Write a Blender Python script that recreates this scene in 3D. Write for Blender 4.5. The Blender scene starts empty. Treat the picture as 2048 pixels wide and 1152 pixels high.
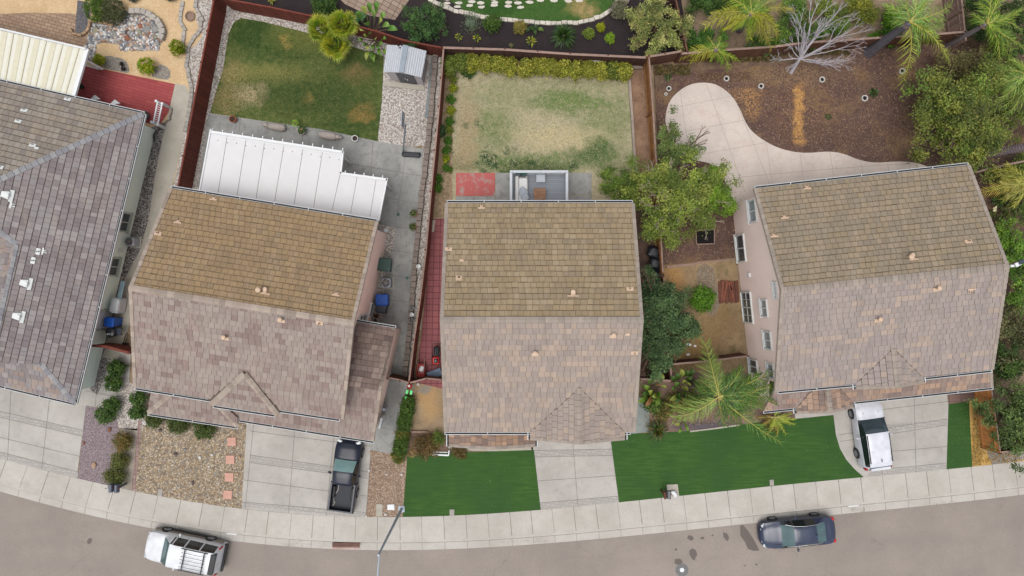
import bpy, math, random
import numpy as np
from mathutils import Vector, Matrix
random.seed(7); rng = np.random.default_rng(7)
SC = bpy.context.scene; COL = SC.collection
# ---------------------------------------------------------------- camera, sky, sun
H = 45.0; F = 1365.33                       # drone height over the yards (m), focal length in photo pixels
cam = bpy.data.objects.new('camera', bpy.data.cameras.new('camera')); COL.objects.link(cam)
cam.location = (0, 0, H); cam.data.sensor_width = 36; cam.data.lens = 24.0
cam.data.clip_start = 1.0; cam.data.clip_end = 3000; SC.camera = cam
SUN_EL, SUN_AZ = math.radians(76), math.radians(215)
W = bpy.data.worlds.new('World'); SC.world = W; W.use_nodes = True
wn = W.node_tree; wn.nodes.clear()
sky = wn.nodes.new('ShaderNodeTexSky'); sky.sky_type = 'NISHITA'; sky.sun_disc = False
sky.sun_elevation = SUN_EL; sky.sun_rotation = SUN_AZ; sky.dust_density = 4; sky.ozone_density = 1
hs = wn.nodes.new('ShaderNodeHueSaturation'); hs.inputs['Saturation'].default_value = 0.22
bg = wn.nodes.new('ShaderNodeBackground'); bg.inputs[1].default_value = 0.15
wo = wn.nodes.new('ShaderNodeOutputWorld')
wn.links.new(sky.outputs[0], hs.inputs['Color']); wn.links.new(hs.outputs[0], bg.inputs[0]); wn.links.new(bg.outputs[0], wo.inputs[0])
sd = bpy.data.lights.new('sun', 'SUN'); sd.energy = 0.9; sd.angle = math.radians(40); sd.color = (1, .965, .91)
sun = bpy.data.objects.new('sun', sd); COL.objects.link(sun)
sdir = Vector((math.sin(SUN_AZ) * math.cos(SUN_EL), math.cos(SUN_AZ) * math.cos(SUN_EL), math.sin(SUN_EL)))
sun.rotation_euler = sdir.to_track_quat('Z', 'Y').to_euler(); sun.location = (0, 0, 80)
SC.view_settings.view_transform = 'Standard'; SC.view_settings.look = 'None'; SC.view_settings.gamma = 1
SC.view_settings.exposure = 0.74
# ---------------------------------------------------------------- helpers
K = 0.55
def lin(v): v /= 255.; return v / 12.92 if v <= .04045 else ((v + .055) / 1.055) ** 2.4
def c(r, g, b, k=K): return (lin(r) * k, lin(g) * k, lin(b) * k, 1)
def G(px, py, z=0.0): t = (H - z) / F; return Vector(((px - 1024) * t, -(py - 576) * t, z))
class Plane:                                  # z = z0 + slope * distance up-slope from eave line
    def __init__(s, p0, up, slope): s.p0 = Vector(p0); s.up = Vector((up[0], up[1], 0)).normalized(); s.s = slope
    def z(s, x, y): return s.p0.z + s.s * ((x - s.p0.x) * s.up.x + (y - s.p0.y) * s.up.y)
    def on(s, px, py, lift=0):                # where the sight line through a photo pixel meets this plane
        a, b = (px - 1024) / F, -(py - 576) / F
        k = s.s * (a * s.up.x + b * s.up.y)
        t = (H - lift - s.p0.z + s.s * (s.p0.x * s.up.x + s.p0.y * s.up.y)) / (1 + k)
        return Vector((a * t, b * t, H - t))
    def at(s, x, y, lift=0): return Vector((x, y, s.z(x, y) + lift))
def onwall(px, py, A, B):                     # sight line meets the vertical plane through A, B
    d = B - A; n = Vector((d.y, -d.x, 0)); a, b = (px - 1024) / F, -(py - 576) / F
    t = (A.x * n.x + A.y * n.y) / (a * n.x + b * n.y); return Vector((a * t, b * t, H - t))
class MB:
    def __init__(s): s.v = []; s.f = []; s.m = []; s.t = []; s.marks = []
    def mark(s): s.marks.append((len(s.v), len(s.f)))
    def face(s, pts, m=0, t=(1, 1, 1)):
        i = len(s.v); s.v += [tuple(p) for p in pts]; s.f.append(tuple(range(i, i + len(pts)))); s.m.append(m); s.t.append(t)
    def mesh(s, vs, fs, m=0, t=(1, 1, 1)):
        i = len(s.v); s.v += [tuple(p) for p in vs]
        for f in fs: s.f.append(tuple(k + i for k in f)); s.m.append(m); s.t.append(t)
    def box(s, c0, sz, rz=0, m=0, t=(1, 1, 1), tilt=None):
        x, y, z = sz[0] / 2, sz[1] / 2, sz[2] / 2; vs = []
        R = Matrix.Rotation(rz, 3, 'Z')
        if tilt is not None: R = tilt
        for a in (-1, 1):
            for b in (-1, 1):
                for d in (-1, 1): vs.append(Vector(c0) + R @ Vector((a * x, b * y, d * z)))
        s.mesh(vs, [(0, 1, 3, 2), (4, 6, 7, 5), (0, 4, 5, 1), (2, 3, 7, 6), (0, 2, 6, 4), (1, 5, 7, 3)], m, t)
    def bar(s, a, b, w, h, m=0, t=(1, 1, 1)):  # rectangular bar from a to b; w sideways, h upwards (top at the ends' height)
        a = Vector(a); b = Vector(b); d = (b - a); L = d.length
        if L < 1e-5: return
        d.normalize(); sd_ = Vector((-d.y, d.x, 0))
        if sd_.length < 1e-4: sd_ = Vector((1, 0, 0))
        sd_.normalize(); up = d.cross(sd_) * -1
        if up.z < 0: up = -up
        vs = []
        for e in (a, b):
            for q, r in ((-1, -1), (1, -1), (1, 0), (-1, 0)): vs.append(e + sd_ * q * w / 2 + up * r * h)
        s.mesh(vs, [(0, 3, 2, 1), (4, 5, 6, 7), (0, 1, 5, 4), (1, 2, 6, 5), (2, 3, 7, 6), (3, 0, 4, 7)], m, t)
    def tube(s, a, b, r0, r1=None, n=8, m=0, t=(1, 1, 1), cap=True):
        a = Vector(a); b = Vector(b); r1 = r0 if r1 is None else r1
        d = (b - a).normalized(); u = d.orthogonal().normalized(); w = d.cross(u); vs = []
        for e, r in ((a, r0), (b, r1)):
            for k in range(n):
                q = 2 * math.pi * k / n; vs.append(e + (u * math.cos(q) + w * math.sin(q)) * r)
        fs = [(k, (k + 1) % n, n + (k + 1) % n, n + k) for k in range(n)]
        if cap: fs += [tuple(range(n))[::-1], tuple(range(n, 2 * n))]
        s.mesh(vs, fs, m, t)
    def prism(s, pts, z0, z1, m=0, t=(1, 1, 1), ms=None):
        n = len(pts); vs = [(p[0], p[1], z0) for p in pts] + [(p[0], p[1], z1) for p in pts]
        s.mesh(vs, [tuple(range(n, 2 * n))], m, t)
        s.mesh(vs, [tuple(range(n))[::-1]] + [(k, (k + 1) % n, n + (k + 1) % n, n + k) for k in range(n)], m if ms is None else ms, t)
    def lathe(s, c0, prof, n=16, m=0, t=(1, 1, 1)):   # prof: list of (radius, z)
        c0 = Vector(c0); vs = []
        for r, z in prof:
            for k in range(n): q = 2 * math.pi * k / n; vs.append(c0 + Vector((r * math.cos(q), r * math.sin(q), z)))
        fs = []
        for j in range(len(prof) - 1):
            for k in range(n): fs.append((j * n + k, j * n + (k + 1) % n, (j + 1) * n + (k + 1) % n, (j + 1) * n + k))
        if prof[-1][0] > 1e-3: fs.append(tuple((len(prof) - 1) * n + k for k in range(n)))
        s.mesh(vs, fs, m, t)
    def rock(s, c0, r, m=0, t=(1, 1, 1), sq=.6, seed=None):
        c0 = Vector(c0); R = random.Random(seed) if seed is not None else random
        n1, n2 = 5, 8; vs = [c0 + Vector((0, 0, r * sq))]; ph = [R.uniform(.75, 1.2) for _ in range(n2)]; e = R.uniform(.75, 1.2)
        for j in range(1, n1):
            a = math.pi * j / n1
            for k in range(n2):
                b = 2 * math.pi * k / n2 + j * .3; q = ph[k] * R.uniform(.9, 1.1)
                vs.append(c0 + Vector((r * q * e * math.sin(a) * math.cos(b), r * q / e * math.sin(a) * math.sin(b), r * sq * math.cos(a))))
        vs.append(c0 - Vector((0, 0, r * sq))); fs = [(0, 1 + k, 1 + (k + 1) % n2) for k in range(n2)]
        for j in range(n1 - 2):
            for k in range(n2):
                a0 = 1 + j * n2; fs.append((a0 + k, a0 + n2 + k, a0 + n2 + (k + 1) % n2, a0 + (k + 1) % n2))
        a0 = 1 + (n1 - 2) * n2; fs += [(len(vs) - 1, a0 + (k + 1) % n2, a0 + k) for k in range(n2)]
        s.mesh(vs, fs, m, t)
def build(name, mb, mats, parent=None, off=None, smooth=False):
    me = bpy.data.meshes.new(name); off = off if off is not None else (parent.get('_o') if parent is not None else None)
    v = np.array(mb.v, dtype=np.float32)
    if off is not None and len(v): v = v - np.array(off[:3], dtype=np.float32)
    me.from_pydata(v.tolist(), [], mb.f)
    if not isinstance(mats, (list, tuple)): mats = [mats]
    for m in mats: me.materials.append(m)
    if len(mats) > 1: me.polygons.foreach_set('material_index', mb.m)
    if len(mb.t) and any('tint' in (nd.attribute_name if nd.type == 'ATTRIBUTE' else '') for m_ in mats if m_.node_tree for nd in m_.node_tree.nodes):
        at = me.attributes.new('tint', 'FLOAT_COLOR', 'FACE')
        at.data.foreach_set('color', np.c_[np.array(mb.t, dtype=np.float32)[:, :3], np.ones(len(mb.t), np.float32)].ravel())
    if smooth: me.polygons.foreach_set('use_smooth', [True] * len(me.polygons))
    me.update(); o = bpy.data.objects.new(name, me); COL.objects.link(o)
    if parent is not None: o.parent = parent
    return o
OFFS = {}
def thing(name, label, cat, loc=(0, 0, 0), rz=0, group=None, world=True):
    o = bpy.data.objects.new(name, None); COL.objects.link(o); o.location = loc; o.rotation_euler = (0, 0, rz); o.empty_display_size = .3
    o['label'] = label; o['category'] = cat
    if group: o['group'] = group
    OFFS[o.name] = Vector(loc) if world else None
    return o
def part(name, mb, mats, t, smooth=False, off=None):
    mk = getattr(mb, 'marks', [])
    if len(mk) > 1:                            # pieces that were marked apart become parts of their own
        o = None
        for i, (va, fa) in enumerate(mk):
            vb, fb = mk[i + 1] if i + 1 < len(mk) else (len(mb.v), len(mb.f)); q = MB(); q.v = mb.v[va:vb]; q.f = [tuple(k - va for k in f) for f in mb.f[fa:fb]]; q.m = mb.m[fa:fb]; q.t = mb.t[fa:fb]
            if q.f: o = part(name, q, mats, t, smooth, off)
        return o
    if off is None: off = OFFS.get(t.name)
    o = build(name, mb, mats, None, off, smooth); o.parent = t; OFFS[o.name] = off; return o
def solo(name, mb, mats, label, cat, loc=(0, 0, 0), group=None, smooth=False, kind=None):
    o = build(name, mb, mats, None, Vector(loc), smooth); o.location = loc; o['label'] = label; o['category'] = cat
    if group: o['group'] = group
    if kind: o['kind'] = kind
    OFFS[o.name] = Vector(loc); return o
def struct(name, mb, mats, smooth=False):
    o = build(name, mb, mats, None, None, smooth); o['kind'] = 'structure'; return o
# ---------------------------------------------------------------- shader helper
class S:
    def __init__(s, name, tex='pos'):
        s.m = bpy.data.materials.new(name); s.m.use_nodes = True; s.nt = s.m.node_tree; s.nt.nodes.clear()
        s.o = s.nt.nodes.new('ShaderNodeOutputMaterial'); s.b = s.nt.nodes.new('ShaderNodeBsdfPrincipled')
        s.nt.links.new(s.b.outputs[0], s.o.inputs[0])
        if tex == 'pos': s.co = s.nt.nodes.new('ShaderNodeNewGeometry').outputs['Position']
        else: s.co = s.nt.nodes.new('ShaderNodeTexCoord').outputs['Object']
    def n(s, t, **k):
        x = s.nt.nodes.new(t)
        for a, b in k.items(): setattr(x, a, b)
        return x
    def put(s, sock, v):
        if isinstance(v, bpy.types.NodeSocket): s.nt.links.new(v, sock)
        elif sock.type == 'RGBA' and isinstance(v, (int, float)): sock.default_value = (v, v, v, 1)
        else: sock.default_value = v
    def noise(s, sc, det=3, ro=.55, co=None, dist=0, col=False):
        x = s.n('ShaderNodeTexNoise'); s.put(x.inputs['Vector'], co or s.co); x.inputs['Scale'].default_value = sc
        x.inputs['Detail'].default_value = det; x.inputs['Roughness'].default_value = ro; x.inputs['Distortion'].default_value = dist
        return x.outputs['Color' if col else 'Fac']
    def voro(s, sc, out='Color', feat='F1', co=None, rnd=1.0):
        x = s.n('ShaderNodeTexVoronoi', feature=feat); s.put(x.inputs['Vector'], co or s.co); x.inputs['Scale'].default_value = sc
        x.inputs['Randomness'].default_value = rnd; return x.outputs[out]
    def ramp(s, f, st, interp='LINEAR'):
        x = s.n('ShaderNodeValToRGB'); s.put(x.inputs[0], f); cr = x.color_ramp; cr.interpolation = interp
        while len(cr.elements) < len(st): cr.elements.new(.5)
        for e, (p, col) in zip(cr.elements, st): e.position = p; e.color = col if not isinstance(col, (int, float)) else (col, col, col, 1)
        return x.outputs[0]
    def mix(s, f, a, b, mode='MIX'):
        x = s.n('ShaderNodeMix', data_type='RGBA', blend_type=mode); s.put(x.inputs[0], f); s.put(x.inputs[6], a); s.put(x.inputs[7], b); return x.outputs[2]
    def math(s, op, a, b=0., cl=False):
        x = s.n('ShaderNodeMath', operation=op, use_clamp=cl); s.put(x.inputs[0], a); s.put(x.inputs[1], b); return x.outputs[0]
    def map(s, v, a, b, c0=0, d=1):
        x = s.n('ShaderNodeMapRange'); s.put(x.inputs[0], v); x.inputs[1].default_value = a; x.inputs[2].default_value = b
        x.inputs[3].default_value = c0; x.inputs[4].default_value = d; return x.outputs[0]
    def blob(s, px, py, rx, ry, co=None):      # soft patch at a place on the ground, radii in photo pixels
        p = G(px, py); k = H / F
        x = s.n('ShaderNodeVectorMath', operation='SUBTRACT'); s.put(x.inputs[0], co or s.co); x.inputs[1].default_value = (p.x, p.y, 0)
        y = s.n('ShaderNodeVectorMath', operation='MULTIPLY'); s.put(y.inputs[0], x.outputs[0]); y.inputs[1].default_value = (1 / (rx * k), 1 / (ry * k), 0)
        z = s.n('ShaderNodeVectorMath', operation='LENGTH'); s.put(z.inputs[0], y.outputs[0])
        return s.map(z.outputs['Value'], 1.25, .45)
    def warp(s, sc, amt):
        nz = s.noise(sc, 4, .6, col=True); x = s.n('ShaderNodeVectorMath', operation='SUBTRACT'); s.put(x.inputs[0], nz); x.inputs[1].default_value = (.5, .5, .5)
        y = s.n('ShaderNodeVectorMath', operation='SCALE'); s.put(y.inputs[0], x.outputs[0]); y.inputs['Scale'].default_value = amt
        z = s.n('ShaderNodeVectorMath', operation='ADD'); s.put(z.inputs[0], s.co); s.put(z.inputs[1], y.outputs[0]); return z.outputs[0]
    def rot(s, ang, sc=(1, 1, 1)):
        x = s.n('ShaderNodeMapping'); s.put(x.inputs['Vector'], s.co); x.inputs['Rotation'].default_value = (0, 0, ang); x.inputs['Scale'].default_value = sc; return x.outputs[0]
    def brick(s, sc, co, w=.5, h=.25, mortar=.02, off=.5):
        x = s.n('ShaderNodeTexBrick'); x.offset = off; s.put(x.inputs['Vector'], co); x.inputs['Scale'].default_value = sc
        x.inputs['Brick Width'].default_value = w; x.inputs['Row Height'].default_value = h; x.inputs['Mortar Size'].default_value = mortar
        x.inputs['Color1'].default_value = (0, 0, 0, 1); x.inputs['Color2'].default_value = (1, 1, 1, 1); x.inputs['Mortar'].default_value = (.5, .5, .5, 1); return x
    def tint(s):
        x = s.n('ShaderNodeAttribute'); x.attribute_name = 'tint'; return x.outputs['Color']
    def out(s, col, rough=.85, bump=None, bs=.3, bd=.02, spec=.3, metal=0, coat=0, trans=None):
        s.put(s.b.inputs['Base Color'], col); s.put(s.b.inputs['Roughness'], rough); s.b.inputs['Specular IOR Level'].default_value = spec
        s.b.inputs['Metallic'].default_value = metal; s.b.inputs['Coat Weight'].default_value = coat; s.b.inputs['Coat Roughness'].default_value = .06
        if bump is not None:
            x = s.n('ShaderNodeBump'); x.inputs['Strength'].default_value = bs; x.inputs['Distance'].default_value = bd
            s.put(x.inputs['Height'], bump); s.nt.links.new(x.outputs[0], s.b.inputs['Normal'])
        if trans is not None:
            tr = s.n('ShaderNodeBsdfTranslucent'); s.put(tr.inputs[0], col); mx = s.n('ShaderNodeMixShader'); mx.inputs[0].default_value = trans
            s.nt.links.new(s.b.outputs[0], mx.inputs[1]); s.nt.links.new(tr.outputs[0], mx.inputs[2]); s.nt.links.new(mx.outputs[0], s.o.inputs[0])
        return s.m
def plain(name, col, rough=.6, var=.12, sc=3, spec=.3, metal=0, coat=0, tint=False, tex='obj'):
    s = S(name, tex); f = s.noise(sc, 4, .6); a = s.mix(s.map(f, .3, .7), tuple(x * (1 - var) for x in col[:3]) + (1,), tuple(x * (1 + var) for x in col[:3]) + (1,))
    if tint: a = s.mix(1.0, a, s.tint(), 'MULTIPLY')
    return s.out(a, rough, spec=spec, metal=metal, coat=coat)
# ---- concrete
def concrete(name, col, dark, stain=.5, rough=.8, fine=10):
    s = S(name); a = s.noise(.35, 5, .62); b = s.noise(2.2, 5, .65); f = s.noise(fine * 3, 3, .7)
    x = s.mix(s.map(a, .38, .68), col, dark); x = s.mix(s.math('MULTIPLY', s.map(b, .5, .78), stain), x, tuple(v * .72 for v in dark[:3]) + (1,))
    l = s.map(s.noise(.9, 3, .5, co=s.rot(.4)), .55, .75); x = s.mix(s.math('MULTIPLY', l, .35), x, tuple(min(1, v * 1.18) for v in col[:3]) + (1,))
    x = s.mix(.22, x, s.ramp(f, [(.35, .25 * 1.0), (.65, .75)]), 'OVERLAY'); return s.out(x, rough, f, .15, .01)
def concrete_tinted(name, *a):
    m = concrete(name, *a); nt = m.node_tree; b = nt.nodes['Principled BSDF']; l = b.inputs['Base Color'].links[0].from_socket
    at = nt.nodes.new('ShaderNodeAttribute'); at.attribute_name = 'tint'; x = nt.nodes.new('ShaderNodeMix'); x.data_type = 'RGBA'; x.blend_type = 'MULTIPLY'; x.inputs[0].default_value = 1
    nt.links.new(l, x.inputs[6]); nt.links.new(at.outputs['Color'], x.inputs[7]); nt.links.new(x.outputs[2], b.inputs['Base Color']); return m
def gravel(name, pal, sc, dark, rough=.9):      # voronoi pebbles with a palette
    s = S(name); v = s.n('ShaderNodeTexVoronoi'); s.put(v.inputs['Vector'], s.warp(sc * .9, .35 / sc)); v.inputs['Scale'].default_value = sc * 1.3
    sep = s.n('ShaderNodeSeparateColor'); s.put(sep.inputs[0], v.outputs['Color'])
    n = len(pal); st = [((i + .0) / n, p) for i, p in enumerate(pal)]; x = s.ramp(sep.outputs[0], st, 'CONSTANT')
    x = s.mix(s.math('MULTIPLY', s.map(v.outputs['Distance'], .42, .78), .6), x, dark)
    x = s.mix(s.math('MULTIPLY', s.map(s.noise(.5, 4, .6), .45, .75), .3), x, tuple((a + b) / 2 for a, b in zip(pal[0][:3], dark[:3])) + (1,))
    return s.out(x, rough, v.outputs['Distance'], .6, -.03)
# ---------------------------------------------------------------- ground materials
CONC = concrete('concrete_light', c(194, 189, 182), c(176, 171, 164), .45)
CONCW = concrete_tinted('concrete_walk', c(200, 195, 187), c(186, 180, 171), .35)
CONCB = concrete('concrete_worn', c(176, 175, 170), c(136, 137, 134), .9)
CONCG = concrete('concrete_greenish', c(150, 157, 152), c(126, 134, 130), .6)
CONCT = concrete('concrete_tan', c(190, 184, 170), c(172, 166, 152), .5)
JOINT = plain('joint_gap', c(128, 122, 115), .95)
def asphalt():
    s = S('asphalt'); f = s.noise(38, 3, .75); a = s.noise(.25, 5, .6); x = s.mix(s.map(a, .35, .7), c(162, 151, 142), c(147, 137, 129))
    x = s.mix(.55, x, s.ramp(f, [(.3, .2), (.7, .8)]), 'OVERLAY')
    t = s.map(s.noise(.5, 3, .5, co=s.rot(-.1, (.12, 1.6, 1))), .5, .75); x = s.mix(s.math('MULTIPLY', t, .25), x, c(140, 130, 124))
    cr = s.voro(.22, 'Distance', 'DISTANCE_TO_EDGE', co=s.warp(.8, 1.2)); x = s.mix(s.math('MULTIPLY', s.map(cr, .006, 0), s.map(s.noise(.3, 2), .5, .6, 0, .5)), x, c(120, 112, 106)); x = s.mix(s.math('MULTIPLY', s.map(s.noise(1.6, 5, .7), .6, .75), .4), x, c(146, 137, 130))
    return s.out(x, .9, f, .4, .01)
ASPH = asphalt()
def bark(name='bark_mulch', gold=True):
    s = S(name); v = s.n('ShaderNodeTexVoronoi'); s.put(v.inputs['Vector'], s.warp(9, .12)); v.inputs['Scale'].default_value = 17
    sp = s.n('ShaderNodeSeparateColor'); s.put(sp.inputs[0], v.outputs['Color'])
    x = s.ramp(sp.outputs[0], [(0, c(94, 72, 64)), (.3, c(112, 86, 76)), (.6, c(102, 80, 71)), (.8, c(126, 98, 84)), (.95, c(164, 136, 112))], 'CONSTANT')
    x = s.mix(s.map(s.noise(.45, 5, .65), .52, .72), x, s.mix(sp.outputs[1], c(120, 98, 70), c(160, 128, 88)))
    x = s.mix(s.math('MULTIPLY', s.map(s.noise(.8, 4, .6), .35, .5, 1, 0), .4), x, c(74, 58, 54))
    if gold:
        def rect(px0, px1, py0, py1):
            p, q = G(px0, py1), G(px1, py0); ws = s.warp(1.2, 1.1); sx = s.n('ShaderNodeSeparateXYZ'); s.put(sx.inputs[0], ws)
            a = s.math('MULTIPLY', s.map(sx.outputs[0], p.x - .12, p.x + .2), s.map(sx.outputs[0], q.x + .12, q.x - .2))
            b = s.math('MULTIPLY', s.map(sx.outputs[1], p.y - .2, p.y + .2), s.map(sx.outputs[1], q.y + .2, q.y - .2)); return s.math('MULTIPLY', a, b)
        chip = s.mix(sp.outputs[2], c(190, 138, 78), c(214, 166, 104)); grain = s.map(sp.outputs[1], .12, .3)
        x = s.mix(s.math('MULTIPLY', rect(1587, 1608, 170, 287), grain), x, chip)
        near = s.math('MULTIPLY', s.blob(1597, 215, 60, 60), s.map(sp.outputs[1], .84, .9, 0, .5)); x = s.mix(near, x, chip)
        for q in ((1495, 190, 34, 16), (1505, 215, 16, 26)):
            x = s.mix(s.math('MULTIPLY', s.blob(*q, co=s.warp(1, .9)), s.map(sp.outputs[1], .4, .6, 0, .6)), x, chip)
        x = s.mix(s.math('MULTIPLY', s.blob(1580, 150, 120, 26, co=s.warp(1, 1.6)), s.map(sp.outputs[2], .4, .6, 0, .7)), x, c(156, 128, 96))
    return s.out(x, .95, v.outputs['Distance'], .7, -.03)
BARK = bark(); BARK2 = bark('bark_mulch_plain', False)
def blackmulch():
    s = S('black_mulch'); f = s.noise(16, 4, .75); x = s.ramp(f, [(.3, c(30, 24, 28)), (.55, c(52, 43, 46)), (.72, c(84, 72, 70))])
    x = s.mix(s.map(s.noise(.6, 4, .6), .5, .75), x, s.mix(.5, x, c(70, 56, 50))); return s.out(x, .95, f, .8, .03)
BLACK = blackmulch()
def dirt(name, a, b, d, g=None, sc=.5, blobs=()):
    s = S(name); n1 = s.noise(sc, 6, .66); n2 = s.noise(9, 4, .7); x = s.mix(s.map(n1, .36, .66), a, b)
    x = s.mix(s.math('MULTIPLY', s.map(s.noise(sc * 3.1, 5, .7), .52, .7), .7), x, d)
    if g: x = s.mix(s.math('MULTIPLY', s.map(s.noise(sc * 1.7, 5, .65, co=s.rot(1)), .55, .68), .6), x, g)
    for (q, col, k) in blobs: x = s.mix(s.math('MULTIPLY', s.blob(*q, co=s.warp(.9, 1.2)), k), x, col)
    x = s.mix(.36, x, s.ramp(n2, [(.3, .25), (.7, .8)]), 'OVERLAY'); return s.out(x, .95, n2, .6, .03)
DIRT = dirt('dry_dirt', c(168, 146, 120), c(140, 118, 96), c(112, 92, 74), c(124, 124, 74))
DIRTD = dirt('dirt_side_yard', c(176, 150, 114), c(150, 126, 98), c(120, 100, 80), c(108, 104, 66), .6, [((1345, 560, 26, 40), c(186, 144, 92), .9), ((1380, 690, 60, 50), c(150, 118, 70), .7), ((1440, 640, 40, 50), c(134, 108, 70), .6)])
DIRTC = dirt('dirt_strip', c(176, 152, 126), c(150, 128, 104), c(106, 90, 66), c(116, 118, 62), .8)
DRYG = dirt('dry_grass_pad', c(172, 152, 124), c(148, 128, 102), c(128, 110, 88), None, .7, [((858, 800, 26, 44), c(190, 154, 106), .8), ((850, 782, 14, 8), c(140, 140, 134), .8)])
TAN = dirt('decomposed_granite', c(222, 192, 150), c(206, 174, 132), c(228, 206, 172), None, .8)
GOLD = dirt('golden_dry_grass', c(204, 166, 96), c(186, 150, 86), c(160, 134, 96), c(200, 160, 70), 1.1)
PLANT = dirt('planting_bed', c(150, 124, 108), c(120, 98, 88), c(84, 72, 74), c(170, 130, 96), .9, [((1410, 852, 70, 12), c(96, 88, 96), .9), ((1320, 880, 40, 20), c(150, 118, 104), .7)])
BASE = dirt('open_ground', c(140, 130, 112), c(120, 112, 90), c(96, 92, 70), c(96, 104, 62), .12)
def turf():
    s = S('artificial_turf'); f = s.noise(30, 3, .8); g = s.noise(2.5, 3, .5, co=s.rot(.02, (.3, 3.2, 1))); x = s.mix(s.map(g, .35, .65), c(50, 88, 31), c(68, 104, 41))
    x = s.mix(s.map(s.noise(.4, 3, .5), .35, .7), x, c(50, 87, 37)); x = s.mix(.38, x, s.ramp(f, [(.3, .22), (.7, .78)]), 'OVERLAY'); return s.out(x, .8, f, .6, .03, spec=.2)
TURF = turf()
def lawn(name, base, base2, green, blobs, yellow, dgreen=()):
    s = S(name); w = s.warp(.9, 2.0); w2 = s.warp(5, .5); f = s.noise(12, 4, .75); f2 = s.noise(3.2, 5, .72); x = s.mix(s.map(f2, .38, .62), base, base2)
    tot = None
    for q in blobs:
        bl = s.blob(*q[:4], co=w); bl = s.math('MULTIPLY', bl, q[4]) if len(q) > 4 else bl; tot = bl if tot is None else s.math('MAXIMUM', tot, bl)
    edge = s.math('MULTIPLY', tot, s.map(f2, .3, .62, .45, 1.25), True); x = s.mix(edge, x, s.mix(s.map(f, .4, .6), green, tuple(v * .8 for v in green[:3]) + (1,)))
    for q in yellow:
        x = s.mix(s.math('MULTIPLY', s.math('MULTIPLY', s.blob(*q[:4], co=w), q[5]), s.map(f2, .3, .6, .3, 1.2), True), x, q[4])
    for q in dgreen:      # scattered dark tufts
        v = s.voro(1.1, 'Distance', co=w2); msk = s.math('MULTIPLY', s.blob(*q), s.math('MULTIPLY', s.map(v, .42, .3), s.map(f2, .42, .5))); x = s.mix(msk, x, c(60, 82, 54))
    x = s.mix(.62, x, s.ramp(f, [(.28, .18), (.72, .82)]), 'OVERLAY'); return s.out(x, .95, f, .8, .05, spec=.15)
LAWNC = lawn('patchy_back_lawn', c(196, 184, 154), c(180, 170, 136), c(124, 140, 90), [(1145, 205, 130, 30, .95), (1215, 240, 70, 50, .7), (980, 255, 60, 60, .8), (1010, 190, 90, 40, .5), (1060, 328, 190, 26, 1), (1195, 310, 60, 36, 1.0), (965, 320, 60, 28, .7), (1130, 170, 150, 14, .45), (1265, 340, 30, 50, .6)],
             [(935, 260, 26, 80, c(178, 158, 126), .85), (925, 320, 30, 34, c(170, 150, 118), .8), (1120, 275, 100, 26, c(206, 190, 146), .6), (1185, 305, 46, 26, c(84, 106, 60), .9), (1040, 335, 120, 14, c(84, 102, 60), .8), (1150, 205, 70, 16, c(110, 134, 66), .5)], [(965, 315, 80, 44), (945, 258, 24, 20), (1080, 335, 160, 16)])
LAWNB = lawn('green_lawn', c(114, 120, 70), c(82, 98, 48), c(60, 84, 38), [(500, 70, 50, 40), (640, 190, 120, 50, .8), (530, 180, 60, 30, .8), (700, 240, 70, 50, .7), (560, 100, 80, 40, .7), (720, 130, 60, 40, .7), (760, 250, 20, 40, .7)],
             [(465, 150, 30, 30, c(160, 142, 96), .85), (500, 190, 34, 24, c(180, 162, 126), .95), (455, 200, 30, 30, c(150, 132, 90), .85), (570, 85, 12, 16, c(178, 146, 84), .7), (710, 145, 30, 20, c(132, 112, 74), .85), (725, 230, 30, 14, c(168, 132, 78), .7), (620, 195, 12, 10, c(160, 134, 80), .6), (540, 150, 90, 20, c(136, 132, 76), .7), (600, 80, 60, 30, c(126, 128, 64), .5)])
LAWNT = lawn('lush_lawn', c(74, 104, 48), c(62, 96, 42), c(56, 90, 38), [(1000, 10, 60, 20)], [(1165, 15, 30, 20, c(172, 148, 100), .85), (1140, 25, 20, 12, c(120, 120, 70), .5)])
RIVER = gravel('tan_river_gravel', [c(164, 144, 118), c(186, 168, 142), c(140, 126, 108), c(204, 190, 168), c(168, 148, 120), c(150, 146, 140), c(182, 158, 128), c(122, 110, 98)], 9, c(116, 98, 80))
SMALLG = gravel('small_tan_gravel', [c(176, 150, 128), c(150, 128, 110), c(196, 176, 156), c(134, 112, 98), c(166, 140, 118)], 12, c(110, 90, 76))
PURP = gravel('mauve_gravel', [c(146, 130, 134), c(160, 144, 148), c(132, 116, 122), c(170, 156, 158), c(140, 126, 128)], 13, c(104, 92, 96))
WHITEG = gravel('white_gravel', [c(216, 210, 204), c(190, 184, 178), c(228, 222, 214), c(170, 158, 150), c(206, 196, 186), c(150, 138, 130)], 10, c(134, 122, 112))
DARKG = gravel('grey_pebbles', [c(160, 156, 152), c(110, 104, 102), c(200, 196, 190), c(84, 78, 78), c(136, 130, 126), c(180, 168, 156)], 11, c(64, 58, 56))
CREEK = gravel('creek_stones', [c(206, 206, 206), c(150, 154, 160), c(178, 172, 164), c(120, 124, 134), c(214, 198, 180), c(170, 142, 122), c(226, 224, 220), c(140, 144, 146)], 5.5, c(84, 82, 84))
FINEG = gravel('fine_grey_gravel', [c(170, 160, 148), c(150, 142, 134), c(186, 178, 166), c(134, 126, 118)], 16, c(112, 104, 96))
def redpaint():
    s = S('worn_red_paint'); x = s.mix(s.map(s.noise(1.6, 6, .72), .5, .64), c(196, 104, 100), c(178, 160, 152)); x = s.mix(.3, x, s.noise(14, 3, .7), 'OVERLAY'); return s.out(x, .8)
REDP = redpaint()
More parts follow.
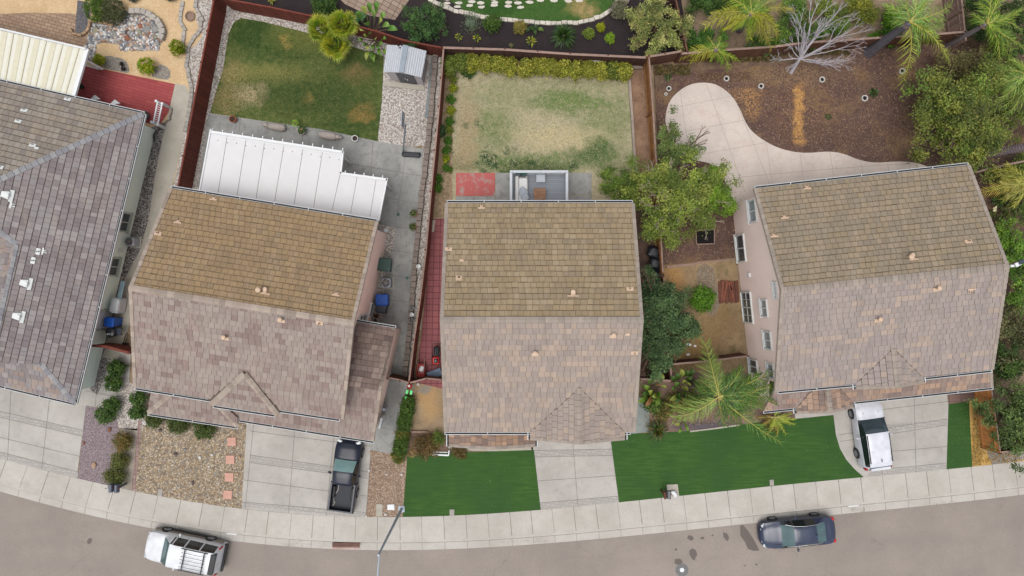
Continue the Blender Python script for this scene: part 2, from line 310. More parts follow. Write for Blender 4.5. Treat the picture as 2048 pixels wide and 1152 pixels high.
def pavers(name, a, b, m, ang, w, h, sc=1.0, off=0., ms=.02, st=.4):
    s = S(name); br = s.brick(sc, s.rot(ang), w, h, ms, off); col = s.mix(br.outputs['Color'], a, b); col = s.mix(br.outputs['Fac'], col, m)
    col = s.mix(s.math('MULTIPLY', s.map(s.noise(1.3, 5, .65), .45, .7), st), col, tuple(v * .75 for v in a[:3]) + (1,)); col = s.mix(.2, col, s.noise(22, 2, .6), 'OVERLAY'); return s.out(col, .85)
REDPAV = pavers('red_pavers', c(160, 96, 98), c(146, 86, 90), c(96, 52, 56), .02, .40, .40)
DECKRED = pavers('red_brick_paving', c(178, 84, 84), c(164, 72, 74), c(124, 52, 54), .26, .9, .2, ms=.012, off=.5, st=.3)
TANPAV = pavers('tan_pavers', c(186, 158, 132), c(162, 134, 112), c(120, 98, 82), .26, .42, .22, off=.5)
STAMP = pavers('stamped_band', c(186, 181, 175), c(175, 170, 165), c(166, 161, 156), .12, .34, .2, off=.5, ms=.025, st=.2)
def patio():
    s = S('stamped_patio'); x = s.mix(s.map(s.noise(.5, 4, .6), .35, .65), c(222, 208, 196), c(206, 194, 184)); v = s.voro(1.6, 'Distance', 'DISTANCE_TO_EDGE', co=s.warp(1.4, .5))
    x = s.mix(s.math('MULTIPLY', s.map(v, .035, .0), .35), x, c(186, 168, 156)); x = s.mix(s.math('MULTIPLY', s.map(s.noise(1.1, 5, .7, co=s.rot(2)), .52, .72), .5), x, c(208, 176, 164))
    x = s.mix(.15, x, s.noise(20, 3, .7), 'OVERLAY'); return s.out(x, .6, spec=.4)
PATIO = patio()
def stain():
    s = S('oil_stain'); x = s.mix(s.noise(8, 4, .7), c(96, 88, 84), c(122, 112, 106)); return s.out(x, .8)
STAIN = stain()
# ---------------------------------------------------------------- terrain and street
kx = np.array([-60, 0, 165, 250, 382, 476, 575, 663, 733, 850, 1024, 1100, 1280, 1480, 1718, 1819, 1916, 2048, 2110])
ky = np.array([965, 983, 1027, 1047, 1069, 1083, 1092, 1098, 1100, 1101, 1092.5, 1086, 1068, 1048.5, 1027, 1015, 1003, 988, 981])
ix = np.array([-60, 0, 83, 153, 267, 387, 480, 673, 803, 900, 1080, 1240, 1360, 1533, 1712, 1893, 2048, 2110])
iy = np.array([901, 918, 938, 956, 983, 1004, 1016, 1031, 1035, 1033, 1020, 1003, 991, 974, 957, 938, 921, 914])
kp = np.polyfit((kx - 1024) / 1000, ky, 6); ip = np.polyfit((ix - 1024) / 1000, iy, 6)
def kerb_y(x): return float(np.polyval(kp, (x - 1024) / 1000)) if -80 < x < 2130 else (float(np.polyval(kp, (-80 - 1024) / 1000)) + (x + 80) * .27 if x < 0 else float(np.polyval(kp, 1.106)) - (x - 2130) * .12)
def inner_y(x): return float(np.polyval(ip, (x - 1024) / 1000)) if -80 < x < 2130 else (float(np.polyval(ip, (-80 - 1024) / 1000)) + (x + 80) * .27 if x < 0 else float(np.polyval(ip, 1.106)) - (x - 2130) * .12)
ZS = -.15
XS = list(range(-900, 3000, 30))
def step(x, d):    # kerb line moved d px towards the houses
    return kerb_y(x) - d
m = MB(); R_ = 900
m.face([(-R_, -R_, -.22), (R_, -R_, -.22), (R_, R_, -.22), (-R_, R_, -.22)]); struct('ground', m, BASE)
m = MB()
for a, b in zip(XS[:-1], XS[1:]):
    m.face([G(a, kerb_y(a), ZS), G(a, kerb_y(a) + 330, ZS), G(b, kerb_y(b) + 330, ZS), G(b, kerb_y(b), ZS)])
struct('road', m, ASPH)
m = MB()
for a, b in zip(XS[:-1], XS[1:]):          # gutter pan and kerb face
    A, B = G(a, kerb_y(a), ZS + .004), G(b, kerb_y(b), ZS + .004); C_, D_ = G(b, step(b, 15), ZS + .025), G(a, step(a, 15), ZS + .025)
    m.face([D_, A, B, C_], 0, (1.0, 1.0, 1.0)); E_, F_ = C_ + Vector((0, .05, .141)), D_ + Vector((0, .05, .141)); m.face([F_, D_, C_, E_], 0, (.98,) * 3)
    m.face([F_ + Vector((0, .15, 0)), F_, E_, E_ + Vector((0, .15, 0))], 0, (1.03,) * 3)
struct('kerb', m, [CONCW])
m = MB()
for a, b in zip(XS[:-1], XS[1:]):
    m.face([G(a, inner_y(a) + 12) + Vector((0, 0, -.012)), G(b, inner_y(b) + 12) + Vector((0, 0, -.012)), Vector((G(b, 0).x, 300, -.012)), Vector((G(a, 0).x, 300, -.012))])
struct('terrain', m, DIRT)
# sidewalk slabs
m = MB(); xs = []; x = -420
while x < 2600: xs.append(x); x += 44 + random.uniform(-2, 2)
def ipx(x): p = (inner_y(x + 1) - inner_y(x - 1)) / 2; return p
m2 = MB()
for a, b in zip(XS[:-1], XS[1:]):
    m2.face([G(a, step(a, 17.5), .012), G(b, step(b, 17.5), .012), G(b, inner_y(b), .012), G(a, inner_y(a), .012)])
struct('sidewalk_bed', m2, JOINT)
for i, (a, b) in enumerate(zip(xs[:-1], xs[1:])):
    g = .7 if i % 3 == 0 else .35; ta = (random.uniform(.97, 1.03),) * 2; tt = (ta[0], ta[0] * .998, ta[0] * .99)
    pts = []
    for q in (a + g, (a + b) / 2, b - g): pts.append(G(q, inner_y(q), .02))
    for q in (b - g, (a + b) / 2, a + g):
        w = q - 62 * ipx(q); pts.append(G(w, step(w, 17), .02))
    m.face(pts, 0, tt)
    w0 = [q - 62 * ipx(q) for q in (a + g, (a + b) / 2, b - g)]
struct('sidewalk', m, CONCW)
m = MB()                                        # expansion cuts across kerb, long tooled line, storm drain edge
for a in xs[::1]:
    w = a - 62 * ipx(a)
    if -100 < w < 2150: m.bar(G(w, step(w, 16), ZS + .032), G(w - 14 * ipx(a), kerb_y(w), ZS + .014), .02, .004)
for a, b in zip(XS[:-1], XS[1:]):
    m.bar(G(a, step(a, 14.6), ZS + .034), G(b, step(b, 14.6), ZS + .034), .03, .006)
struct('kerb_joint', m, JOINT)
# ---------------------------------------------------------------- ground areas: drawn on the ground plane, each a sheet a few mm above the one below
LAYER = [0.0]
def area(name, pts, mat, lay, n=None):
    m = MB(); m.face([G(x, y, .004 * lay) for x, y in pts]); return struct(name, m, mat)
def joints(name, lines, w=.028, lay=2.5, mat=None):
    m = MB()
    for l in lines:
        for a, b in zip(l[:-1], l[1:]):
            A, B = G(*a, .004 * lay), G(*b, .004 * lay); d = (B - A).normalized(); s_ = Vector((-d.y, d.x, 0)) * w / 2; m.face([A - s_, B - s_, B + s_, A + s_])
    return struct(name, m, mat or JOINT)
def inn(x, d=3): return (x, inner_y(x) + d)
def band(name, a, b, w, lay=1.6, mat=None):      # stamped strip between two points, w px tall
    return area(name, [(a[0], a[1]), (b[0], b[1]), (b[0], b[1] + w), (a[0], a[1] + w)], mat or STAMP, lay)
# house A frontage
area('driveway', [(-300, 700), (190, 740), (228, 700), (262, 702), (258, 770), (230, 820), (172, 811), (153, 959), inn(83), inn(0), inn(-60), inn(-300)], CONC, 1)
band('driveway_band', (-20, 818), (168, 861), 12); band('driveway_band', (-20, 899), (156, 944), 11)
joints('driveway_joint', [[(22, 775), (15, 921)], [(100, 790), (83, 940)], [(-20, 870), (160, 913)], [(-20, 818), (168, 861)], [(-20, 830), (166, 873)], [(-20, 899), (156, 944)], [(172, 782), (215, 790), (260, 797)], [(213, 740), (242, 746)], [(193, 783), (190, 815)]])
area('gravel_strip', [(172, 811), (240, 824), (232, 985), (155, 960)], PURP, 2)
area('gravel_bed', [(246, 765), (300, 768), (285, 862), (238, 857), (232, 830)], WHITEG, 3)
area('planting_bed', [(240, 857), (279, 857), (266, 985), (230, 980)], concrete('pale_bed', c(176, 166, 152), c(150, 140, 126), .8), 3)
area('brick_edging', [(277, 840), (284, 841), (270, 985), (262, 985)], pavers('edge_brick', c(176, 148, 140), c(160, 134, 128), c(130, 108, 102), 0, .2, .3), 4)
area('gravel_yard', [(283, 770), (493, 850), (483, 1020), (268, 987)], RIVER, 2)
# house B frontage
area('driveway', [(493, 820), (810, 840), (790, 908), (742, 897), (732, inner_y(732) + 3), (600, inner_y(600) + 3), (480, inner_y(480) + 3)], CONC, 1)
band('driveway_band', (500, 910), (735, 943), 14); band('driveway_band', (483, 1004), (731, 1026), 9)
joints('driveway_joint', [[(590, 850), (577, 1029)], [(508, 840), (490, 1020)], [(668, 870), (652, 1033)], [(500, 862), (741, 893)], [(500, 910), (735, 943)], [(499, 925), (735, 957)], [(487, 960), (733, 992)], [(484, 1004), (731, 1025)], [(742, 897), (732, 1034)], [(741, 854), (790, 862)]])
area('gravel_yard', [(742, 897), (790, 908), (814, 920), (805, 1038), (731, 1036)], SMALLG, 2)
# house C frontage
area('artificial_lawn', [(815, 908), (1068, 900), (1082, 1023), (940, inner_y(940) + 3), (805, 1038)], TURF, 3)
area('driveway', [(1055, 840), (1222, 840), (1240, 1006), (1160, inner_y(1160) + 3), (1080, 1023)], CONC, 2)
band('driveway_band', (1066, 901), (1224, 898), 12, 2.6); area('driveway_band', [(1078, 1006), (1238, 992), (1240, 1003), (1080, 1020)], STAMP, 2.6)
joints('driveway_joint', [[(1066, 901), (1224, 898)], [(1068, 914), (1226, 911)], [(1146, 888), (1156, 1013)], [(1073, 962), (1232, 951)], [(1078, 1006), (1238, 992)]], lay=3.2)
area('artificial_lawn', [(1220, 870), (1250, 868), (1360, 863), (1477, 850), (1587, 838), (1667, 830), (1669, 850), (1672, 870), (1680, 897), (1693, 920), (1710, 939), (1733, 960), (1600, inner_y(1600) + 3), (1480, inner_y(1480) + 3), (1360, inner_y(1360) + 3), (1238, 1006)], TURF, 3)
area('footpath', [(1262, 790), (1300, 800), (1298, 863), (1250, 870)], CONCG, 2)
area('planting_bed', [(1282, 720), (1590, 745), (1590, 838), (1477, 851), (1296, 868)], PLANT, 1)
area('dry_yard', [(828, 762), (900, 758), (895, 868), (819, 864)], DRYG, 2)
area('planting_bed', [(819, 864), (900, 866), (1070, 890), (1070, 902), (815, 911)], PLANT, 1.4)
area('garden_border', [(895, 893), (1066, 892), (1066, 901), (1000, 903), (900, 900)], CONCT, 2)
# house D frontage
area('driveway', [(1600, 760), (1898, 760), (1894, 941), (1733, 959), (1710, 939), (1693, 920), (1680, 897), (1672, 870), (1667, 830), (1590, 842), (1590, 800)], CONC, 2)
area('driveway_band', [(1700, 856), (1895, 838), (1895, 850), (1702, 869)], STAMP, 2.6); area('driveway_band', [(1740, 944), (1893, 926), (1893, 937), (1733, 955)], STAMP, 2.6)
joints('driveway_joint', [[(1828, 780), (1832, 945)], [(1765, 819), (1896, 803)], [(1676, 870), (1895, 838)], [(1680, 883), (1895, 850)], [(1770, 904), (1894, 893)], [(1728, 942), (1893, 926)], [(1755, 820), (1764, 950)]], lay=3.2)
area('artificial_lawn', [(1897, 807), (1938, 802), (1945, 936), (1893, 941)], TURF, 3)
area('paver_patch', [(1890, 760), (1965, 760), (1960, 790), (1938, 803), (1897, 808)], pavers('brown_pavers', c(140, 112, 102), c(128, 102, 94), c(90, 74, 70), 0, .8, .5), 4)
area('dry_grass', [(1938, 800), (1965, 760), (1960, 800), (1975, 895), (2050, 890), (2052, 925), (1944, 937)], GOLD, 2)
area('gravel_patch', [(1972, 900), (2052, 900), (2052, 918), (1985, 930)], FINEG, 3)
# B side and rear yard
area('gravel_yard', [(452, 12), (760, 80), (888, 100), (862, 400), (818, 770), (795, 770), (845, 290), (418, 400), (376, 400), (395, 200)], WHITEG, 1)
area('lawn', [(457, 67), (468, 44), (482, 36), (530, 44), (640, 72), (700, 92), (768, 112), (764, 200), (755, 283), (640, 258), (520, 241), (420, 226), (430, 190), (436, 170), (446, 140)], LAWNB, 2)
area('patio', [(417, 227), (520, 241), (640, 258), (757, 283), (847, 298), (840, 400), (833, 483), (824, 640), (815, 760), (806, 912), (740, 900), (700, 640), (700, 420), (395, 385)], CONCB, 2.6)
area('gravel_strip', [(755, 448), (792, 456), (786, 500), (774, 510), (768, 585), (764, 640), (740, 640), (765, 470)], WHITEG, 3.4)
joints('patio_joint', [[(481, 236), (478, 262)], [(540, 245), (534, 268)], [(607, 254), (604, 285)], [(677, 267), (674, 300)], [(746, 283), (742, 350)], [(813, 292), (803, 370), (790, 455)], [(686, 325), (746, 335), (842, 352)], [(770, 395), (838, 407)], [(790, 453), (837, 459)], [(781, 500), (832, 508)], [(768, 547), (826, 558)], [(757, 598), (822, 604)], [(800, 762), (775, 760)], [(768, 803), (800, 806)], [(762, 854), (794, 862)], [(800, 760), (789, 905)]], lay=3.4)
# C rear yard
area('dirt_strip', [(887, 118), (920, 120), (925, 160), (915, 350), (905, 445), (862, 445)], DIRTC, 1)
area('lawn', [(905, 135), (1262, 155), (1275, 410), (1200, 410), (905, 405), (905, 345)], LAWNC, 2)
area('dirt_strip', [(1258, 130), (1296, 130), (1312, 345), (1300, 420), (1272, 420)], dirt('reddish_dirt', c(160, 128, 104), c(134, 104, 84), c(104, 80, 66), None, .9), 3)
area('paver_walk', [(866, 438), (905, 436), (895, 780), (832, 765), (848, 620)], REDPAV, 3)
area('concrete_edging', [(863, 440), (871, 440), (868, 464), (858, 464)], CONCT, 3.5); area('concrete_edging', [(855, 478), (858, 478), (850, 560), (842, 660), (836, 660), (846, 560)], CONCT, 3.5)
m = MB(); m.prism([G(912, 346), G(990, 346), G(990, 392), G(912, 392)], 0, .06); struct('red_painted_slab', m, REDP)
m = MB()
for q in ([(991, 346), (1024, 346), (1024, 410), (991, 410)], [(912, 393), (990, 393), (990, 410), (912, 410)], [(1135, 346), (1183, 346), (1183, 389), (1135, 389)], [(1135, 390.5), (1183, 390.5), (1183, 410), (1135, 410)]):
    m.prism([G(*p) for p in q], 0, .055)
struct('patio_slab', m, CONCB)
# D rear and side yard
area('mulch_yard', [(1306, 130), (1380, 120), (1560, 105), (1960, 70), (2110, 70), (2110, 720), (1960, 720), (1500, 530), (1325, 530), (1318, 340)], BARK, 1)
area('dry_bank', [(1306, 128), (1380, 118), (1560, 103), (1700, 95), (1700, 125), (1560, 128), (1480, 135), (1400, 140), (1340, 150), (1312, 180)], dirt('bank_soil', c(136, 112, 92), c(104, 84, 70), c(72, 58, 50), c(150, 122, 76), 1.2), 2)
PT = [(1462, 420), (1457, 384), (1450, 360), (1437, 337), (1417, 325), (1397, 322), (1380, 317), (1360, 303), (1342, 280), (1330, 247), (1332, 223), (1340, 200), (1357, 182), (1380, 168), (1410, 164), (1437, 170), (1463, 190), (1480, 217), (1490, 243), (1503, 263), (1533, 285), (1567, 300), (1610, 307), (1660, 302), (1690, 308), (1717, 320), (1750, 326), (1785, 323), (1816, 323), (1843, 328), (1862, 337), (1862, 420)]
def smooth(p, n=2):
    for _ in range(n):
        q = []
        for i in range(len(p)):
            a, b = p[i], p[(i + 1) % len(p)]
            q += [(a[0] * .75 + b[0] * .25, a[1] * .75 + b[1] * .25), (a[0] * .25 + b[0] * .75, a[1] * .25 + b[1] * .75)]
        p = q
    return p
area('patio', smooth(PT), PATIO, 3)
joints('patio_joint', [[(1412, 164), (1490, 384)], [(1360, 182), (1372, 265), (1384, 317)], [(1472, 203), (1540, 370)], [(1533, 286), (1544, 367)], [(1600, 307), (1607, 360)], [(1660, 303), (1668, 356)], [(1722, 322), (1726, 350)], [(1775, 325), (1778, 345)], [(1818, 324), (1820, 340)], [(1333, 218), (1465, 192)], [(1368, 263), (1490, 240)], [(1380, 312), (1533, 285)], [(1453, 357), (1600, 343), (1762, 330), (1840, 328)]], w=.02, lay=3.6, mat=plain('patio_joint_gap', c(168, 150, 140), .9))
area('dry_yard', [(1328, 530), (1470, 515), (1500, 745), (1340, 745), (1330, 640)], DIRTD, 3)
area('mulch_bed', [(1325, 440), (1466, 420), (1468, 515), (1328, 530)], BARK2, 2.5)
area('gravel_patch', smooth([(1392, 530), (1425, 528), (1432, 560), (1440, 590), (1440, 615), (1420, 640), (1405, 600), (1395, 575)], 2), gravel('thin_gravel', [c(150, 136, 118), c(134, 122, 108), c(168, 154, 136), c(140, 118, 92)], 14, c(120, 102, 80)), 4)
area('side_yard', [(1268, 420), (1325, 420), (1342, 760), (1268, 760)], dirt('side_dirt', c(110, 88, 76), c(88, 70, 62), c(62, 52, 48), None, 1), 2)
# top yards
area('mulch_bed', [(430, -60), (700, -60), (880, -10), (1240, -60), (1352, -60), (1380, 102), (1300, 116), (884, 97), (630, 35), (458, 2)], BLACK, 1)
area('brick_path', [(620, -60), (860, -60), (790, 40), (735, 30), (690, 8)], pavers('uneven_stone_path', c(180, 158, 140), c(160, 136, 120), c(96, 80, 72), .5, .5, .3), 2)
area('lawn', smooth([(850, -60), (905, 12), (960, 30), (1040, 42), (1110, 46), (1170, 42), (1215, 22), (1238, -5), (1238, -60)]), LAWNT, 2)
area('dry_yard', [(1352, -60), (2110, -60), (2110, 70), (1960, 66), (1760, 78), (1550, 93), (1380, 105)], dirt('neighbour_soil', c(166, 142, 120), c(132, 112, 92), c(96, 82, 70), c(110, 112, 62), .8), 1)
area('lawn', smooth([(1372, -40), (1377, 5), (1400, 18), (1430, 22), (1500, 20), (1520, -40)]), LAWNT, 2)
# house A rear yard
area('gravel_path', [(-120, -60), (430, -60), (427, 5), (375, 260), (352, 350), (280, 560), (200, 700), (-120, 120)], TAN, 1)
area('paver_patio', [(60, 25), (178, 28), (172, 105), (160, 120), (-40, 60), (-40, 30)], TANPAV, 2)
area('pebble_strip', [(290, 260), (340, 240), (350, 350), (300, 480), (230, 700), (195, 790), (180, 780), (240, 540)], DARKG, 2)
area('footpath', [(348, 167), (374, 172), (382, 200), (364, 290), (350, 350), (320, 460), (290, 560), (262, 640), (235, 720), (205, 715), (222, 650), (248, 560), (280, 500), (297, 440), (312, 340), (330, 255), (340, 215)], CONCT, 3)
area('gravel_strip', [(395, 0), (432, 0), (400, 190), (380, 300), (366, 380), (345, 380), (364, 290), (385, 180), (378, 160), (372, 120), (378, 98), (392, 90), (405, 72), (392, 40)], WHITEG, 4)
area('brick_patio', [(166, 130), (350, 168), (337, 225), (318, 252), (140, 205), (150, 160)], DECKRED, 4)
area('creek_bed', smooth([(168, 110), (178, 60), (185, 40), (262, 20), (300, 24), (325, 45), (330, 70), (322, 92), (300, 102), (270, 100), (235, 88), (200, 84), (188, 95), (184, 130), (176, 120)], 2), CREEK, 5)
area('gravel_bed', smooth([(212, 110), (250, 118), (259, 135), (257, 148), (235, 142), (205, 136), (205, 118)], 1), FINEG, 5)
area('gravel_bed', smooth([(315, 126), (340, 136), (341, 160), (318, 158), (300, 152)], 1), FINEG, 5)
area('dark_gravel', [(155, 0), (180, 6), (182, 60), (158, 75), (150, 60)], gravel('dark_grey_gravel', [c(110, 108, 112), c(128, 124, 126), c(96, 94, 98)], 13, c(70, 68, 70)), 4)
# stains and patches on the asphalt
def blot(cx, cy, rx, ry, rot, seed, z=ZS + .003, n=16, mat=STAIN, name='oil_stain'):
    R = random.Random(seed); m = MB(); pts = []
    for k in range(n):
        a = 2 * math.pi * k / n; q = R.uniform(.8, 1.15); x, y = rx * q * math.cos(a), ry * q * math.sin(a)
        pts.append(G(cx + x * math.cos(rot) - y * math.sin(rot), cy + x * math.sin(rot) + y * math.cos(rot), z))
    m.face(pts); return struct(name, m, mat)
m = MB(); m.face([G(*p, ZS + .003) for p in [(1480, 1052), (1485, 1049), (1495, 1060), (1503, 1072), (1510, 1083), (1519, 1101), (1508, 1102), (1496, 1098), (1490, 1084), (1481, 1072)]]); struct('asphalt_patch', m, STAIN)
blot(1386, 1108, 7, 12, -.3, 2); blot(1381, 1076, 7, 5, .3, 3); blot(1405, 1076, 4, 3, 0, 4); blot(1352, 1099, 2.5, 2.5, 0, 5); blot(1425, 1071, 2, 2, 0, 6); blot(179, 1082, 5, 7, .5, 7); blot(1513, 1129, 3, 2, 0, 8)
blot(1357, 1124, 9, 7, .5, 9); blot(1452, 1073, 5, 9, -.5, 10); blot(1490, 1131, 2, 1.5, 0, 11)
# ---------------------------------------------------------------- roofs
def tilemat(name, moss=None, mk=.5, streak=.12, mort=None):
    s = S(name); x = s.tint(); f = s.noise(26, 3, .7); a = s.noise(.5, 5, .62); b = s.noise(4.5, 5, .7)
    if moss: x = s.mix(s.math('MULTIPLY', s.map(s.math('ADD', s.math('MULTIPLY', a, .6), s.math('MULTIPLY', b, .4)), .36, .62), mk), x, s.mix(s.map(b, .4, .6), moss[0], moss[1]))
    x = s.mix(s.math('MULTIPLY', s.map(a, .5, .75), streak), x, c(120, 112, 108)); k = s.noise(1, 4, .65, co=s.rot(.05, (2.6, .35, .35))); x = s.mix(s.math('MULTIPLY', s.map(k, .52, .72), .22), x, c(196, 180, 160)); x = s.mix(s.math('MULTIPLY', s.map(k, .46, .3), .22), x, c(104, 94, 84)); x = s.mix(.18, x, s.ramp(f, [(.3, .25), (.7, .75)]), 'OVERLAY')
    return s.out(x, .9, f, .25, .01)
TILE = tilemat('roof_tile'); TILEM = tilemat('roof_tile_mossy', (c(164, 138, 102), c(150, 131, 102)), .45); TILEMD = tilemat('roof_tile_mossy_grey', (c(160, 139, 112), c(149, 134, 114)), .4)
TILEMB = tilemat('roof_tile_mossy_ochre', (c(168, 136, 98), c(156, 130, 98)), .55)
TILEA = tilemat('roof_shingle_grey', (c(168, 146, 118), c(150, 140, 124)), .15)
UND = plain('roof_underlay', c(106, 94, 84), .95, tex='pos'); UNDM = plain('roof_underlay_mossy', c(118, 102, 80), .95, .3, tex='pos')
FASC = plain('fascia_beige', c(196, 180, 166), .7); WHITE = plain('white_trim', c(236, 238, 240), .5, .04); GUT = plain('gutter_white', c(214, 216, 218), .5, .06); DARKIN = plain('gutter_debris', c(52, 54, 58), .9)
PEACH = plain('peach_metal', c(218, 188, 162), .5, .08); WHITEM = plain('white_metal', c(226, 230, 228), .4, .05); HOLE = plain('dark_opening', c(40, 32, 30), .9)
def stucco(name, col, dirt_=.1):
    s = S(name); f = s.noise(26, 4, .7); g = s.noise(.7, 4, .6, co=s.rot(0, (1, 1, .35))); x = s.mix(s.math('MULTIPLY', s.map(g, .4, .7), .45), col, tuple(v * .82 for v in col[:3]) + (1,))
    x = s.mix(.12, x, f, 'OVERLAY'); return s.out(x, .9, f, .3, .01)
PINK = stucco('stucco_pink_beige', c(236, 210, 198, .95)); GREEN = stucco('stucco_sage', c(206, 218, 208, .95)); PINKD = stucco('stucco_rose', c(232, 212, 202, .95))
def clip(poly, u0, u1, v0, v1):
    for ax, lim, sg in ((0, u0, 1), (0, u1, -1), (1, v0, 1), (1, v1, -1)):
        out = []
        for i in range(len(poly)):
            a, b = poly[i - 1], poly[i]; da, db = (a[ax] - lim) * sg, (b[ax] - lim) * sg
            if (da < 0) != (db < 0): t = da / (da - db); out.append((a[0] + (b[0] - a[0]) * t, a[1] + (b[1] - a[1]) * t))
            if db >= 0: out.append(b)
        poly = out
        if len(poly) < 3: return []
    return poly
def area2(p): return abs(sum(p[i - 1][0] * p[i][1] - p[i][0] * p[i - 1][1] for i in range(len(p)))) / 2
def tiles(mb, poly, pl, pal, seed, row=.335, w=.35, gu=.016, gv=.022, lift=.0, step_=.035, clump=.35, varw=.12, jog=0):
    R = random.Random(seed); u2 = Vector((-pl.up.y, pl.up.x, 0)); L = math.sqrt(1 + pl.s ** 2); V3 = Vector((pl.up.x, pl.up.y, pl.s)) / L; N = u2.cross(V3)
    if N.z < 0: N = -N
    P0 = pl.p0; sub = [((p - P0).dot(u2), (p - P0).dot(V3)) for p in poly]
    us = [p[0] for p in sub]; vs = [p[1] for p in sub]; r0, r1 = int(math.floor(min(vs) / row)) - 1, int(math.ceil(max(vs) / row)) + 1
    last = pal[0]
    for r in range(r0, r1):
        u = min(us) - R.random() * w - w
        while u < max(us):
            ww = w * R.uniform(1 - varw, 1 + varw); col = last if R.random() < clump else R.choice(pal); last = col; k = R.uniform(.93, 1.06)
            jj = R.uniform(-jog, jog)
            q = clip(sub, u + gu / 2, u + ww - gu / 2, r * row + gv / 2 + jj, (r + 1) * row - gv / 2 + jj)
            if len(q) >= 3 and area2(q) > .001:
                st = R.uniform(.7, 1.2) * step_; vb = r * row
                pts = [P0 + u2 * a + V3 * b + N * (lift + .012 + st * (1 - (b - vb) / row)) for a, b in q]
                if (pts[1] - pts[0]).cross(pts[2] - pts[0]).z < 0: pts.reverse()
                t = tuple(min(1, v * k) for v in col[:3]); mb.face(pts, 0, t)
                lo = min(b for a, b in q)
                if abs(lo - (vb + gv / 2 + jj)) < .01:
                    ua = [a for a, b in q if b < lo + .002]
                    if len(ua) >= 2:
                        A = P0 + u2 * min(ua) + V3 * lo; B = P0 + u2 * max(ua) + V3 * lo; mb.face([A + N * (lift + .012 + st), B + N * (lift + .012 + st), B + N * (lift - .01), A + N * (lift - .01)], 0, tuple(v * .8 for v in t))
            u += ww
def deck(mb, poly, th=.16, m=0, lift=0):           # solid roof deck under the tiles
    top = [p + Vector((0, 0, lift)) for p in poly]; bot = [p - Vector((0, 0, th)) for p in poly]; n = len(poly)
    a = sum(((top[i - 1].x * top[i].y) - (top[i].x * top[i - 1].y)) for i in range(n))
    if a < 0: top.reverse(); bot.reverse()
    mb.mesh(top + bot, [tuple(range(n))], m); mb.mesh(top + bot, [tuple(range(n, 2 * n))[::-1]] + [(k, n + k, n + (k + 1) % n, (k + 1) % n) for k in range(n)], 1)
def caps(mb, a, b, pal, w=.24, seg=.36, lift=.05, seed=1, m=0, drop=.05):
    mb.mark()
    R = random.Random(seed); d = (b - a); L = d.length; d = d.normalized(); n = max(1, int(round(L / seg))); s_ = Vector((-d.y, d.x, 0)).normalized() * w / 2
    for i in range(n):
        p = a + d * (L * i / n + .006); q = a + d * (L * (i + 1) / n); z0 = lift + .03; z1 = lift; col = R.choice(pal); k = R.uniform(.94, 1.05); t = tuple(v * k for v in col[:3])
        U = Vector((0, 0, 1)); P, Q = p + U * z0, q + U * z1; dr = U * drop
        mb.face([P, Q, Q + s_ - dr, P + s_ - dr], m, t); mb.face([Q, P, P - s_ - dr, Q - s_ - dr], m, t)
        mb.face([P, P + s_ - dr, P + s_ - dr - U * .06, P - U * .04], m, t); mb.face([P, P - U * .04, P - s_ - dr - U * .06, P - s_ - dr], m, t)
        mb.face([P + s_ - dr, Q + s_ - dr, Q + s_ - dr - U * .06, P + s_ - dr - U * .06], m, t); mb.face([Q - s_ - dr, P - s_ - dr, P - s_ - dr - U * .06, Q - s_ - dr - U * .06], m, t)
def gutter(t, segs, out=.12):                      # segs: (A, B) eave points; trough hangs just outside
    mb = MB()
    for A, B, o in segs:
        mb.mark()
        o = Vector((o[0], o[1], 0)).normalized(); d = (B - A).normalized()
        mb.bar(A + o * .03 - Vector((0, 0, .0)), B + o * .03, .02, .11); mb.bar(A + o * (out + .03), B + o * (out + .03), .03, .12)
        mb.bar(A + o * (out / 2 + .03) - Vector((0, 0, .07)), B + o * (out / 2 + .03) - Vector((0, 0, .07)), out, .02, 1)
        for e in (A, B): mb.box(e + o * (out / 2 + .03) - Vector((0, 0, .06)), (.03, out + .03, .12), math.atan2(d.y, d.x))
        n = max(1, int((B - A).length / 2.0))
        for i in range(1, n): mb.box(A + (B - A) * i / n + o * (out / 2 + .03) + Vector((0, 0, .005)), (.04, out, .02), math.atan2(d.y, d.x))
    return part('gutter', mb, [GUT, DARKIN], t)
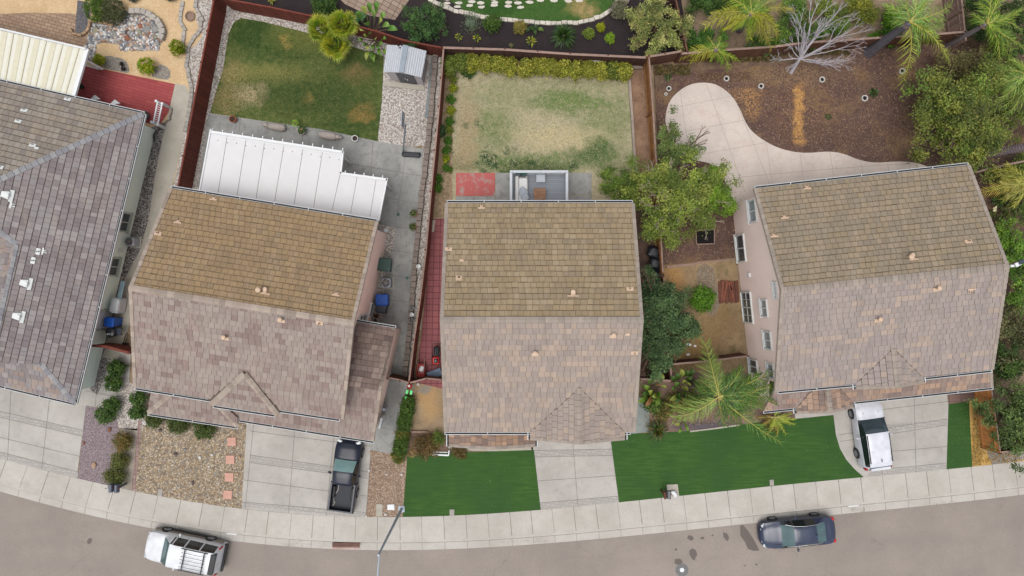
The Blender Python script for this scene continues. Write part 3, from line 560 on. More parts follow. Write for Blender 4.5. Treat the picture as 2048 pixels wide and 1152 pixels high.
def vent(roof, pl, px, py, kind='plate', mat=None, ang=None, flip=False):
    mat = mat or PEACH; p = pl.on(px, py, .06); up = Vector((pl.up.x, pl.up.y, pl.s)).normalized(); u = Vector((-pl.up.y, pl.up.x, 0)); N = u.cross(up)
    if N.z < 0: N = -N; u = -u
    R = Matrix((u, up, N)).transposed(); mb = MB()
    def bx(x, y, z, sx, sy, sz, m=0): mb.box(p + R @ Vector((x, y, z)), (sx, sy, sz), tilt=R, m=m)
    if kind == 'plate':
        bx(0, 0, 0, .46, .26, .02); mb.tube(p + Vector((0, 0, 0)) - up * .05, p + Vector((0, 0, .22)) - up * .05, .055, .055, 10); mb.tube(p + Vector((0, 0, .2)) - up * .05, p + Vector((0, 0, .225)) - up * .05, .04, .04, 8, m=1)
    elif kind == 'tee':
        bx(0, .08, 0, .5, .10, .04); bx(0, -.06, 0, .2, .26, .02); mb.tube(p - up * .14, p + Vector((0, 0, .2)) - up * .14, .06, .06, 10); mb.tube(p + Vector((0, 0, .18)) - up * .14, p + Vector((0, 0, .205)) - up * .14, .045, .045, 8, m=1)
    elif kind == 'cap':
        bx(0, 0, 0, .44, .24, .02); mb.tube(p + up * .1, p + Vector((0, 0, .35)) + up * .1, .07, .07, 12); mb.lathe(p + Vector((0, 0, .3)) + up * .1, [(.15, 0), (.15, .06), (.1, .1), (0, .12)], 14)
    elif kind == 'elbow':
        bx(-.05, .12, .01, .62, .09, .04); bx(0, -.05, .03, .26, .36, .1); mb.tube(p - up * .2, p + Vector((0, 0, .24)) - up * .2, .14, .13, 12); mb.tube(p + u * .3 - up * .1, p + Vector((0, 0, .5)) + u * .3 - up * .1, .07, .07, 12)
        mb.lathe(p + Vector((0, 0, .5)) + u * .3 - up * .1, [(.17, 0), (.17, .05), (.1, .1), (0, .11)], 14)
    elif kind == 'bell':
        bx(0, .14, .02, .72, .07, .05); bx(0, .0, .06, .3, .26, .14); mb.tube(p - up * .14 + Vector((0, 0, .02)), p + Vector((0, 0, .22)) - up * .14, .15, .14, 14); mb.tube(p + Vector((0, 0, .2)) - up * .16, p + Vector((0, 0, .225)) - up * .16, .06, .06, 10, m=1)
    elif kind == 'skylet':
        bx(0, 0, 0, .42, .34, .05); bx(0, .0, .06, .26, .2, .08); bx(.0, -.02, .105, .14, .1, .01, 1)
    elif kind == 'small':
        bx(0, 0, 0, .28, .16, .03)
    elif kind == 'hood':
        mb.mesh([p + R @ Vector(v) for v in [(-.42, -.14, .01), (.42, -.14, .01), (.42, .1, .01), (-.42, .1, .01), (-.42, -.14, .06), (.42, -.14, .06), (.42, .1, .1), (-.42, .1, .1)]], [(4, 5, 6, 7), (0, 1, 5, 4), (1, 2, 6, 5), (2, 3, 7, 6), (3, 0, 4, 7)])
        mb.mesh([p + R @ Vector(v) for v in [(-.3, .1, .0), (.3, .1, .0), (.2, .62, .0), (-.2, .62, .0), (-.26, .1, .2), (.26, .1, .2), (.17, .6, .06), (-.17, .6, .06)]], [(4, 5, 6, 7), (1, 2, 6, 5), (2, 3, 7, 6), (3, 0, 4, 7), (0, 1, 5, 4)])
        mb.tube(p + up * .18, p + up * .18 + Vector((0, 0, .22)), .2, .17, 14)
    mb.v = [tuple(p + (Vector(q) - p) * .85) for q in mb.v]; return part('roof_vent', mb, [mat, HOLE], roof)
GLASS = None
def glassmat(name, col, rough=.08):
    s = S(name, 'obj'); x = s.mix(s.map(s.noise(1.5, 2), .3, .7), col, tuple(v * 1.4 for v in col[:3]) + (1,)); return s.out(x, rough, spec=.6)
GLASS = glassmat('window_glass', c(76, 84, 88)); BLIND = glassmat('window_with_blinds', c(150, 160, 164)); FRAME = plain('window_frame_white', c(240, 242, 240), .5, .03); FRAMEG = plain('window_frame_sage', c(190, 200, 190), .5, .04)
def window(t, A, B, px0, py0, px1, py1, out, blinds=False, split='h', fr=None, grid=False):
    """window on the wall plane A-B; px rectangle gives two opposite corners on the wall"""
    p = onwall(px0, (py0 + py1) / 2, A, B); q = onwall(px1, (py0 + py1) / 2, A, B); z0, z1 = sorted((p.z, q.z))
    mx = (px0 + px1) / 2; a = onwall(mx, py0, A, B); b = onwall(mx, py1, A, B); a.z = b.z = 0; d = (b - a); Lw = d.length; d.normalize(); o = Vector((out[0], out[1], 0)).normalized()
    cz = (z0 + z1) / 2; hh = z1 - z0; ctr = (a + b) / 2; ctr.z = cz; rz = math.atan2(d.y, d.x); fr = fr or FRAME
    m = MB(); w = .1
    for sx in (-1, 1): m.box(ctr + d * sx * (Lw / 2 - w / 2) + o * .04, (w, .1, hh), rz)
    for sz in (-1, 1): m.box(ctr + Vector((0, 0, sz * (hh / 2 - w / 2))) + o * .042, (Lw - 2 * w + .004, .1, w), rz)
    if split == 'h': m.box(ctr + o * .03, (.07, .07, hh - 2 * w), rz)
    else: m.box(ctr + o * .03, (Lw - 2 * w, .07, .07), rz)
    if grid:
        for k in (-.25, .25): m.box(ctr + d * k * Lw + o * .02, (.025, .04, hh - 2 * w), rz)
        m.box(ctr + o * .021, (Lw - 2 * w, .04, .025), rz)
    f = part('window', m, fr, t)
    m = MB(); m.box(ctr + o * .005, (Lw - 2 * w, .02, hh - 2 * w), rz); part('pane', m, BLIND if blinds else GLASS, f)
    m = MB(); m.box(ctr + o * .06 - Vector((0, 0, hh / 2 + .03)), (Lw + .1, .14, .06), rz); part('sill', m, fr, f)
def isect_ridge(pa, pb, px, py, zr):               # point on the crease of two roof planes nearest the pixel
    u = Vector((-pa.up.y, pa.up.x, 0)); Q = G(px, py, zr)
    for _ in range(6):
        d = pa.z(Q.x, Q.y) - pb.z(Q.x, Q.y); g = pa.s * pa.up.length + pb.s * pb.up.dot(-pa.up); Q = Q - Vector((pa.up.x, pa.up.y, 0)) * d / (pa.s - pb.s * pb.up.dot(pa.up))
    Q.z = pa.z(Q.x, Q.y); return Q
def rake(mb, a, b, o, pal, seed):                  # light barge tiles along a gable edge
    o = Vector((o[0], o[1], 0)).normalized(); caps(mb, a - o * .1, b - o * .1, pal, w=.2, seg=.34, lift=.05, seed=seed, drop=.01)
def inset(poly, d):                                # shrink a convex plan polygon
    cx = sum(p.x for p in poly) / len(poly); cy = sum(p.y for p in poly) / len(poly); n = len(poly); out = []
    ls = []
    for i in range(n):
        a, b = poly[i], poly[(i + 1) % n]; e = Vector((b.x - a.x, b.y - a.y)); nn = Vector((-e.y, e.x)).normalized()
        if nn.dot(Vector((cx - a.x, cy - a.y))) < 0: nn = -nn
        dd = d[i] if isinstance(d, (list, tuple)) else d; ls.append((Vector((a.x, a.y)) + nn * dd, e))
    for i in range(n):
        (p, r), (q, s_) = ls[i - 1], ls[i]; cr = r.x * s_.y - r.y * s_.x; t = ((q - p).x * s_.y - (q - p).y * s_.x) / cr; out.append(Vector((p.x + r.x * t, p.y + r.y * t, 0)))
    return out
def walls(t, foot, ztop, mat, gables=(), name='wall'):
    mb = MB(); n = len(foot)
    for i in range(n):
        a, b = foot[i], foot[(i + 1) % n]; za, zb = ztop(a), ztop(b); pts = [Vector((a.x, a.y, -.01)), Vector((b.x, b.y, -.01)), Vector((b.x, b.y, zb))]
        if i in gables: g = gables[i]; pts.append(g)
        pts.append(Vector((a.x, a.y, za))); mb.face(pts)
    return part(name, mb, mat, t)

# palettes
PB = [c(162, 146, 138), c(157, 138, 131), c(168, 153, 144), c(146, 124, 118), c(161, 144, 136), c(164, 149, 140)]
PC = [c(170, 155, 145), c(178, 160, 146), c(163, 150, 143), c(184, 164, 147), c(167, 153, 144), c(160, 147, 141)]
PD = [c(164, 152, 146), c(169, 156, 148), c(160, 148, 144), c(182, 162, 147), c(165, 152, 146), c(161, 149, 145)]
PM = [c(164, 145, 118), c(154, 136, 112), c(173, 151, 121), c(149, 133, 114), c(162, 140, 110), c(176, 156, 130)]
PMB = [c(162, 135, 104), c(154, 129, 102), c(168, 140, 107), c(148, 126, 102), c(160, 134, 106)]
PMD = [c(156, 141, 120), c(149, 136, 118), c(160, 142, 115), c(163, 145, 125), c(146, 135, 121), c(167, 148, 124)]
PA = [c(148, 142, 144), c(138, 130, 132), c(158, 152, 152), c(128, 118, 122), c(150, 142, 142), c(142, 132, 136)]
PAN = [c(150, 144, 136), c(142, 134, 128), c(158, 150, 142), c(136, 128, 124), c(152, 142, 130)]
CAPC = [c(164, 152, 141), c(157, 146, 136), c(170, 157, 146)]; CAPB = [c(172, 156, 144), c(158, 143, 131), c(180, 165, 152)]; CAPA = [c(150, 150, 154), c(140, 140, 146), c(160, 160, 162)]

def soften(pal, k, tone=(1, 1, 1)):
    mean = [sum(p[i] for p in pal) / len(pal) for i in range(3)]; return [tuple((p[i] * (1 - k) + mean[i] * k) * tone[i] for i in range(3)) + (1,) for p in pal]
PC = soften(PC, .3); PD = soften(PD, .3); PB = soften(PB, .1, (.98, .99, 1.0)); PM = soften(PM, .25, (.95, .98, .97)); PMB = soften(PMB, .1, (.95, .99, .97)); PMD = soften(PMD, .3, (.97, .98, .98))
def gable_house(name, label, loc, BL, BR, RL, RR, FL, FR, palN, palS, matN, matS, wallmat, cap, seed, undN=None, undS=None):
    """two-slope house: back eave BL-BR, ridge RL-RR, front eave FL-FR in photo pixels"""
    ze, sl = 5.3, .42; t = thing(name, label, 'house', loc)
    bl, br = G(*BL, ze), G(*BR, ze); fl, fr = G(*FL, ze), G(*FR, ze); e = ((br - bl).normalized() + (fr - fl).normalized()); v = Vector((-e.y, e.x, 0)).normalized()
    D_ = ((bl + br) / 2 - (fl + fr) / 2).dot(v)
    # level the eaves square to the same ridge direction
    pn = Plane((bl + br) / 2, -v, sl); ps = Plane((fl + fr) / 2, v, sl); bl, br = pn.on(*BL), pn.on(*BR); fl, fr = ps.on(*FL), ps.on(*FR)
    zr = ze + sl * D_ / 2; rl, rr = isect_ridge(pn, ps, *RL, zr), isect_ridge(pn, ps, *RR, zr)
    roof = MB(); deck(roof, [bl, br, rr, rl], m=2); deck(roof, [fl, fr, rr, rl], m=0)
    R0 = part('roof', roof, [undS or UND, FASC, undN or UNDM], t)
    mb = MB(); tiles(mb, [bl, br, rr, rl], pn, palN, seed, gv=.05, gu=.02, jog=.012); part('mossy_back_slope', mb, matN, R0)
    mb = MB(); tiles(mb, [fl, fr, rr, rl], ps, palS, seed + 1); part('front_slope', mb, matS, R0)
    mb = MB(); caps(mb, rl, rr, cap, w=.34, seed=seed); o = (rr - rl).normalized()
    rake(mb, bl, rl, -o, cap, seed + 3); rake(mb, fl, rl, -o, cap, seed + 4); rake(mb, br, rr, o, cap, seed + 5); rake(mb, fr, rr, o, cap, seed + 6); part('ridge_cap', mb, TILE, R0)
    foot = inset([bl, br, fr, fl], [.35, .45, .35, .45])
    zt = lambda p: min(pn.z(p.x, p.y), ps.z(p.x, p.y)) - .165
    mid_r = (foot[1] + foot[2]) / 2; mid_l = (foot[3] + foot[0]) / 2
    def apex(a, b):
        best = None
        for k in range(101):
            p = a + (b - a) * k / 100; z = min(pn.z(p.x, p.y), ps.z(p.x, p.y)) - .165
            if best is None or z > best.z: best = Vector((p.x, p.y, z))
        return best
    walls(t, foot, zt, wallmat, {1: apex(foot[1], foot[2]), 3: apex(foot[3], foot[0])})
    return t, R0, pn, ps, dict(bl=bl, br=br, fl=fl, fr=fr, rl=rl, rr=rr, v=v, o=o, foot=foot, zr=zr)
# ---------------------------------------------------------------- house C (centre)
hc, rc, cn, cs, q = gable_house('two_storey_house', 'central two storey house with mossy tile roof between red pavers and tree row', (0.6, -1.7, 0),
    (890, 406), (1269, 406), (880, 636), (1287, 636), (888, 864), (1271, 864), PM, PC, TILEM, TILE, PINK, CAPC, 11)
v, o = q['v'], q['o']
dormL, dormR = cs.on(1061, 864), cs.on(1249, 864)
gutter(hc, [(q['bl'] + o * .12, q['br'] - o * .12, v), (q['fl'] + o * .05, dormL, -v), (dormR, q['fr'] - o * .3, -v)])
GDOOR = plain('garage_door_cream', c(226, 216, 204), .5, .04)
def wallrect(t, name, a, b, k0, k1, z0, z1, out, mat):      # door or window set on a wall line a-b
    p, q = a.lerp(b, k0), a.lerp(b, k1); ctr = (p + q) / 2; o = Vector((out[0], out[1], 0)).normalized(); d = q - p; d.z = 0; rz = math.atan2(d.y, d.x); m = MB()
    if 'window' in name:
        for sg in (-1, 1): m.box(Vector((ctr.x, ctr.y, (z0 + z1) / 2)) + d.normalized() * sg * d.length / 2 + o * .04, (.1, .1, z1 - z0 + .1), rz); m.box(Vector((ctr.x, ctr.y, (z0 + z1) / 2 + sg * (z1 - z0) / 2)) + o * .042, (d.length - .1, .1, .1), rz)
        w_ = part(name, m, FRAME, t); m = MB(); m.box(Vector((ctr.x, ctr.y, (z0 + z1) / 2)) + o * .02, (d.length - .1, .03, z1 - z0 - .1), rz); part('pane', m, mat, w_); return w_
    n = 4
    for i in range(n): m.box(Vector((ctr.x, ctr.y, z0 + (i + .5) * (z1 - z0) / n)) + o * .04, (d.length, .05, (z1 - z0) / n - .03), rz)
    return part(name, m, mat, t)
def gable_dormer(t, roofobj, base, ax, ay, lx, ly, rx, ry, ext, pal, seed, slope=.42, mat=None, gut=True):
    """street-facing gable growing out of plane base; apex px, eave px left/right, ext metres forward of the eave"""
    o_ = Vector((-base.up.y, base.up.x, 0)); L = base.on(lx, ly); Rr = base.on(rx, ry)
    if (Rr - L).dot(o_) < 0: o_ = -o_
    f = -base.up; hw = (Rr - L).dot(o_) / 2; zc = (L.z + Rr.z) / 2; mid = (L + Rr) / 2; rise = hw * slope; zr = zc + rise
    pl_ = Plane(L, o_, slope); pr_ = Plane(Rr, -o_, slope); Fm = mid + f * ext; Fm.z = zr
    A = mid + base.up * (rise / base.s if base.s > 0 else 1); A.z = zr; FL_ = L + f * ext; FR_ = Rr + f * ext; FL_.z = L.z; FR_.z = Rr.z
    mb = MB(); deck(mb, [L, FL_, Fm, A], .14, lift=.01); deck(mb, [Rr, FR_, Fm, A], .14, lift=.01); d0 = part('dormer', mb, [UND, FASC], t)
    mb = MB(); tiles(mb, [L, FL_, Fm, A], pl_, pal, seed, lift=.02); tiles(mb, [Rr, FR_, Fm, A], pr_, pal, seed + 1, lift=.02); part('dormer_tiles', mb, mat or TILE, d0)
    mb = MB(); caps(mb, A, Fm, CAPC, w=.3, lift=.07, seed=seed); caps(mb, FL_ - f * .08, Fm - f * .08, CAPC, w=.18, lift=.06, seed=seed + 2, drop=.01); caps(mb, FR_ - f * .08, Fm - f * .08, CAPC, w=.18, lift=.06, seed=seed + 3, drop=.01); part('ridge_cap', mb, TILE, d0)
    mb = MB(); mb.face([FL_ - f * .5 - Vector((0, 0, .15)), FR_ - f * .5 - Vector((0, 0, .15)), Fm - f * .5 - Vector((0, 0, .15))]); mb.bar(FL_ + Vector((0, 0, .0)), Fm, .03, .2); mb.bar(FR_, Fm, .03, .2)
    if zc > 4: a, b = FL_ - f * .5, FR_ - f * .5; a, b = a + o_ * .4, b - o_ * .4; mb.face([Vector((a.x, a.y, 0)), Vector((b.x, b.y, 0)), Vector((b.x, b.y, zc - .1)), Vector((a.x, a.y, zc - .1))])
    part('gable_front', mb, PINK, d0)
    if zc > 4 and roofobj is rc: wallrect(t, 'garage_door', b, a, .08, .92, 0, 2.2, f, GDOOR); wallrect(t, 'front_window', b, a, .32, .68, 3.0, 4.3, f, GLASS)
    # dark valley lines
    mb = MB()
    for e in (L, Rr): mb.bar(e + Vector((0, 0, .05)), A + Vector((0, 0, .05)), .05, .02)
    part('valley_flashing', mb, UND, d0)
    if gut:
        mb = MB()
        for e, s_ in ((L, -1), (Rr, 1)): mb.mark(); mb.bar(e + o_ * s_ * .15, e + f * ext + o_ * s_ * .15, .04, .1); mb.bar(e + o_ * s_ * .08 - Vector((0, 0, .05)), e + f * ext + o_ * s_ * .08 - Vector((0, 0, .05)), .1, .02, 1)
        part('gutter', mb, [WHITE, DARKIN], d0)
    return d0
gable_dormer(hc, rc, cs, 1158, 773, 1061, 864, 1249, 864, .45, PC, 31)
for px, py, k in [(963, 414, 'tee'), (897, 498, 'plate'), (923, 521, 'small'), (918, 556, 'skylet'), (1146, 588, 'bell'), (1260, 578, 'plate')]: vent(rc, cn, px, py, k)
for px, py, k in [(1226, 673, 'cap'), (1255, 669, 'small'), (1070, 709, 'cap'), (1269, 706, 'plate')]: vent(rc, cs, px, py, k)
# low gabled porch roof left of the drive
def low_gable(t, xl, xr, ytop, ybot, ze, rise, pal, seed, xm=None):
    L0, L1 = G(xl, ytop, ze), G(xl, ybot, ze); R0_, R1 = G(xr, ytop, ze), G(xr, ybot, ze); xm = xm or (xl + xr) / 2
    M0, M1 = G(xm, ytop, ze + rise), G(xm, ybot, ze + rise); M1.y = (L1.y + R1.y) / 2; M0.y = L0.y
    s1 = rise / abs(M0.x - L0.x); s2 = rise / abs(R0_.x - M0.x); pl_ = Plane(L0, (1, 0), s1); pr_ = Plane(R0_, (-1, 0), s2)
    mb = MB(); deck(mb, [L0, L1, M1, M0], .14); deck(mb, [R0_, R1, M1, M0], .14); d0 = part('porch_roof', mb, [UND, FASC], t)
    mb = MB(); tiles(mb, [L0, L1, M1, M0], pl_, pal, seed, row=.36, w=.34); tiles(mb, [R0_, R1, M1, M0], pr_, pal, seed + 1, row=.36, w=.34); part('porch_tiles', mb, TILE, d0)
    mb = MB(); up_ = Vector((0, .08, 0)); caps(mb, L1 + up_, M1 + up_, CAPC, w=.2, lift=.05, seed=seed, drop=.01); caps(mb, R1 + up_, M1 + up_, CAPC, w=.2, lift=.05, seed=seed + 1, drop=.01); part('ridge_cap', mb, TILE, d0)
    mb = MB()
    for e0, e1, s_ in ((L0, L1, -1), (R0_, R1, 1)): mb.mark(); mb.bar(e0 + Vector((s_ * .14, 0, 0)), e1 + Vector((s_ * .14, 0, 0)), .04, .1); mb.bar(e0 + Vector((s_ * .07, 0, -.05)), e1 + Vector((s_ * .07, 0, -.05)), .1, .02, 1)
    part('gutter', mb, [WHITE, DARKIN], d0)
    mb = MB()
    for e in (L1, R1): mb.mark(); mb.box((e.x + (.25 if e is L1 else -.25), e.y + .3, ze / 2 - .08), (.28, .28, ze - .16))
    part('porch_post', mb, PINK, t); return d0
low_gable(hc, 898, 1070, 850, 893, 2.9, .75, [c(150, 126, 112), c(170, 140, 118), c(136, 116, 106), c(184, 152, 128)], 41, 982)
# ---------------------------------------------------------------- house B (left of centre)
hb, rb, bn, bs, q = gable_house('two_storey_house', 'two storey house with ochre mossy back slope beside the long white patio cover', (-14.5, -1.5, 0),
    (339, 376), (757, 444), (258, 576), (709, 644), (267, 774), (688, 839), PMB, PB, TILEMB, TILE, PINK, CAPB, 51)
v, o = q['v'], q['o']; QB = q
gutter(hb, [(q['bl'] + o * .1, q['br'] - o * .1, v), (q['fl'] + o * .1, bs.on(424, 799), -v), (bs.on(554, 819), q['fr'] - o * .25, -v)])
for px, py, k in [(427, 397, 'tee'), (356, 443, 'tee'), (316, 467, 'plate'), (530, 584, 'elbow'), (672, 588, 'tee')]: vent(rb, bn, px, py, k)
for px, py, k in [(451, 677, 'cap'), (563, 642, 'cap'), (639, 646, 'plate')]: vent(rb, bs, px, py, k)
# hipped bay on the front slope
a_, l_, r_ = bs.on(489, 746), bs.on(420, 800), bs.on(556, 821); f_ = -v
mbp = Plane(bs.p0 + f_ * .0 + Vector((0, 0, .16)), v, .42)
A1, L1, R1 = mbp.on(489, 748), mbp.on(423, 809), mbp.on(555, 830)
mb = MB(); deck(mb, [A1, L1, R1], .16); mb.face([L1, A1, bs.on(489, 742), bs.on(415, 797)]); mb.face([R1, A1, bs.on(489, 742), bs.on(563, 818)])
d0 = part('roof_bay', mb, [UND, FASC], hb); mb = MB(); tiles(mb, [A1, L1, R1], mbp, PB, 60, lift=.01); part('bay_tiles', mb, TILE, d0)
mb = MB(); caps(mb, L1, A1, CAPB, w=.34, lift=.08, seed=3, drop=.07); caps(mb, R1, A1, CAPB, w=.34, lift=.08, seed=4, drop=.07); part('ridge_cap', mb, TILE, d0)
gutter(hb, [(mbp.on(427, 810), mbp.on(551, 829), f_)])
# lower front roof and garage roof
zl = 2.9; fp = Plane(G(295, 826, zl), v, .42)
e0, e1 = fp.on(296, 826), fp.on(475, 853); g0, g1 = fp.on(480, 840), fp.on(748, 882)
gp = Plane(G(748, 882, zl), v, .42); g0, g1 = gp.on(478, 839), gp.on(748, 882)
lb = MB()
P1 = [e0, e1, fp.on(475, 835), fp.on(435, 800), fp.on(345, 780)]; deck(lb, P1, .14)
gt0 = gp.on(445, 802); ridgeL, ridgeR = gp.on(695, 762), gp.on(765, 773); gtR = gp.on(690, 790)
P2 = [g0, g1, ridgeR, ridgeL, gp.on(670, 805), gt0]; deck(lb, P2, .14)
bp = Plane(G(735, 648, zl), -v, .42)     # back slope of the side wing
zrw = ridgeR.z; P3 = [bp.on(700, 642), bp.on(791, 657), ridgeR, ridgeL]
bpz = Plane(ridgeR, -v, .42)
w0 = ridgeR + v * ((ridgeR.z - zl) / .42)
bp = Plane(w0, -v, .42); P3 = [bp.on(695, 641), bp.on(791, 657), bp.at(ridgeR.x, ridgeR.y), bp.at(ridgeL.x, ridgeL.y)]; deck(lb, P3, .14)
lp = Plane(fp.on(296, 826), o, .42); P4 = [lp.on(302, 782), e0, fp.on(345, 782), lp.on(345, 782)]
P4 = [e0, fp.on(345, 785), lp.on(303, 783)]; deck(lb, P4, .14)
d0 = part('lower_roof', lb, [UND, FASC], hb)
mb = MB(); tiles(mb, P1, fp, PB, 70); tiles(mb, P2, gp, PB, 71); tiles(mb, P4, lp, PB, 73); part('lower_front_tiles', mb, TILE, d0)
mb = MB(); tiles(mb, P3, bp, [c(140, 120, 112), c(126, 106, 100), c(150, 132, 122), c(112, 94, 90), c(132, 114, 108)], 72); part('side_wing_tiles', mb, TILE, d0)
mb = MB(); caps(mb, e0, fp.on(345, 786), CAPB, w=.3, seed=5); caps(mb, e1, fp.on(436, 810), CAPB, w=.3, seed=6); caps(mb, ridgeL, ridgeR, CAPB, w=.3, seed=7)
rake(mb, g1, ridgeR, o, CAPB, 8); rake(mb, P3[1], ridgeR, o, CAPB, 9); part('ridge_cap', mb, TILE, d0)
gutter(hb, [(e0, e1, f_), (g0, g1, f_), (P3[0], P3[1], v)])
ft = [G(735, 657, 0), G(776, 664, 0), G(750, 872, 0), G(480, 830, 0)]
wg = [Vector((P3[1].x, P3[1].y, 0)) - o * .35 - v * .35, Vector((g1.x, g1.y, 0)) - o * .35 + v * .4]
pW = [wg[0], wg[1], Vector((g0.x, g0.y, 0)) + v * .4, Vector((g0.x, g0.y, 0)) + v * 2.5]; pW.append(Vector((P3[0].x, P3[0].y, 0)) - v * .35 - o * .5)
pB = pW; walls(hb, pW, lambda p: min(gp.z(p.x, p.y), bp.z(p.x, p.y)) - .145, PINK, {0: Vector((ridgeR.x, ridgeR.y, ridgeR.z - .15)) - o * .35}, 'garage_wall')
A, B = G(777, 467), G(747, 649); ow = (1, 0)
foot = QB['foot']; A, B = foot[1], foot[2]
window(hb, A, B, 739, 604, 751, 634, o, split='v'); window(hb, A, B, 716, 628, 731, 658, o, split='v'); window(hb, A, B, 711, 656, 726, 685, o, split='v')
# ---------------------------------------------------------------- house D (right)
hd, rd, dn, ds, q = gable_house('two_storey_house', 'two storey house with rose stucco side wall and tile roof behind silver car', (21, -0.5, 0),
    (1507, 378), (1940, 330), (1561, 577), (2018, 531), (1549, 783), (1987, 739), PMD, PD, TILEMD, TILE, PINKD, CAPC, 81)
v, o = q['v'], q['o']; QD = q; f_ = -v
dl, dr = ds.on(1711, 768), ds.on(1845, 755)
gutter(hd, [(q['bl'] + o * .1, q['br'] - o * .1, v), (q['fl'] + o * .2, dl, f_), (dr, q['fr'] - o * .1, f_)])
gable_dormer(hd, rd, ds, 1784, 700, 1711, 768, 1845, 755, .3, PD, 91)
for px, py, k in [(1614, 375, 'tee'), (1569, 434, 'tee'), (1548, 471, 'tee'), (1824, 516, 'elbow'), (1937, 483, 'plate')]: vent(rd, dn, px, py, k)
for px, py, k in [(1873, 579, 'cap'), (1943, 581, 'tee'), (1756, 641, 'cap')]: vent(rd, ds, px, py, k)
lw = Plane(G(1527, 822, 2.9), v, .36); lb = MB()
LA = [lw.on(1527, 822), lw.on(1592, 815), lw.on(1626, 783), lw.on(1640, 768), lw.on(1549, 778)]; deck(lb, LA, .14)
rw = Plane(G(1986, 773, 2.9), v, .36); LB_ = [rw.on(1704, 804), rw.on(1986, 774), rw.on(1984, 735), rw.on(1845, 748), rw.on(1780, 745), rw.on(1640, 768), rw.on(1674, 775)]; deck(lb, LB_, .14)
d0 = part('lower_roof', lb, [UND, FASC], hd); mb = MB(); tiles(mb, LA, lw, [c(170, 140, 126), c(184, 152, 134), c(150, 128, 120), c(160, 142, 134)], 95); tiles(mb, LB_, rw, [c(156, 134, 124), c(140, 122, 116), c(168, 144, 128), c(180, 150, 130), c(150, 130, 122)], 96); part('lower_front_tiles', mb, TILE, d0)
mb = MB(); rake(mb, LB_[1], LB_[2], o, CAPC, 97); part('ridge_cap', mb, TILE, d0)
gutter(hd, [(LA[0], LA[1], f_), (LB_[0], LB_[1], f_)])
lowp = Plane(G(1648, 811, 2.9), v, .36)
gable_dormer(hd, d0, lowp, 1648, 770, 1592, 817, 1705, 805, .32, [c(150, 128, 116), c(170, 142, 124), c(140, 122, 114), c(184, 156, 136)], 99)
gA, gB = G(1527, 822, 2.9), G(1986, 774, 2.9)
pW = [Vector((gA.x, gA.y, 0)) + v * .4 + o * .4, Vector((gB.x, gB.y, 0)) + v * .4 - o * .4, Vector((gB.x, gB.y, 0)) + v * 2 - o * .4, Vector((gA.x, gA.y, 0)) + v * 2 + o * .4]
walls(hd, pW, lambda p: 2.85 if (p - gA).dot(v) < 1 else 3.4, PINKD, {}, 'garage_wall')
A, B = QD['foot'][3], QD['foot'][0]
for w_ in [(1498, 398, 1514, 446, True, 'h', False), (1474, 468, 1491, 525, False, 'h', False), (1485, 583, 1505, 646, False, 'h', True), (1523, 598, 1536, 634, True, 'h', False), (1529, 662, 1544, 699, True, 'h', False), (1500, 718, 1516, 748, False, 'h', False), (1536, 726, 1549, 757, True, 'h', False), (1549, 563, 1555, 597, True, 'h', False)]:
    window(hd, A, B, w_[0], w_[1], w_[2], w_[3], -o, w_[4], w_[5], grid=w_[6])
mb = MB(); p = onwall(1500, 550, A, B); mb.box(p - o * .06, (.14, .25, .25), math.atan2(o.y, o.x)); part('wall_box', mb, WHITE, hd)
mb = MB(); pk = q['rr'] + o * .15; mb.box(pk, (.2, .12, .12)); mb.box(pk + Vector((.28, .1, .05)), (.3, .22, .1), .5); mb.box(pk + Vector((.42, .22, .12)), (.3, .2, .08), .5, 1)
part('security_light', mb, [WHITE, plain('lamp_dark', c(60, 70, 80), .3)], hd)
wallrect(hd, 'garage_door', pW[0], pW[1], .52, .9, 0, 2.2, -v, GDOOR); wallrect(hd, 'front_door', pW[0], pW[1], .3, .37, 0, 2.1, -v, plain('front_door_brown', c(110, 70, 56), .5)); wallrect(hd, 'front_window', pW[0], pW[1], .08, .2, .9, 2.2, -v, GLASS)
for a_, b_ in ((.12, .26), (.7, .86)): wallrect(hd, 'front_window', QD['foot'][2], QD['foot'][3], a_, b_, 3.6, 4.7, -v, GLASS)
vb_ = QB['v']; wallrect(hb, 'garage_door', pB[2], pB[1], .3, .92, 0, 2.2, -vb_, GDOOR)
for a_, b_ in ((.1, .25), (.7, .84)): wallrect(hb, 'front_window', QB['foot'][2], QB['foot'][3], a_, b_, 3.6, 4.7, -vb_, GLASS)
# ---------------------------------------------------------------- house A (far left)
ha = thing('single_storey_house', 'low sage green house with grey hipped shingle roof at left edge', 'house', (-28, -2, 0))
za = 2.8; e1_, e2_ = G(287, 228, za), G(149, 806, za); ed = (e2_ - e1_).normalized(); inw = Vector((ed.y, -ed.x, 0)); inw = inw if inw.x < 0 else -inw
EP = Plane(e1_, inw, .38); n1, n2 = G(0, 162, za), e1_.copy(); nd = (n2 - n1).normalized(); ninw = Vector((-ed.x, -ed.y, 0)) * -1
NP = Plane(e1_, ed, .38)         # falls to the back
SP = Plane(e2_, -ed, .38)
def cross(pa, pb, w):            # point on the crease at a distance w along from the common corner
    for k in range(1, 400):
        pass
hipd = (inw + ed).normalized(); hs_ = e1_ + hipd * 16; hipT = Vector((hs_.x, hs_.y, EP.z(hs_.x, hs_.y)))
e1b = EP.on(287, 228); e2b = EP.on(149, 806); sh = EP.on(82, 732); shl = EP.on(-60, 722); pk = EP.on(34, 489); pr1 = EP.on(0, 640); pr2 = EP.on(-26, 760)
hipd2 = (inw - ed).normalized(); sh = e2_ + hipd2 * ((EP.on(82, 732) - e2_).length * .985); sh.z = EP.z(sh.x, sh.y)
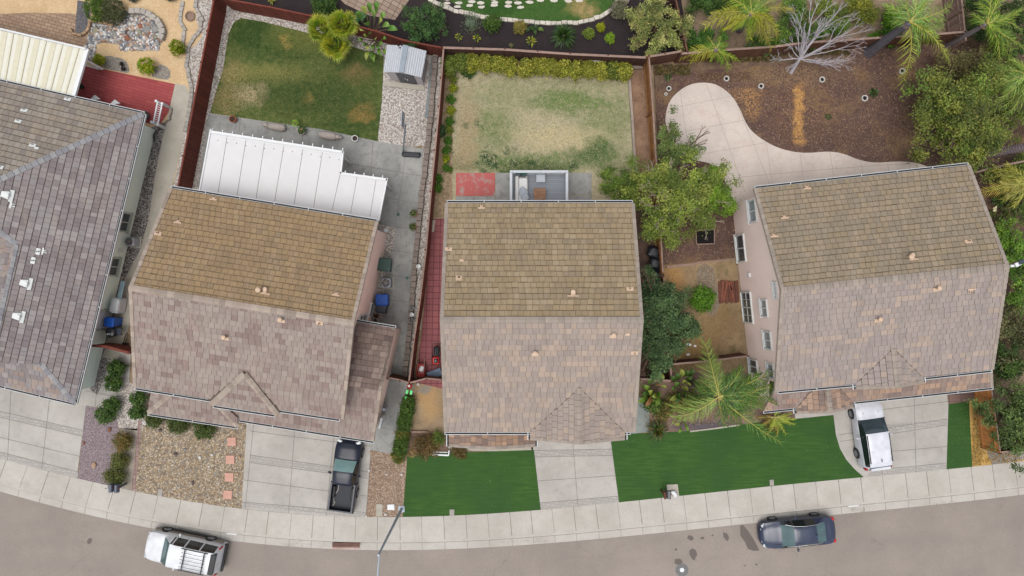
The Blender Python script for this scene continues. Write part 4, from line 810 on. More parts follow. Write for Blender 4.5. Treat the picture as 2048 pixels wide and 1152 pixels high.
roofA = MB(); nl = NP.on(-330, 88); east = [e1b, e2b, sh, EP.on(-25, 722), pr1, pk, EP.on(-60, 420), hipT]
deck(roofA, east); north = [e1b, hipT, nl]; deck(roofA, north); sl_ = SP.on(-200, 735); south = [e2b, sh, Vector((sh.x, sh.y, sh.z)) + inw * 9, Vector((e2_.x, e2_.y, e2_.z)) + inw * 12]
south[2].z = sh.z; deck(roofA, south)
WP = Plane(pk, -inw, .38); WP2 = Plane(pk, -inw, .05); far = WP.at((pk + inw * 8).x, (pk + inw * 8).y); far2 = WP.at((pr1 + inw * 8).x, (pr1 + inw * 8).y)
pr1w = Vector((pr1.x, pr1.y, WP.z(pr1.x, pr1.y))); west = [pk, WP.on(0, 640), WP.on(-12, 720), WP.on(-200, 700), WP.on(-200, 520), WP.on(-60, 425)]; deck(roofA, west)
RA = part('roof', roofA, [UND, FASC], ha)
mb = MB(); tiles(mb, east, EP, PA, 101, row=.38, w=.33, gv=.03, varw=.25, clump=.3); tiles(mb, south, SP, PB[:3] + PA, 103, row=.34, w=.36, varw=.2); tiles(mb, west, WP, PB[:3] + PA, 104, row=.34, w=.36); part('front_slope', mb, TILEA, RA)
mb = MB(); tiles(mb, north, NP, PAN, 102, row=.38, w=.36, gv=.06, varw=.2); part('mossy_back_slope', mb, TILEMD, RA)
mb = MB(); caps(mb, e1b, hipT, CAPA, w=.34, seed=1); caps(mb, e2b, sh, CAPA, w=.3, seed=2); caps(mb, sh, sh + inw * 9, CAPA, w=.26, seed=3); caps(mb, EP.on(-60, 420), pk, CAPA, w=.32, seed=4); caps(mb, pk, EP.on(0, 640), CAPA, w=.26, seed=5, lift=.08); caps(mb, EP.on(0, 640), EP.on(-20, 722), CAPA, w=.26, seed=6); part('ridge_cap', mb, TILE, RA)
gutter(ha, [(e1b, e2b, -inw), (e1b, nl, -ed), (e2b, e2b + inw * 11, ed)])
for px, py in [(57, 568), (42, 634), (20, 392)]: vent(RA, EP, px + 3, py, 'hood', WHITEM)
for px, py, k in [(76, 503, 'plate'), (66, 521, 'plate'), (24, 410, 'tee'), (88, 503, 'tee')]: vent(RA, EP, px, py, k, WHITEM)
for px, py, k in [(135, 198, 'plate'), (48, 220, 'plate'), (36, 242, 'plate'), (65, 290, 'plate'), (73, 296, 'small'), (0, 334, 'plate')]: vent(RA, NP, px, py, k, WHITEM)
fa = [e1_ + inw * .62 + ed * .5, e2_ + inw * .62 - ed * .5, e2_ + inw * 14 - ed * .5, e1_ + inw * 14 + ed * .5]
walls(ha, fa, lambda p: za + .05, GREEN); A, B = fa[0], fa[1]
window(ha, A, B, 232, 423, 258, 464, -inw, fr=FRAMEG); window(ha, A, B, 212, 514, 236, 552, -inw, fr=FRAMEG)
def wallbox(t, name, A, B, px0, py0, px1, py1, out, th, mat):
    p = onwall(px0, (py0 + py1) / 2, A, B); q_ = onwall(px1, (py0 + py1) / 2, A, B); z0, z1 = sorted((p.z, q_.z)); mx = (px0 + px1) / 2; a = onwall(mx, py0, A, B); b = onwall(mx, py1, A, B); a.z = b.z = 0
    m = MB(); cc = (a + b) / 2; cc.z = (z0 + z1) / 2; d = b - a; m.box(cc + Vector((out[0], out[1], 0)).normalized() * th / 2, (d.length, th, z1 - z0), math.atan2(d.y, d.x)); return part(name, m, mat, t)
dd = wallbox(ha, 'door', A, B, 188, 624, 222, 657, -inw, .06, plain('door_pale', c(214, 218, 226), .4)); wallbox(ha, 'door_trim', A, B, 186, 619, 225, 623, -inw, .09, FRAMEG); wallbox(ha, 'door_trim', A, B, 184, 658, 220, 661, -inw, .09, FRAMEG)
m = MB(); p = onwall(204, 650, A, B); m.rock(p - inw * .12, .06); part('handle', m, HOLE, dd)
m = MB(); p = onwall(238, 500, A, B); m.box(p - inw * .08, (.2, .2, .2)); part('wall_lamp', m, WHITE, ha)
# hose loop on wall
m = MB(); p = onwall(309, 272, A, B)
for k in range(18):
    a, b = 2 * math.pi * k / 18, 2 * math.pi * (k + 1) / 18
    f = lambda t_: p - inw * .12 + ed * .32 * math.cos(t_) + Vector((0, 0, .32 * math.sin(t_)))
    m.tube(f(a), f(b), .045, n=6)
part('hose_loop', m, plain('hose_dark', c(66, 74, 72), .5), ha)
# ---------------------------------------------------------------- fences
def wood(name, col, col2, tint=True, tex='pos'):
    s = S(name, tex); f = s.noise(5, 5, .7); x = s.mix(s.map(f, .35, .65), col, col2); g = s.noise(30, 3, .6); x = s.mix(.25, x, s.ramp(g, [(.3, .2), (.7, .8)]), 'OVERLAY')
    if tint: x = s.mix(1.0, x, s.tint(), 'MULTIPLY')
    return s.out(x, .85, g, .2, .01)
WRED = wood('fence_wood_redbrown', c(132, 66, 50), c(108, 52, 42)); WBRN = wood('fence_wood_brown', c(124, 84, 62), c(96, 64, 50)); WOR = wood('fence_wood_orange', c(222, 156, 92), c(204, 136, 76))
WGREY = wood('fence_cap_weathered', c(170, 142, 128), c(146, 120, 110)); WDK = wood('fence_wood_dark', c(92, 58, 48), c(74, 48, 42)); WTAN = wood('fence_wood_tan', c(176, 124, 72), c(144, 98, 58))
def fence(label, px, h=1.83, mat=None, capm=None, capw=.12, postm=None, board=.14, seed=1, loc=None, side=1, name='wood_fence', base=0.0, gap=.006, post=True):
    """fence whose top line is traced in photo pixels at height h"""
    mat = mat or WRED; R = random.Random(seed); P = [G(x, y, h) for x, y in px]; t = thing(name, label, 'fence', (P[0].x, P[0].y, 0)); m = MB(); mc = MB(); posts = []
    for a, b in zip(P[:-1], P[1:]):
        d = (b - a); L = d.length; d = d.normalized(); s_ = Vector((-d.y, d.x, 0)) * side; n = max(1, int(L / board)); rz = math.atan2(d.y, d.x)
        for i in range(n):
            k = R.uniform(.78, 1.15); w = L / n - gap; hh = h - base - .03 - R.uniform(0, .02); p = a + d * (i + .5) * L / n; m.box((p.x + s_.x * .025, p.y + s_.y * .025, base + hh / 2), (w, .02, hh), rz, t=(k, k * R.uniform(.95, 1.02), k))
        for zz in (base + .35, h - .35): m.bar(Vector((a.x, a.y, zz)) - s_ * .02, Vector((b.x, b.y, zz)) - s_ * .02, .05, .09, t=(.9, .9, .9))
        mc.bar(a, b, capw, .035, t=(R.uniform(.9, 1.1),) * 3); np_ = max(1, int(round(L / 2.4)))
        for i in range(np_): posts.append(a + d * L * i / np_ - s_ * .05)
    posts.append(P[-1]); part('board_panel', m, mat, t); part('cap_rail', mc, capm or mat, t)
    if post:
        for p in posts: q = MB(); q.box((p.x, p.y, (h + .02) / 2), (.1, .1, h + .02), t=(.85, .85, .85)); part('post', q, postm or mat, t)
    return t
fence('tall red-brown board fence running between the green house and the striped lawn yard', [(430, -40), (427, 0), (391, 187), (355, 375)], mat=WRED, capw=.1, seed=2, side=1)
fence('red-brown board fence behind the lush green lawn and fan palms', [(440, -6), (458, -1), (540, 14), (630, 33), (692, 47), (753, 62), (813, 82), (884, 95)], mat=WRED, capw=.09, seed=3, side=-1)
fence('dark brown fence with weathered cap behind the yellow-green hedge', [(884, 95), (1010, 99), (1140, 108), (1293, 115)], mat=WDK, capm=WGREY, capw=.14, seed=4, side=-1)
fence('brown fence beside the row of small round shrubs and red pavers', [(887, 97), (878, 213), (870, 300), (862, 383), (852, 500), (840, 600), (828, 680), (818, 763)], mat=WRED, capm=WGREY, capw=.1, seed=5, side=1)
fence('golden brown fence between patchy lawn and bark mulch yard', [(1298, 113), (1306, 220), (1313, 333), (1320, 440), (1326, 545)], mat=WTAN, capm=WGREY, capw=.1, seed=6, side=1)
fence('dark side fence hidden under the row of leafy trees', [(1328, 555), (1336, 660), (1341, 728), (1344, 764)], mat=WBRN, capm=WGREY, capw=.1, seed=7, side=1)
fence('short leaning fence corner below the big yellow-green bush', [(1298, 113), (1330, 108), (1364, 102)], mat=WBRN, capm=WGREY, capw=.13, seed=8, side=-1)
fence('long dark fence with grey cap behind the bare white tree', [(1363, 107), (1447, 100), (1550, 93), (1610, 85), (1690, 80), (1762, 75), (1850, 70), (1936, 63)], mat=WBRN, capm=WGREY, capw=.13, seed=9, side=-1)
fence('dark fence running up out of view beside the yellow-green bush', [(1345, -40), (1352, 0), (1366, 60), (1375, 104)], mat=WDK, capm=WBRN, capw=.1, seed=10, side=1)
fence('weathered fence end standing among palms at top right', [(1920, -30), (1926, 20), (1932, 80)], mat=WGREY, capw=.1, seed=11)
fence('low dark board fence with cap crossing the dry side yard', [(1341, 729), (1420, 722), (1497, 712)], mat=WBRN, capm=WGREY, capw=.12, seed=12, side=1)
fence('short fence closing the side passage beside the bird-of-paradise clump', [(1280, 758), (1343, 762)], mat=WBRN, capm=WGREY, capw=.12, seed=13)
fence('bright orange board fence leaning beside the dark green tree', [(1983, 777), (1992, 840), (2001, 905)], mat=WOR, capm=WGREY, capw=.06, seed=14, board=.15, side=1)
fence('short return fence at the foot of the dark green tree', [(2001, 905), (2045, 899), (2110, 892)], mat=WDK, capm=WGREY, capw=.1, seed=15)
fence('dark fence with pale rail below the leaning ringed palm trunk', [(1949, 345), (2010, 330), (2070, 318)], mat=WDK, capm=WGREY, capw=.12, seed=16)
fence('red-brown gate between the green house and the left pink house', [(183, 691), (215, 694), (258, 706)], mat=WRED, capw=.16, seed=17, name='wood_gate', board=.13)
fence('brown gate closing the concrete side walk', [(775, 755), (800, 760), (819, 766)], mat=WBRN, capm=WGREY, capw=.09, seed=18, name='wood_gate')
fence('pale capped gate in front of the wheelbarrow', [(819, 766), (853, 757), (884, 760)], mat=WBRN, capm=WGREY, capw=.1, seed=19, name='wood_gate')
# timber edging, sleepers
def edging(label, pts, h=.22, w=.16, mat=None, name='timber_edging', loc=None):
    m = MB(); P = [G(*p, h) for p in pts]
    for i, (a, b) in enumerate(zip(P[:-1], P[1:])): m.bar(a, b, w, h, t=(1 + .06 * (-1) ** i,) * 3)
    return solo(name, m, mat or WGREY, label, 'edging', (P[0].x, P[0].y, 0))
edging('grey timber edging along the right side of the patchy lawn', [(1259, 158), (1265, 240), (1270, 320), (1275, 350)], mat=plain('grey_timber', c(164, 150, 138), .9, .2, tint=True))
edging('short grey timber at the right end of the yellow-green hedge', [(1250, 132), (1285, 133)], .3, .3, plain('grey_timber_end', c(140, 124, 112), .9, .2, tint=True))
edging('rough timber beam on the dry yard below the planter frame', [(1333, 534), (1392, 528)], .2, .16); edging('thin timber beam against the rose wall base', [(1392, 527), (1470, 518)], .12, .1)
edging('pale timber border between dry grass pad and brown shrub', [(822, 864), (856, 864)], .18, .12)
edging('thin concrete border between hedge and dry grass pad', [(826, 768), (820, 864)], .1, .08, CONCT)
edging('concrete mow curb at the planting bed above the right lawn', [(1380, 863), (1430, 857), (1480, 850)], .05, .1, CONCT)
# raised planter frame (black soil)
m = MB(); q = [G(1390, 462), G(1427, 459), G(1427, 488), G(1391, 489)]; t = thing('raised_bed', 'small raised bed frame filled with black soil under the tree', 'planter', (q[0].x, q[0].y, 0))
for a, b in zip(q, q[1:] + q[:1]): m.bar(a + Vector((0, 0, .25)), b + Vector((0, 0, .25)), .06, .25, t=(1, 1, 1.01))
part('frame', m, WGREY, t); m = MB(); m.face([p + Vector((0, 0, .12)) for p in q[::-1]]); part('soil', m, plain('black_soil', c(26, 22, 22), 1), t)
# ---------------------------------------------------------------- stone borders
def blocks(label, pts, w, l, h, mat, seed=1, name='stone_border', gap=.02, jit=.03):
    P = [G(*p) for p in pts]; t = thing(name, label, 'stone border', tuple(P[0])); R = random.Random(seed); acc = 0; k = 0; mm = MB(); objs = []
    for a, b in zip(P[:-1], P[1:]):
        L = (b - a).length; d = (b - a).normalized(); x = acc
        while x < L:
            c0 = a + d * x; kk = R.uniform(.86, 1.1); m = MB(); rz = math.atan2(d.y, d.x) + R.uniform(-.06, .06); hh = h * R.uniform(.92, 1.05); ww = w * R.uniform(.92, 1.06); off = Vector((-d.y, d.x, 0)) * R.uniform(-jit, jit); n_ = (l - gap) / 2
            R3 = Matrix.Rotation(rz, 3, 'Z'); bot = [(-n_, -ww / 2), (n_, -ww / 2), (n_, ww / 2), (-n_, ww / 2)]; e = .02
            top = [(-n_ + e, -ww / 2 + e), (n_ - e, -ww / 2 + e), (n_ - e, ww / 2 - e), (-n_ + e, ww / 2 - e)]
            vs = [c0 + off + R3 @ Vector((p[0], p[1], z)) for ps, z in ((bot, 0), (bot, hh - e), (top, hh)) for p in ps]
            fs = [(8, 9, 10, 11)] + [(i + 4 * j, (i + 1) % 4 + 4 * j, (i + 1) % 4 + 4 * j + 4, i + 4 * j + 4) for j in (0, 1) for i in range(4)]
            m.mesh(vs, fs, t=(kk, kk * .99, kk * .98)); objs.append(m); x += l; k += 1
        acc = x - L
    if len(objs) <= 100:
        for m in objs: part('stone', m, mat, t)
    return t
STONEW = plain('edging_stone_white', c(214, 206, 194), .85, .12, 8, tint=True, tex='pos'); STONEB = plain('edging_stone_brown', c(142, 130, 122), .9, .15, 8, tint=True, tex='pos'); STONEG = plain('edging_stone_grey', c(178, 172, 164), .85, .12, 8, tint=True, tex='pos')
blocks('curved row of white blocks edging the upper lawn above black mulch', [(862, 2), (872, 7), (910, 22), (967, 35), (1033, 43), (1100, 47), (1160, 46), (1200, 35), (1226, 18), (1240, -8)], .26, .36, .14, STONEW, 2)
blocks('brown retaining block row along the fence beside the grey patio', [(872, 110), (867, 170), (862, 233), (853, 320), (843, 400), (836, 470), (828, 560), (822, 640), (816, 700), (811, 755)], .34, .40, .3, STONEB, 3, 'retaining_blocks')
blocks('winding grey curb blocks beside the tall red-brown fence', [(394, 2), (392, 14), (404, 40), (402, 58), (392, 72), (378, 92), (376, 110), (374, 130), (378, 150), (384, 175), (384, 195), (372, 260)], .26, .33, .12, STONEG, 4)
blocks('outer grey blocks curving around the small tree ring', [(365, 8), (362, 26), (360, 44), (370, 58), (366, 80), (368, 100)], .25, .35, .1, STONEG, 5)
blocks('semicircular grey block wall around the dry creek bed', [(268, 24), (290, 26), (305, 32), (320, 44), (328, 58), (329, 72), (323, 84)], .36, .38, .35, STONEG, 6)
blocks('tan curb blocks curving below the clipped green bush', [(144, 62), (150, 69), (163, 71), (174, 66), (181, 54), (182, 42), (210, 47), (232, 52)], .18, .34, .2, plain('curb_tan', c(180, 150, 120), .85, .12, tint=True, tex='pos'), 7)
blocks('ragged stone edging beside the concrete footpath and pebbles', [(345, 220), (341, 238), (327, 250), (316, 256)], .1, .22, .1, STONEB, 8)
# flagstones on the upper lawn
R = random.Random(5); fl_lab = 'irregular pale flagstone set in the upper lawn'
for i in range(36):
    col = i % 12; row = i // 12; px, py = 893 + col * 24 + R.uniform(-4, 4), -3 + row * 8 + R.uniform(-2, 2) - (4 if col > 7 else 0)
    if row == 2 and col > 6: continue
    m = MB(); n = 6; pts = []
    for k in range(n): a = 2 * math.pi * k / n + .3; q = R.uniform(.75, 1.1); pts.append(G(px + 8.5 * q * math.cos(a), py + 3.6 * q * math.sin(a)))
    m.prism(pts[::-1], 0, .05); solo('flagstone', m, STONEW, fl_lab, 'flagstone', tuple(G(px, py)), group='flagstones in the upper lawn')['row_'] = row
# stepping slabs
for i, (px, py) in enumerate([(464, 883), (461, 919), (459, 954), (456, 989)]):
    m = MB(); m.box((*G(px, py)[:2], .04), (.56, .56, .07), .02 - .03 * i); m2 = m
    solo('stepping_slab', m, plain('terracotta_slab', c(212, 164, 146), .85, .08), ['square pink slab nearest the house front in the tan river gravel', 'second pink slab from the house in the tan river gravel', 'third pink slab from the house in the tan river gravel', 'square pink slab nearest the sidewalk in the tan river gravel'][i], 'slab', tuple(G(px, py)), group='pink stepping slabs')
# ---------------------------------------------------------------- patio covers
PANEL = plain('patio_cover_white', c(226, 225, 226), .55, .035, 1.2); PANC = plain('patio_cover_cream', c(232, 230, 216), .55, .03)
def pcover(label, quads, h, tails, seams, mat, loc, holes=()):
    t = thing('patio_cover', label, 'patio cover', loc)
    m = MB()
    for q in quads: P = [G(x, y, h) for x, y in q]; P = P if (P[1] - P[0]).cross(P[2] - P[0]).z > 0 else P[::-1]; m.prism(P, h - .08, h)
    part('panel_roof', m, mat, t); m = MB()
    for a, b in seams: m.bar(G(*a, h + .012), G(*b, h + .012), .02, .012)
    part('panel_seam', m, plain('seam_dark', c(128, 126, 124), .8), t); m = MB()
    return t
hB = 2.9
pc_ = pcover('long white panel patio cover attached to the back of the left two storey house', [[(422, 265), (686, 306), (680, 347), (773, 361), (757, 443), (398, 385)]], hB,
    None, [((454, 272), (436, 385)), ((492, 278), (474, 391)), ((529, 284), (512, 397)), ((568, 290), (549, 403)), ((606, 297), (588, 409)), ((645, 303), (627, 415)), ((680, 349), (664, 421)), ((714, 354), (701, 427)), ((752, 360), (740, 433))], PANEL, (-15, 6.5, 0))
R = random.Random(1)
for i in range(14):
    a = i / 13; x, y = 424 + (684 - 424) * a, 266 + (305 - 266) * a; m = MB(); m.bar(G(x + 1.5, y - 9, hB - .1), G(x, y + 3, hB - .1), .06, .14); part('rafter_tail', m, WHITE, pc_)
for i in range(5):
    a = (i + .5) / 5; x, y = 680 + (773 - 680) * a, 349 + (361 - 349) * a; m = MB(); m.bar(G(x + 1.5, y - 9, hB - .1), G(x, y + 3, hB - .1), .06, .14); part('rafter_tail', m, WHITE, pc_)
m = MB(); m.bar(G(421, 263, hB + .06), G(686, 304, hB + .06), .14, .16); m.bar(G(686, 302, hB + .06), G(681, 347, hB + .06), .1, .16); m.bar(G(679, 346, hB + .06), G(774, 359, hB + .06), .14, .16); m.bar(G(774, 356, hB + .06), G(757, 441, hB + .06), .1, .16); m.bar(G(421, 258, hB + .06), G(398, 384, hB + .06), .08, .16)
m.bar(G(423, 269, hB + .04), G(684, 310, hB + .04), .05, .05); part('edge_channel', m, WHITE, pc_)
m = MB()
for i in range(14):
    x = 436 + i * 18.6; y = 281 + (x - 436) * .15; p = G(x, y + (2 if i % 2 else 0), hB + .006); m.lathe(p, [(.03, 0), (.02, .015), (0, .018)], 8)
part('screw_head', m, HOLE, pc_)
for x, y in ((430, 270), (550, 289), (680, 308), (768, 362)):
    p = G(x, y, hB - .15); m = MB(); m.box((p.x, p.y - .1, (hB - .15) / 2), (.12, .12, hB - .15)); part('post', m, WHITE, pc_)
hA = 2.7
pa_ = pcover('cream ribbed patio cover at the upper left over the tan pavers', [[(-220, 10), (173, 100), (145, 190), (-220, 125)]], hA, None, [], PANC, (-28, 15, 0))
m = MB(); rib = plain('rib_cream', c(222, 216, 192), .6, .05)
for i in range(24):
    a = i / 24; xa, ya = -220 + 393 * a, 10 + 90 * a; xb, yb = -220 + 365 * a, 125 + 65 * a; m.bar(G(xa, ya, hA + (.05 if i % 2 else .02)), G(xb, yb, hA + (.05 if i % 2 else .02)), .1 if i % 2 else .34, .05 if i % 2 else .02, m=0, t=(1, 1, 1.001))
part('rib', m, rib, pa_)
m = MB(); m.bar(G(-220, 6, hA + .08), G(174, 98, hA + .08), .1, .16); m.bar(G(174, 97, hA + .08), G(146, 192, hA + .08), .22, .16)
for i in range(60): x = -100 + i * 4.6; m.bar(G(x, 35.5 + (x + 100) * .229 - 3, hA + .09), G(x + .5, 35.5 + (x + 100) * .229 + 2, hA + .09), .03, .03)
part('edge_channel', m, WHITE, pa_)
m = MB(); m.bar(G(168, 118, hA - .2), G(203, 137, .5), .12, .12); m.bar(G(166, 128, hA - .2), G(196, 137, .5), .08, .08); m.box((*G(203, 138)[:2], .25), (.16, .16, .5)); part('brace', m, WHITE, pa_)
# ---------------------------------------------------------------- rear deck of house C
t = thing('deck', 'raised grey deck with pale railing behind the central house', 'deck', tuple(G(1078, 380)))
hd_ = .55; DK = pavers('deck_grey', c(158, 164, 172), c(146, 152, 160), c(118, 122, 130), 0, 40, .14, ms=.008, off=0, st=.15); RAIL = plain('railing_pale_grey', c(206, 212, 218), .5, .04)
m = MB(); q = [G(1024, 345, hd_), G(1133, 345, hd_), G(1133, 412, hd_), G(1024, 412, hd_)]; m.prism(q[::-1], .05, hd_); part('deck_floor', m, DK, t)
rh = 1.55; m = MB(); c1, c2, c3, c4 = G(1022, 408, rh), G(1022, 343, rh), G(1134, 343, rh), G(1134, 408, rh)
for a, b in ((c1, c2), (c2, c3), (c3, c4)): m.bar(a, b, .16, .05); m.bar(a - Vector((0, 0, .85)), b - Vector((0, 0, .85)), .06, .05)
part('top_rail', m, RAIL, t); m = MB()
for a, b in ((c1, c2), (c2, c3), (c3, c4)):
    n = int((b - a).length / .13)
    for i in range(n + 1): p = a + (b - a) * i / n; m.box((p.x, p.y, (rh + hd_) / 2), (.04, .04, rh - hd_ - .02))
part('baluster_row', m, RAIL, t)
for p in (c1, c2, (c2 + c3) / 2, c3, c4): m = MB(); m.box((p.x, p.y, rh / 2 + .04), (.14, .14, rh + .08)); part('post', m, RAIL, t)
def cushion(mb, c0, sz, r=.06, rz=0, m=0, tt=(1, 1, 1)):      # soft-edged box
    R3 = Matrix.Rotation(rz, 3, 'Z'); x, y, z = [v / 2 for v in sz]; lv = [(-z, x - r, y - r), (-z + r, x, y), (z - r, x, y), (z - r * .3, x - r * .35, y - r * .35), (z, x - r, y - r)]; vs = []
    for zz, a, b in lv:
        k = r * .8
        for q in ((a - k, b), (a, b - k), (a, -b + k), (a - k, -b), (-a + k, -b), (-a, -b + k), (-a, b - k), (-a + k, b)): vs.append(Vector(c0) + R3 @ Vector((q[0], q[1], zz)))
    fs = [(i + 8 * j, (i + 1) % 8 + 8 * j, (i + 1) % 8 + 8 * j + 8, i + 8 * j + 8) for j in range(4) for i in range(8)]; fs = [f[::-1] for f in fs] + [tuple(range(32, 40))[::-1]]; mb.mesh(vs, fs, m, tt)
p = G(1043, 381, hd_); t = thing('outdoor_sofa', 'white outdoor sofa with grey throw on the deck', 'sofa', tuple(p)); SOFA = plain('sofa_white', c(236, 236, 234), .8, .04); m = MB()
m.box(p + Vector((0, 0, .15)), (.76, 1.7, .2)); cushion(m, p + Vector((-.3, 0, .4)), (.2, 1.7, .5)); cushion(m, p + Vector((.05, .8, .32)), (.66, .14, .36)); part('sofa_frame', m, SOFA, t)
for yy in (.37, -.4): m = MB(); cushion(m, p + Vector((.09, yy, .34)), (.6, .74, .18)); part('seat_cushion', m, SOFA, t)
m = MB(); cushion(m, p + Vector((.12, -.3, .46)), (.5, .8, .08), .03, .35); cushion(m, p + Vector((.05, -.1, .5)), (.4, .5, .06), .03, .6); solo('throw_blanket', m, plain('throw_grey', c(178, 186, 196), .9, .3, 12), 'pale grey throw draped over the white sofa', 'blanket', tuple(p + Vector((.12, -.3, .42))))
p = G(1079, 389.5, hd_); t = thing('coffee_table', 'square slatted wooden table on the deck', 'table', tuple(p)); WT = wood('table_wood', c(176, 134, 104), c(150, 112, 88))
m = MB()
for i in range(8): k = 1 + .08 * (-1) ** i; m.box(p + Vector((0, -.33 + i * .094, .4)), (.74, .08, .03), t=(k, k, k))
for sx in (-.35, .35): m.box(p + Vector((sx, 0, .37)), (.06, .72, .06), t=(.9, .9, .9))
part('table_top', m, WT, t)
for sx in (-.32, .32):
    for sy in (-.32, .32): m = MB(); m.box(p + Vector((sx, sy, .18)), (.06, .06, .36), t=(.8, .8, .8)); part('leg', m, WT, t)
p = G(1081, 358, hd_); t = thing('patio_chair', 'rounded grey patio chair near the deck railing', 'chair', tuple(p)); GC = plain('chair_grey', c(190, 198, 206), .4, .05); m = MB(); cushion(m, p + Vector((0, 0, .38)), (.6, .56, .08), .06); part('seat', m, GC, t)
m = MB(); cushion(m, p + Vector((0, .25, .6)), (.58, .08, .4), .04); part('backrest', m, GC, t)
for sx in (-.24, .24):
    for sy in (-.2, .22): m = MB(); m.tube(p + Vector((sx, sy, 0)), p + Vector((sx * .9, sy * .9, .36)), .02); part('leg', m, GC, t)
m = MB(); p = G(1042, 352, hd_); m.bar(p + Vector((-.4, .1, .75)), p + Vector((.35, .0, .75)), .16, .04); m.tube(p, p + Vector((0, 0, .75)), .03); solo('folded_umbrella', m, plain('umbrella_green', c(50, 92, 86), .8), 'dark green folded sunshade leaning on the deck corner', 'umbrella', tuple(p))
# ---------------------------------------------------------------- garden shed
t = thing('garden_shed', 'grey and white metal garden shed with gabled ribbed roof on the white gravel', 'shed', tuple(G(812, 138)))
hs1, hs2 = 2.0, 2.45; A_, B_, C_, D_ = G(774, 90, hs1), G(853, 102, hs1), G(843, 155, hs1), G(767, 144, hs1); M1, M2 = (A_ + B_) / 2, (D_ + C_) / 2; M1.z = M2.z = hs2
SH = plain('shed_roof_pale', c(204, 208, 214), .35, .06, metal=.3); SHD = plain('shed_roof_grey', c(150, 160, 170), .35, .08, metal=.3); SHW = plain('shed_wall_pale', c(206, 200, 202), .5); SHK = plain('shed_door_dark', c(92, 94, 102), .5)
mb = MB()
for q in ([A_, D_, M2, M1], [M1, M2, C_, B_]): deck(mb, q, .06)
for e, f_ in (((A_, D_), (M1, M2)), ((B_, C_), (M1, M2))):
    for i in range(9):
        a = (i + .5) / 9; mb.bar(e[0].lerp(f_[0], a) + Vector((0, 0, .035)), e[1].lerp(f_[1], a) + Vector((0, 0, .035)), .05, .03, m=0)
rf = part('roof', mb, [SH, SHW], t); m = MB(); m.bar(M1 + Vector((0, 0, .05)), M2 + Vector((0, 0, .05)), .34, .05); part('ridge_strip', m, SHD, rf)
wl = inset([A_, B_, C_, D_], .12); m = MB()
for i in range(4): a, b = wl[i], wl[(i + 1) % 4]; m.face([(a.x, a.y, 0), (b.x, b.y, 0), (b.x, b.y, hs1), (a.x, a.y, hs1)]) if i in (1, 3) else m.face([(a.x, a.y, 0), (b.x, b.y, 0), (b.x, b.y, hs1), ((a.x + b.x) / 2, (a.y + b.y) / 2, hs2 - .06), (a.x, a.y, hs1)])
part('wall', m, SHW, t); c_, d_ = wl[2], wl[3]; o_ = Vector((0, -1, 0))
for k in (.3, .55):
    m = MB(); p = d_.lerp(c_, k - .02 + .13); m.box((p.x, p.y - .04, .95), (.56, .04, 1.8), math.atan2((c_ - d_).y, (c_ - d_).x)); dr_ = part('door', m, SHK, t); m = MB(); m.box((p.x + (.2 if k < .5 else -.2), p.y - .09, 1.0), (.04, .05, .2)); part('handle', m, WHITE, dr_)
m = MB(); m.prism([G(*p) for p in [(768, 162), (848, 172), (850, 182), (766, 172)]][::-1], 0, .1); struct('shed_pad', m, CONCT)
m = MB(); p = G(803, 96, 2.35)
for i in range(5): m.box(p + Vector((R.uniform(-.2, .2), R.uniform(-.2, .2), .05)), (.12, .05, .03), R.random())
solo('debris', m, HOLE, 'small dark scraps lying on the shed roof', 'debris', tuple(p))
# leaning pipes beside the shed
m = MB(); p = G(864, 150)
for i in range(4): m.tube(G(864 + i * 1.6, 112, .1), G(850 + i * 1.8, 236, .1 + .02 * i), .03)
solo('pipe_bundle', m, plain('pipe_grey', c(150, 158, 160), .4), 'long grey pipes lying on gravel beside the shed', 'pipes', tuple(p))
# ---------------------------------------------------------------- basketball hoop, lying stone benches, pots
t = thing('basketball_hoop', 'portable basketball hoop standing on white gravel with a black base', 'basketball hoop', tuple(G(812, 310))); BLK = plain('black_plastic', c(44, 48, 54), .35, .1); GALV = plain('galvanised_grey', c(150, 160, 170), .35, .08, metal=.5)
p = G(822, 310); m = MB(); cushion(m, p + Vector((.03, 0, .12)), (1.25, .34, .24), .1, -.06); part('base', m, BLK, t); m = MB(); m.tube(G(806, 304, .1), G(811, 248, 3.0), .05); m.tube(G(806, 300, 1.2), G(811, 262, 2.4), .03); part('pole', m, GALV, t)
m = MB(); m.bar(G(804, 220, 3.3), G(802, 250, 3.3), .05, 1.0); part('backboard', m, GALV, t); m = MB(); q = G(811, 243, 2.9)
for k in range(12): a, b = k * math.pi / 6, (k + 1) * math.pi / 6; m.tube(q + Vector((.23 * math.cos(a), .23 * math.sin(a), 0)), q + Vector((.23 * math.cos(b), .23 * math.sin(b), 0)), .015, n=5)
part('rim', m, GALV, t)
STN = plain('cast_stone', c(176, 166, 158), .9, .15, 6)
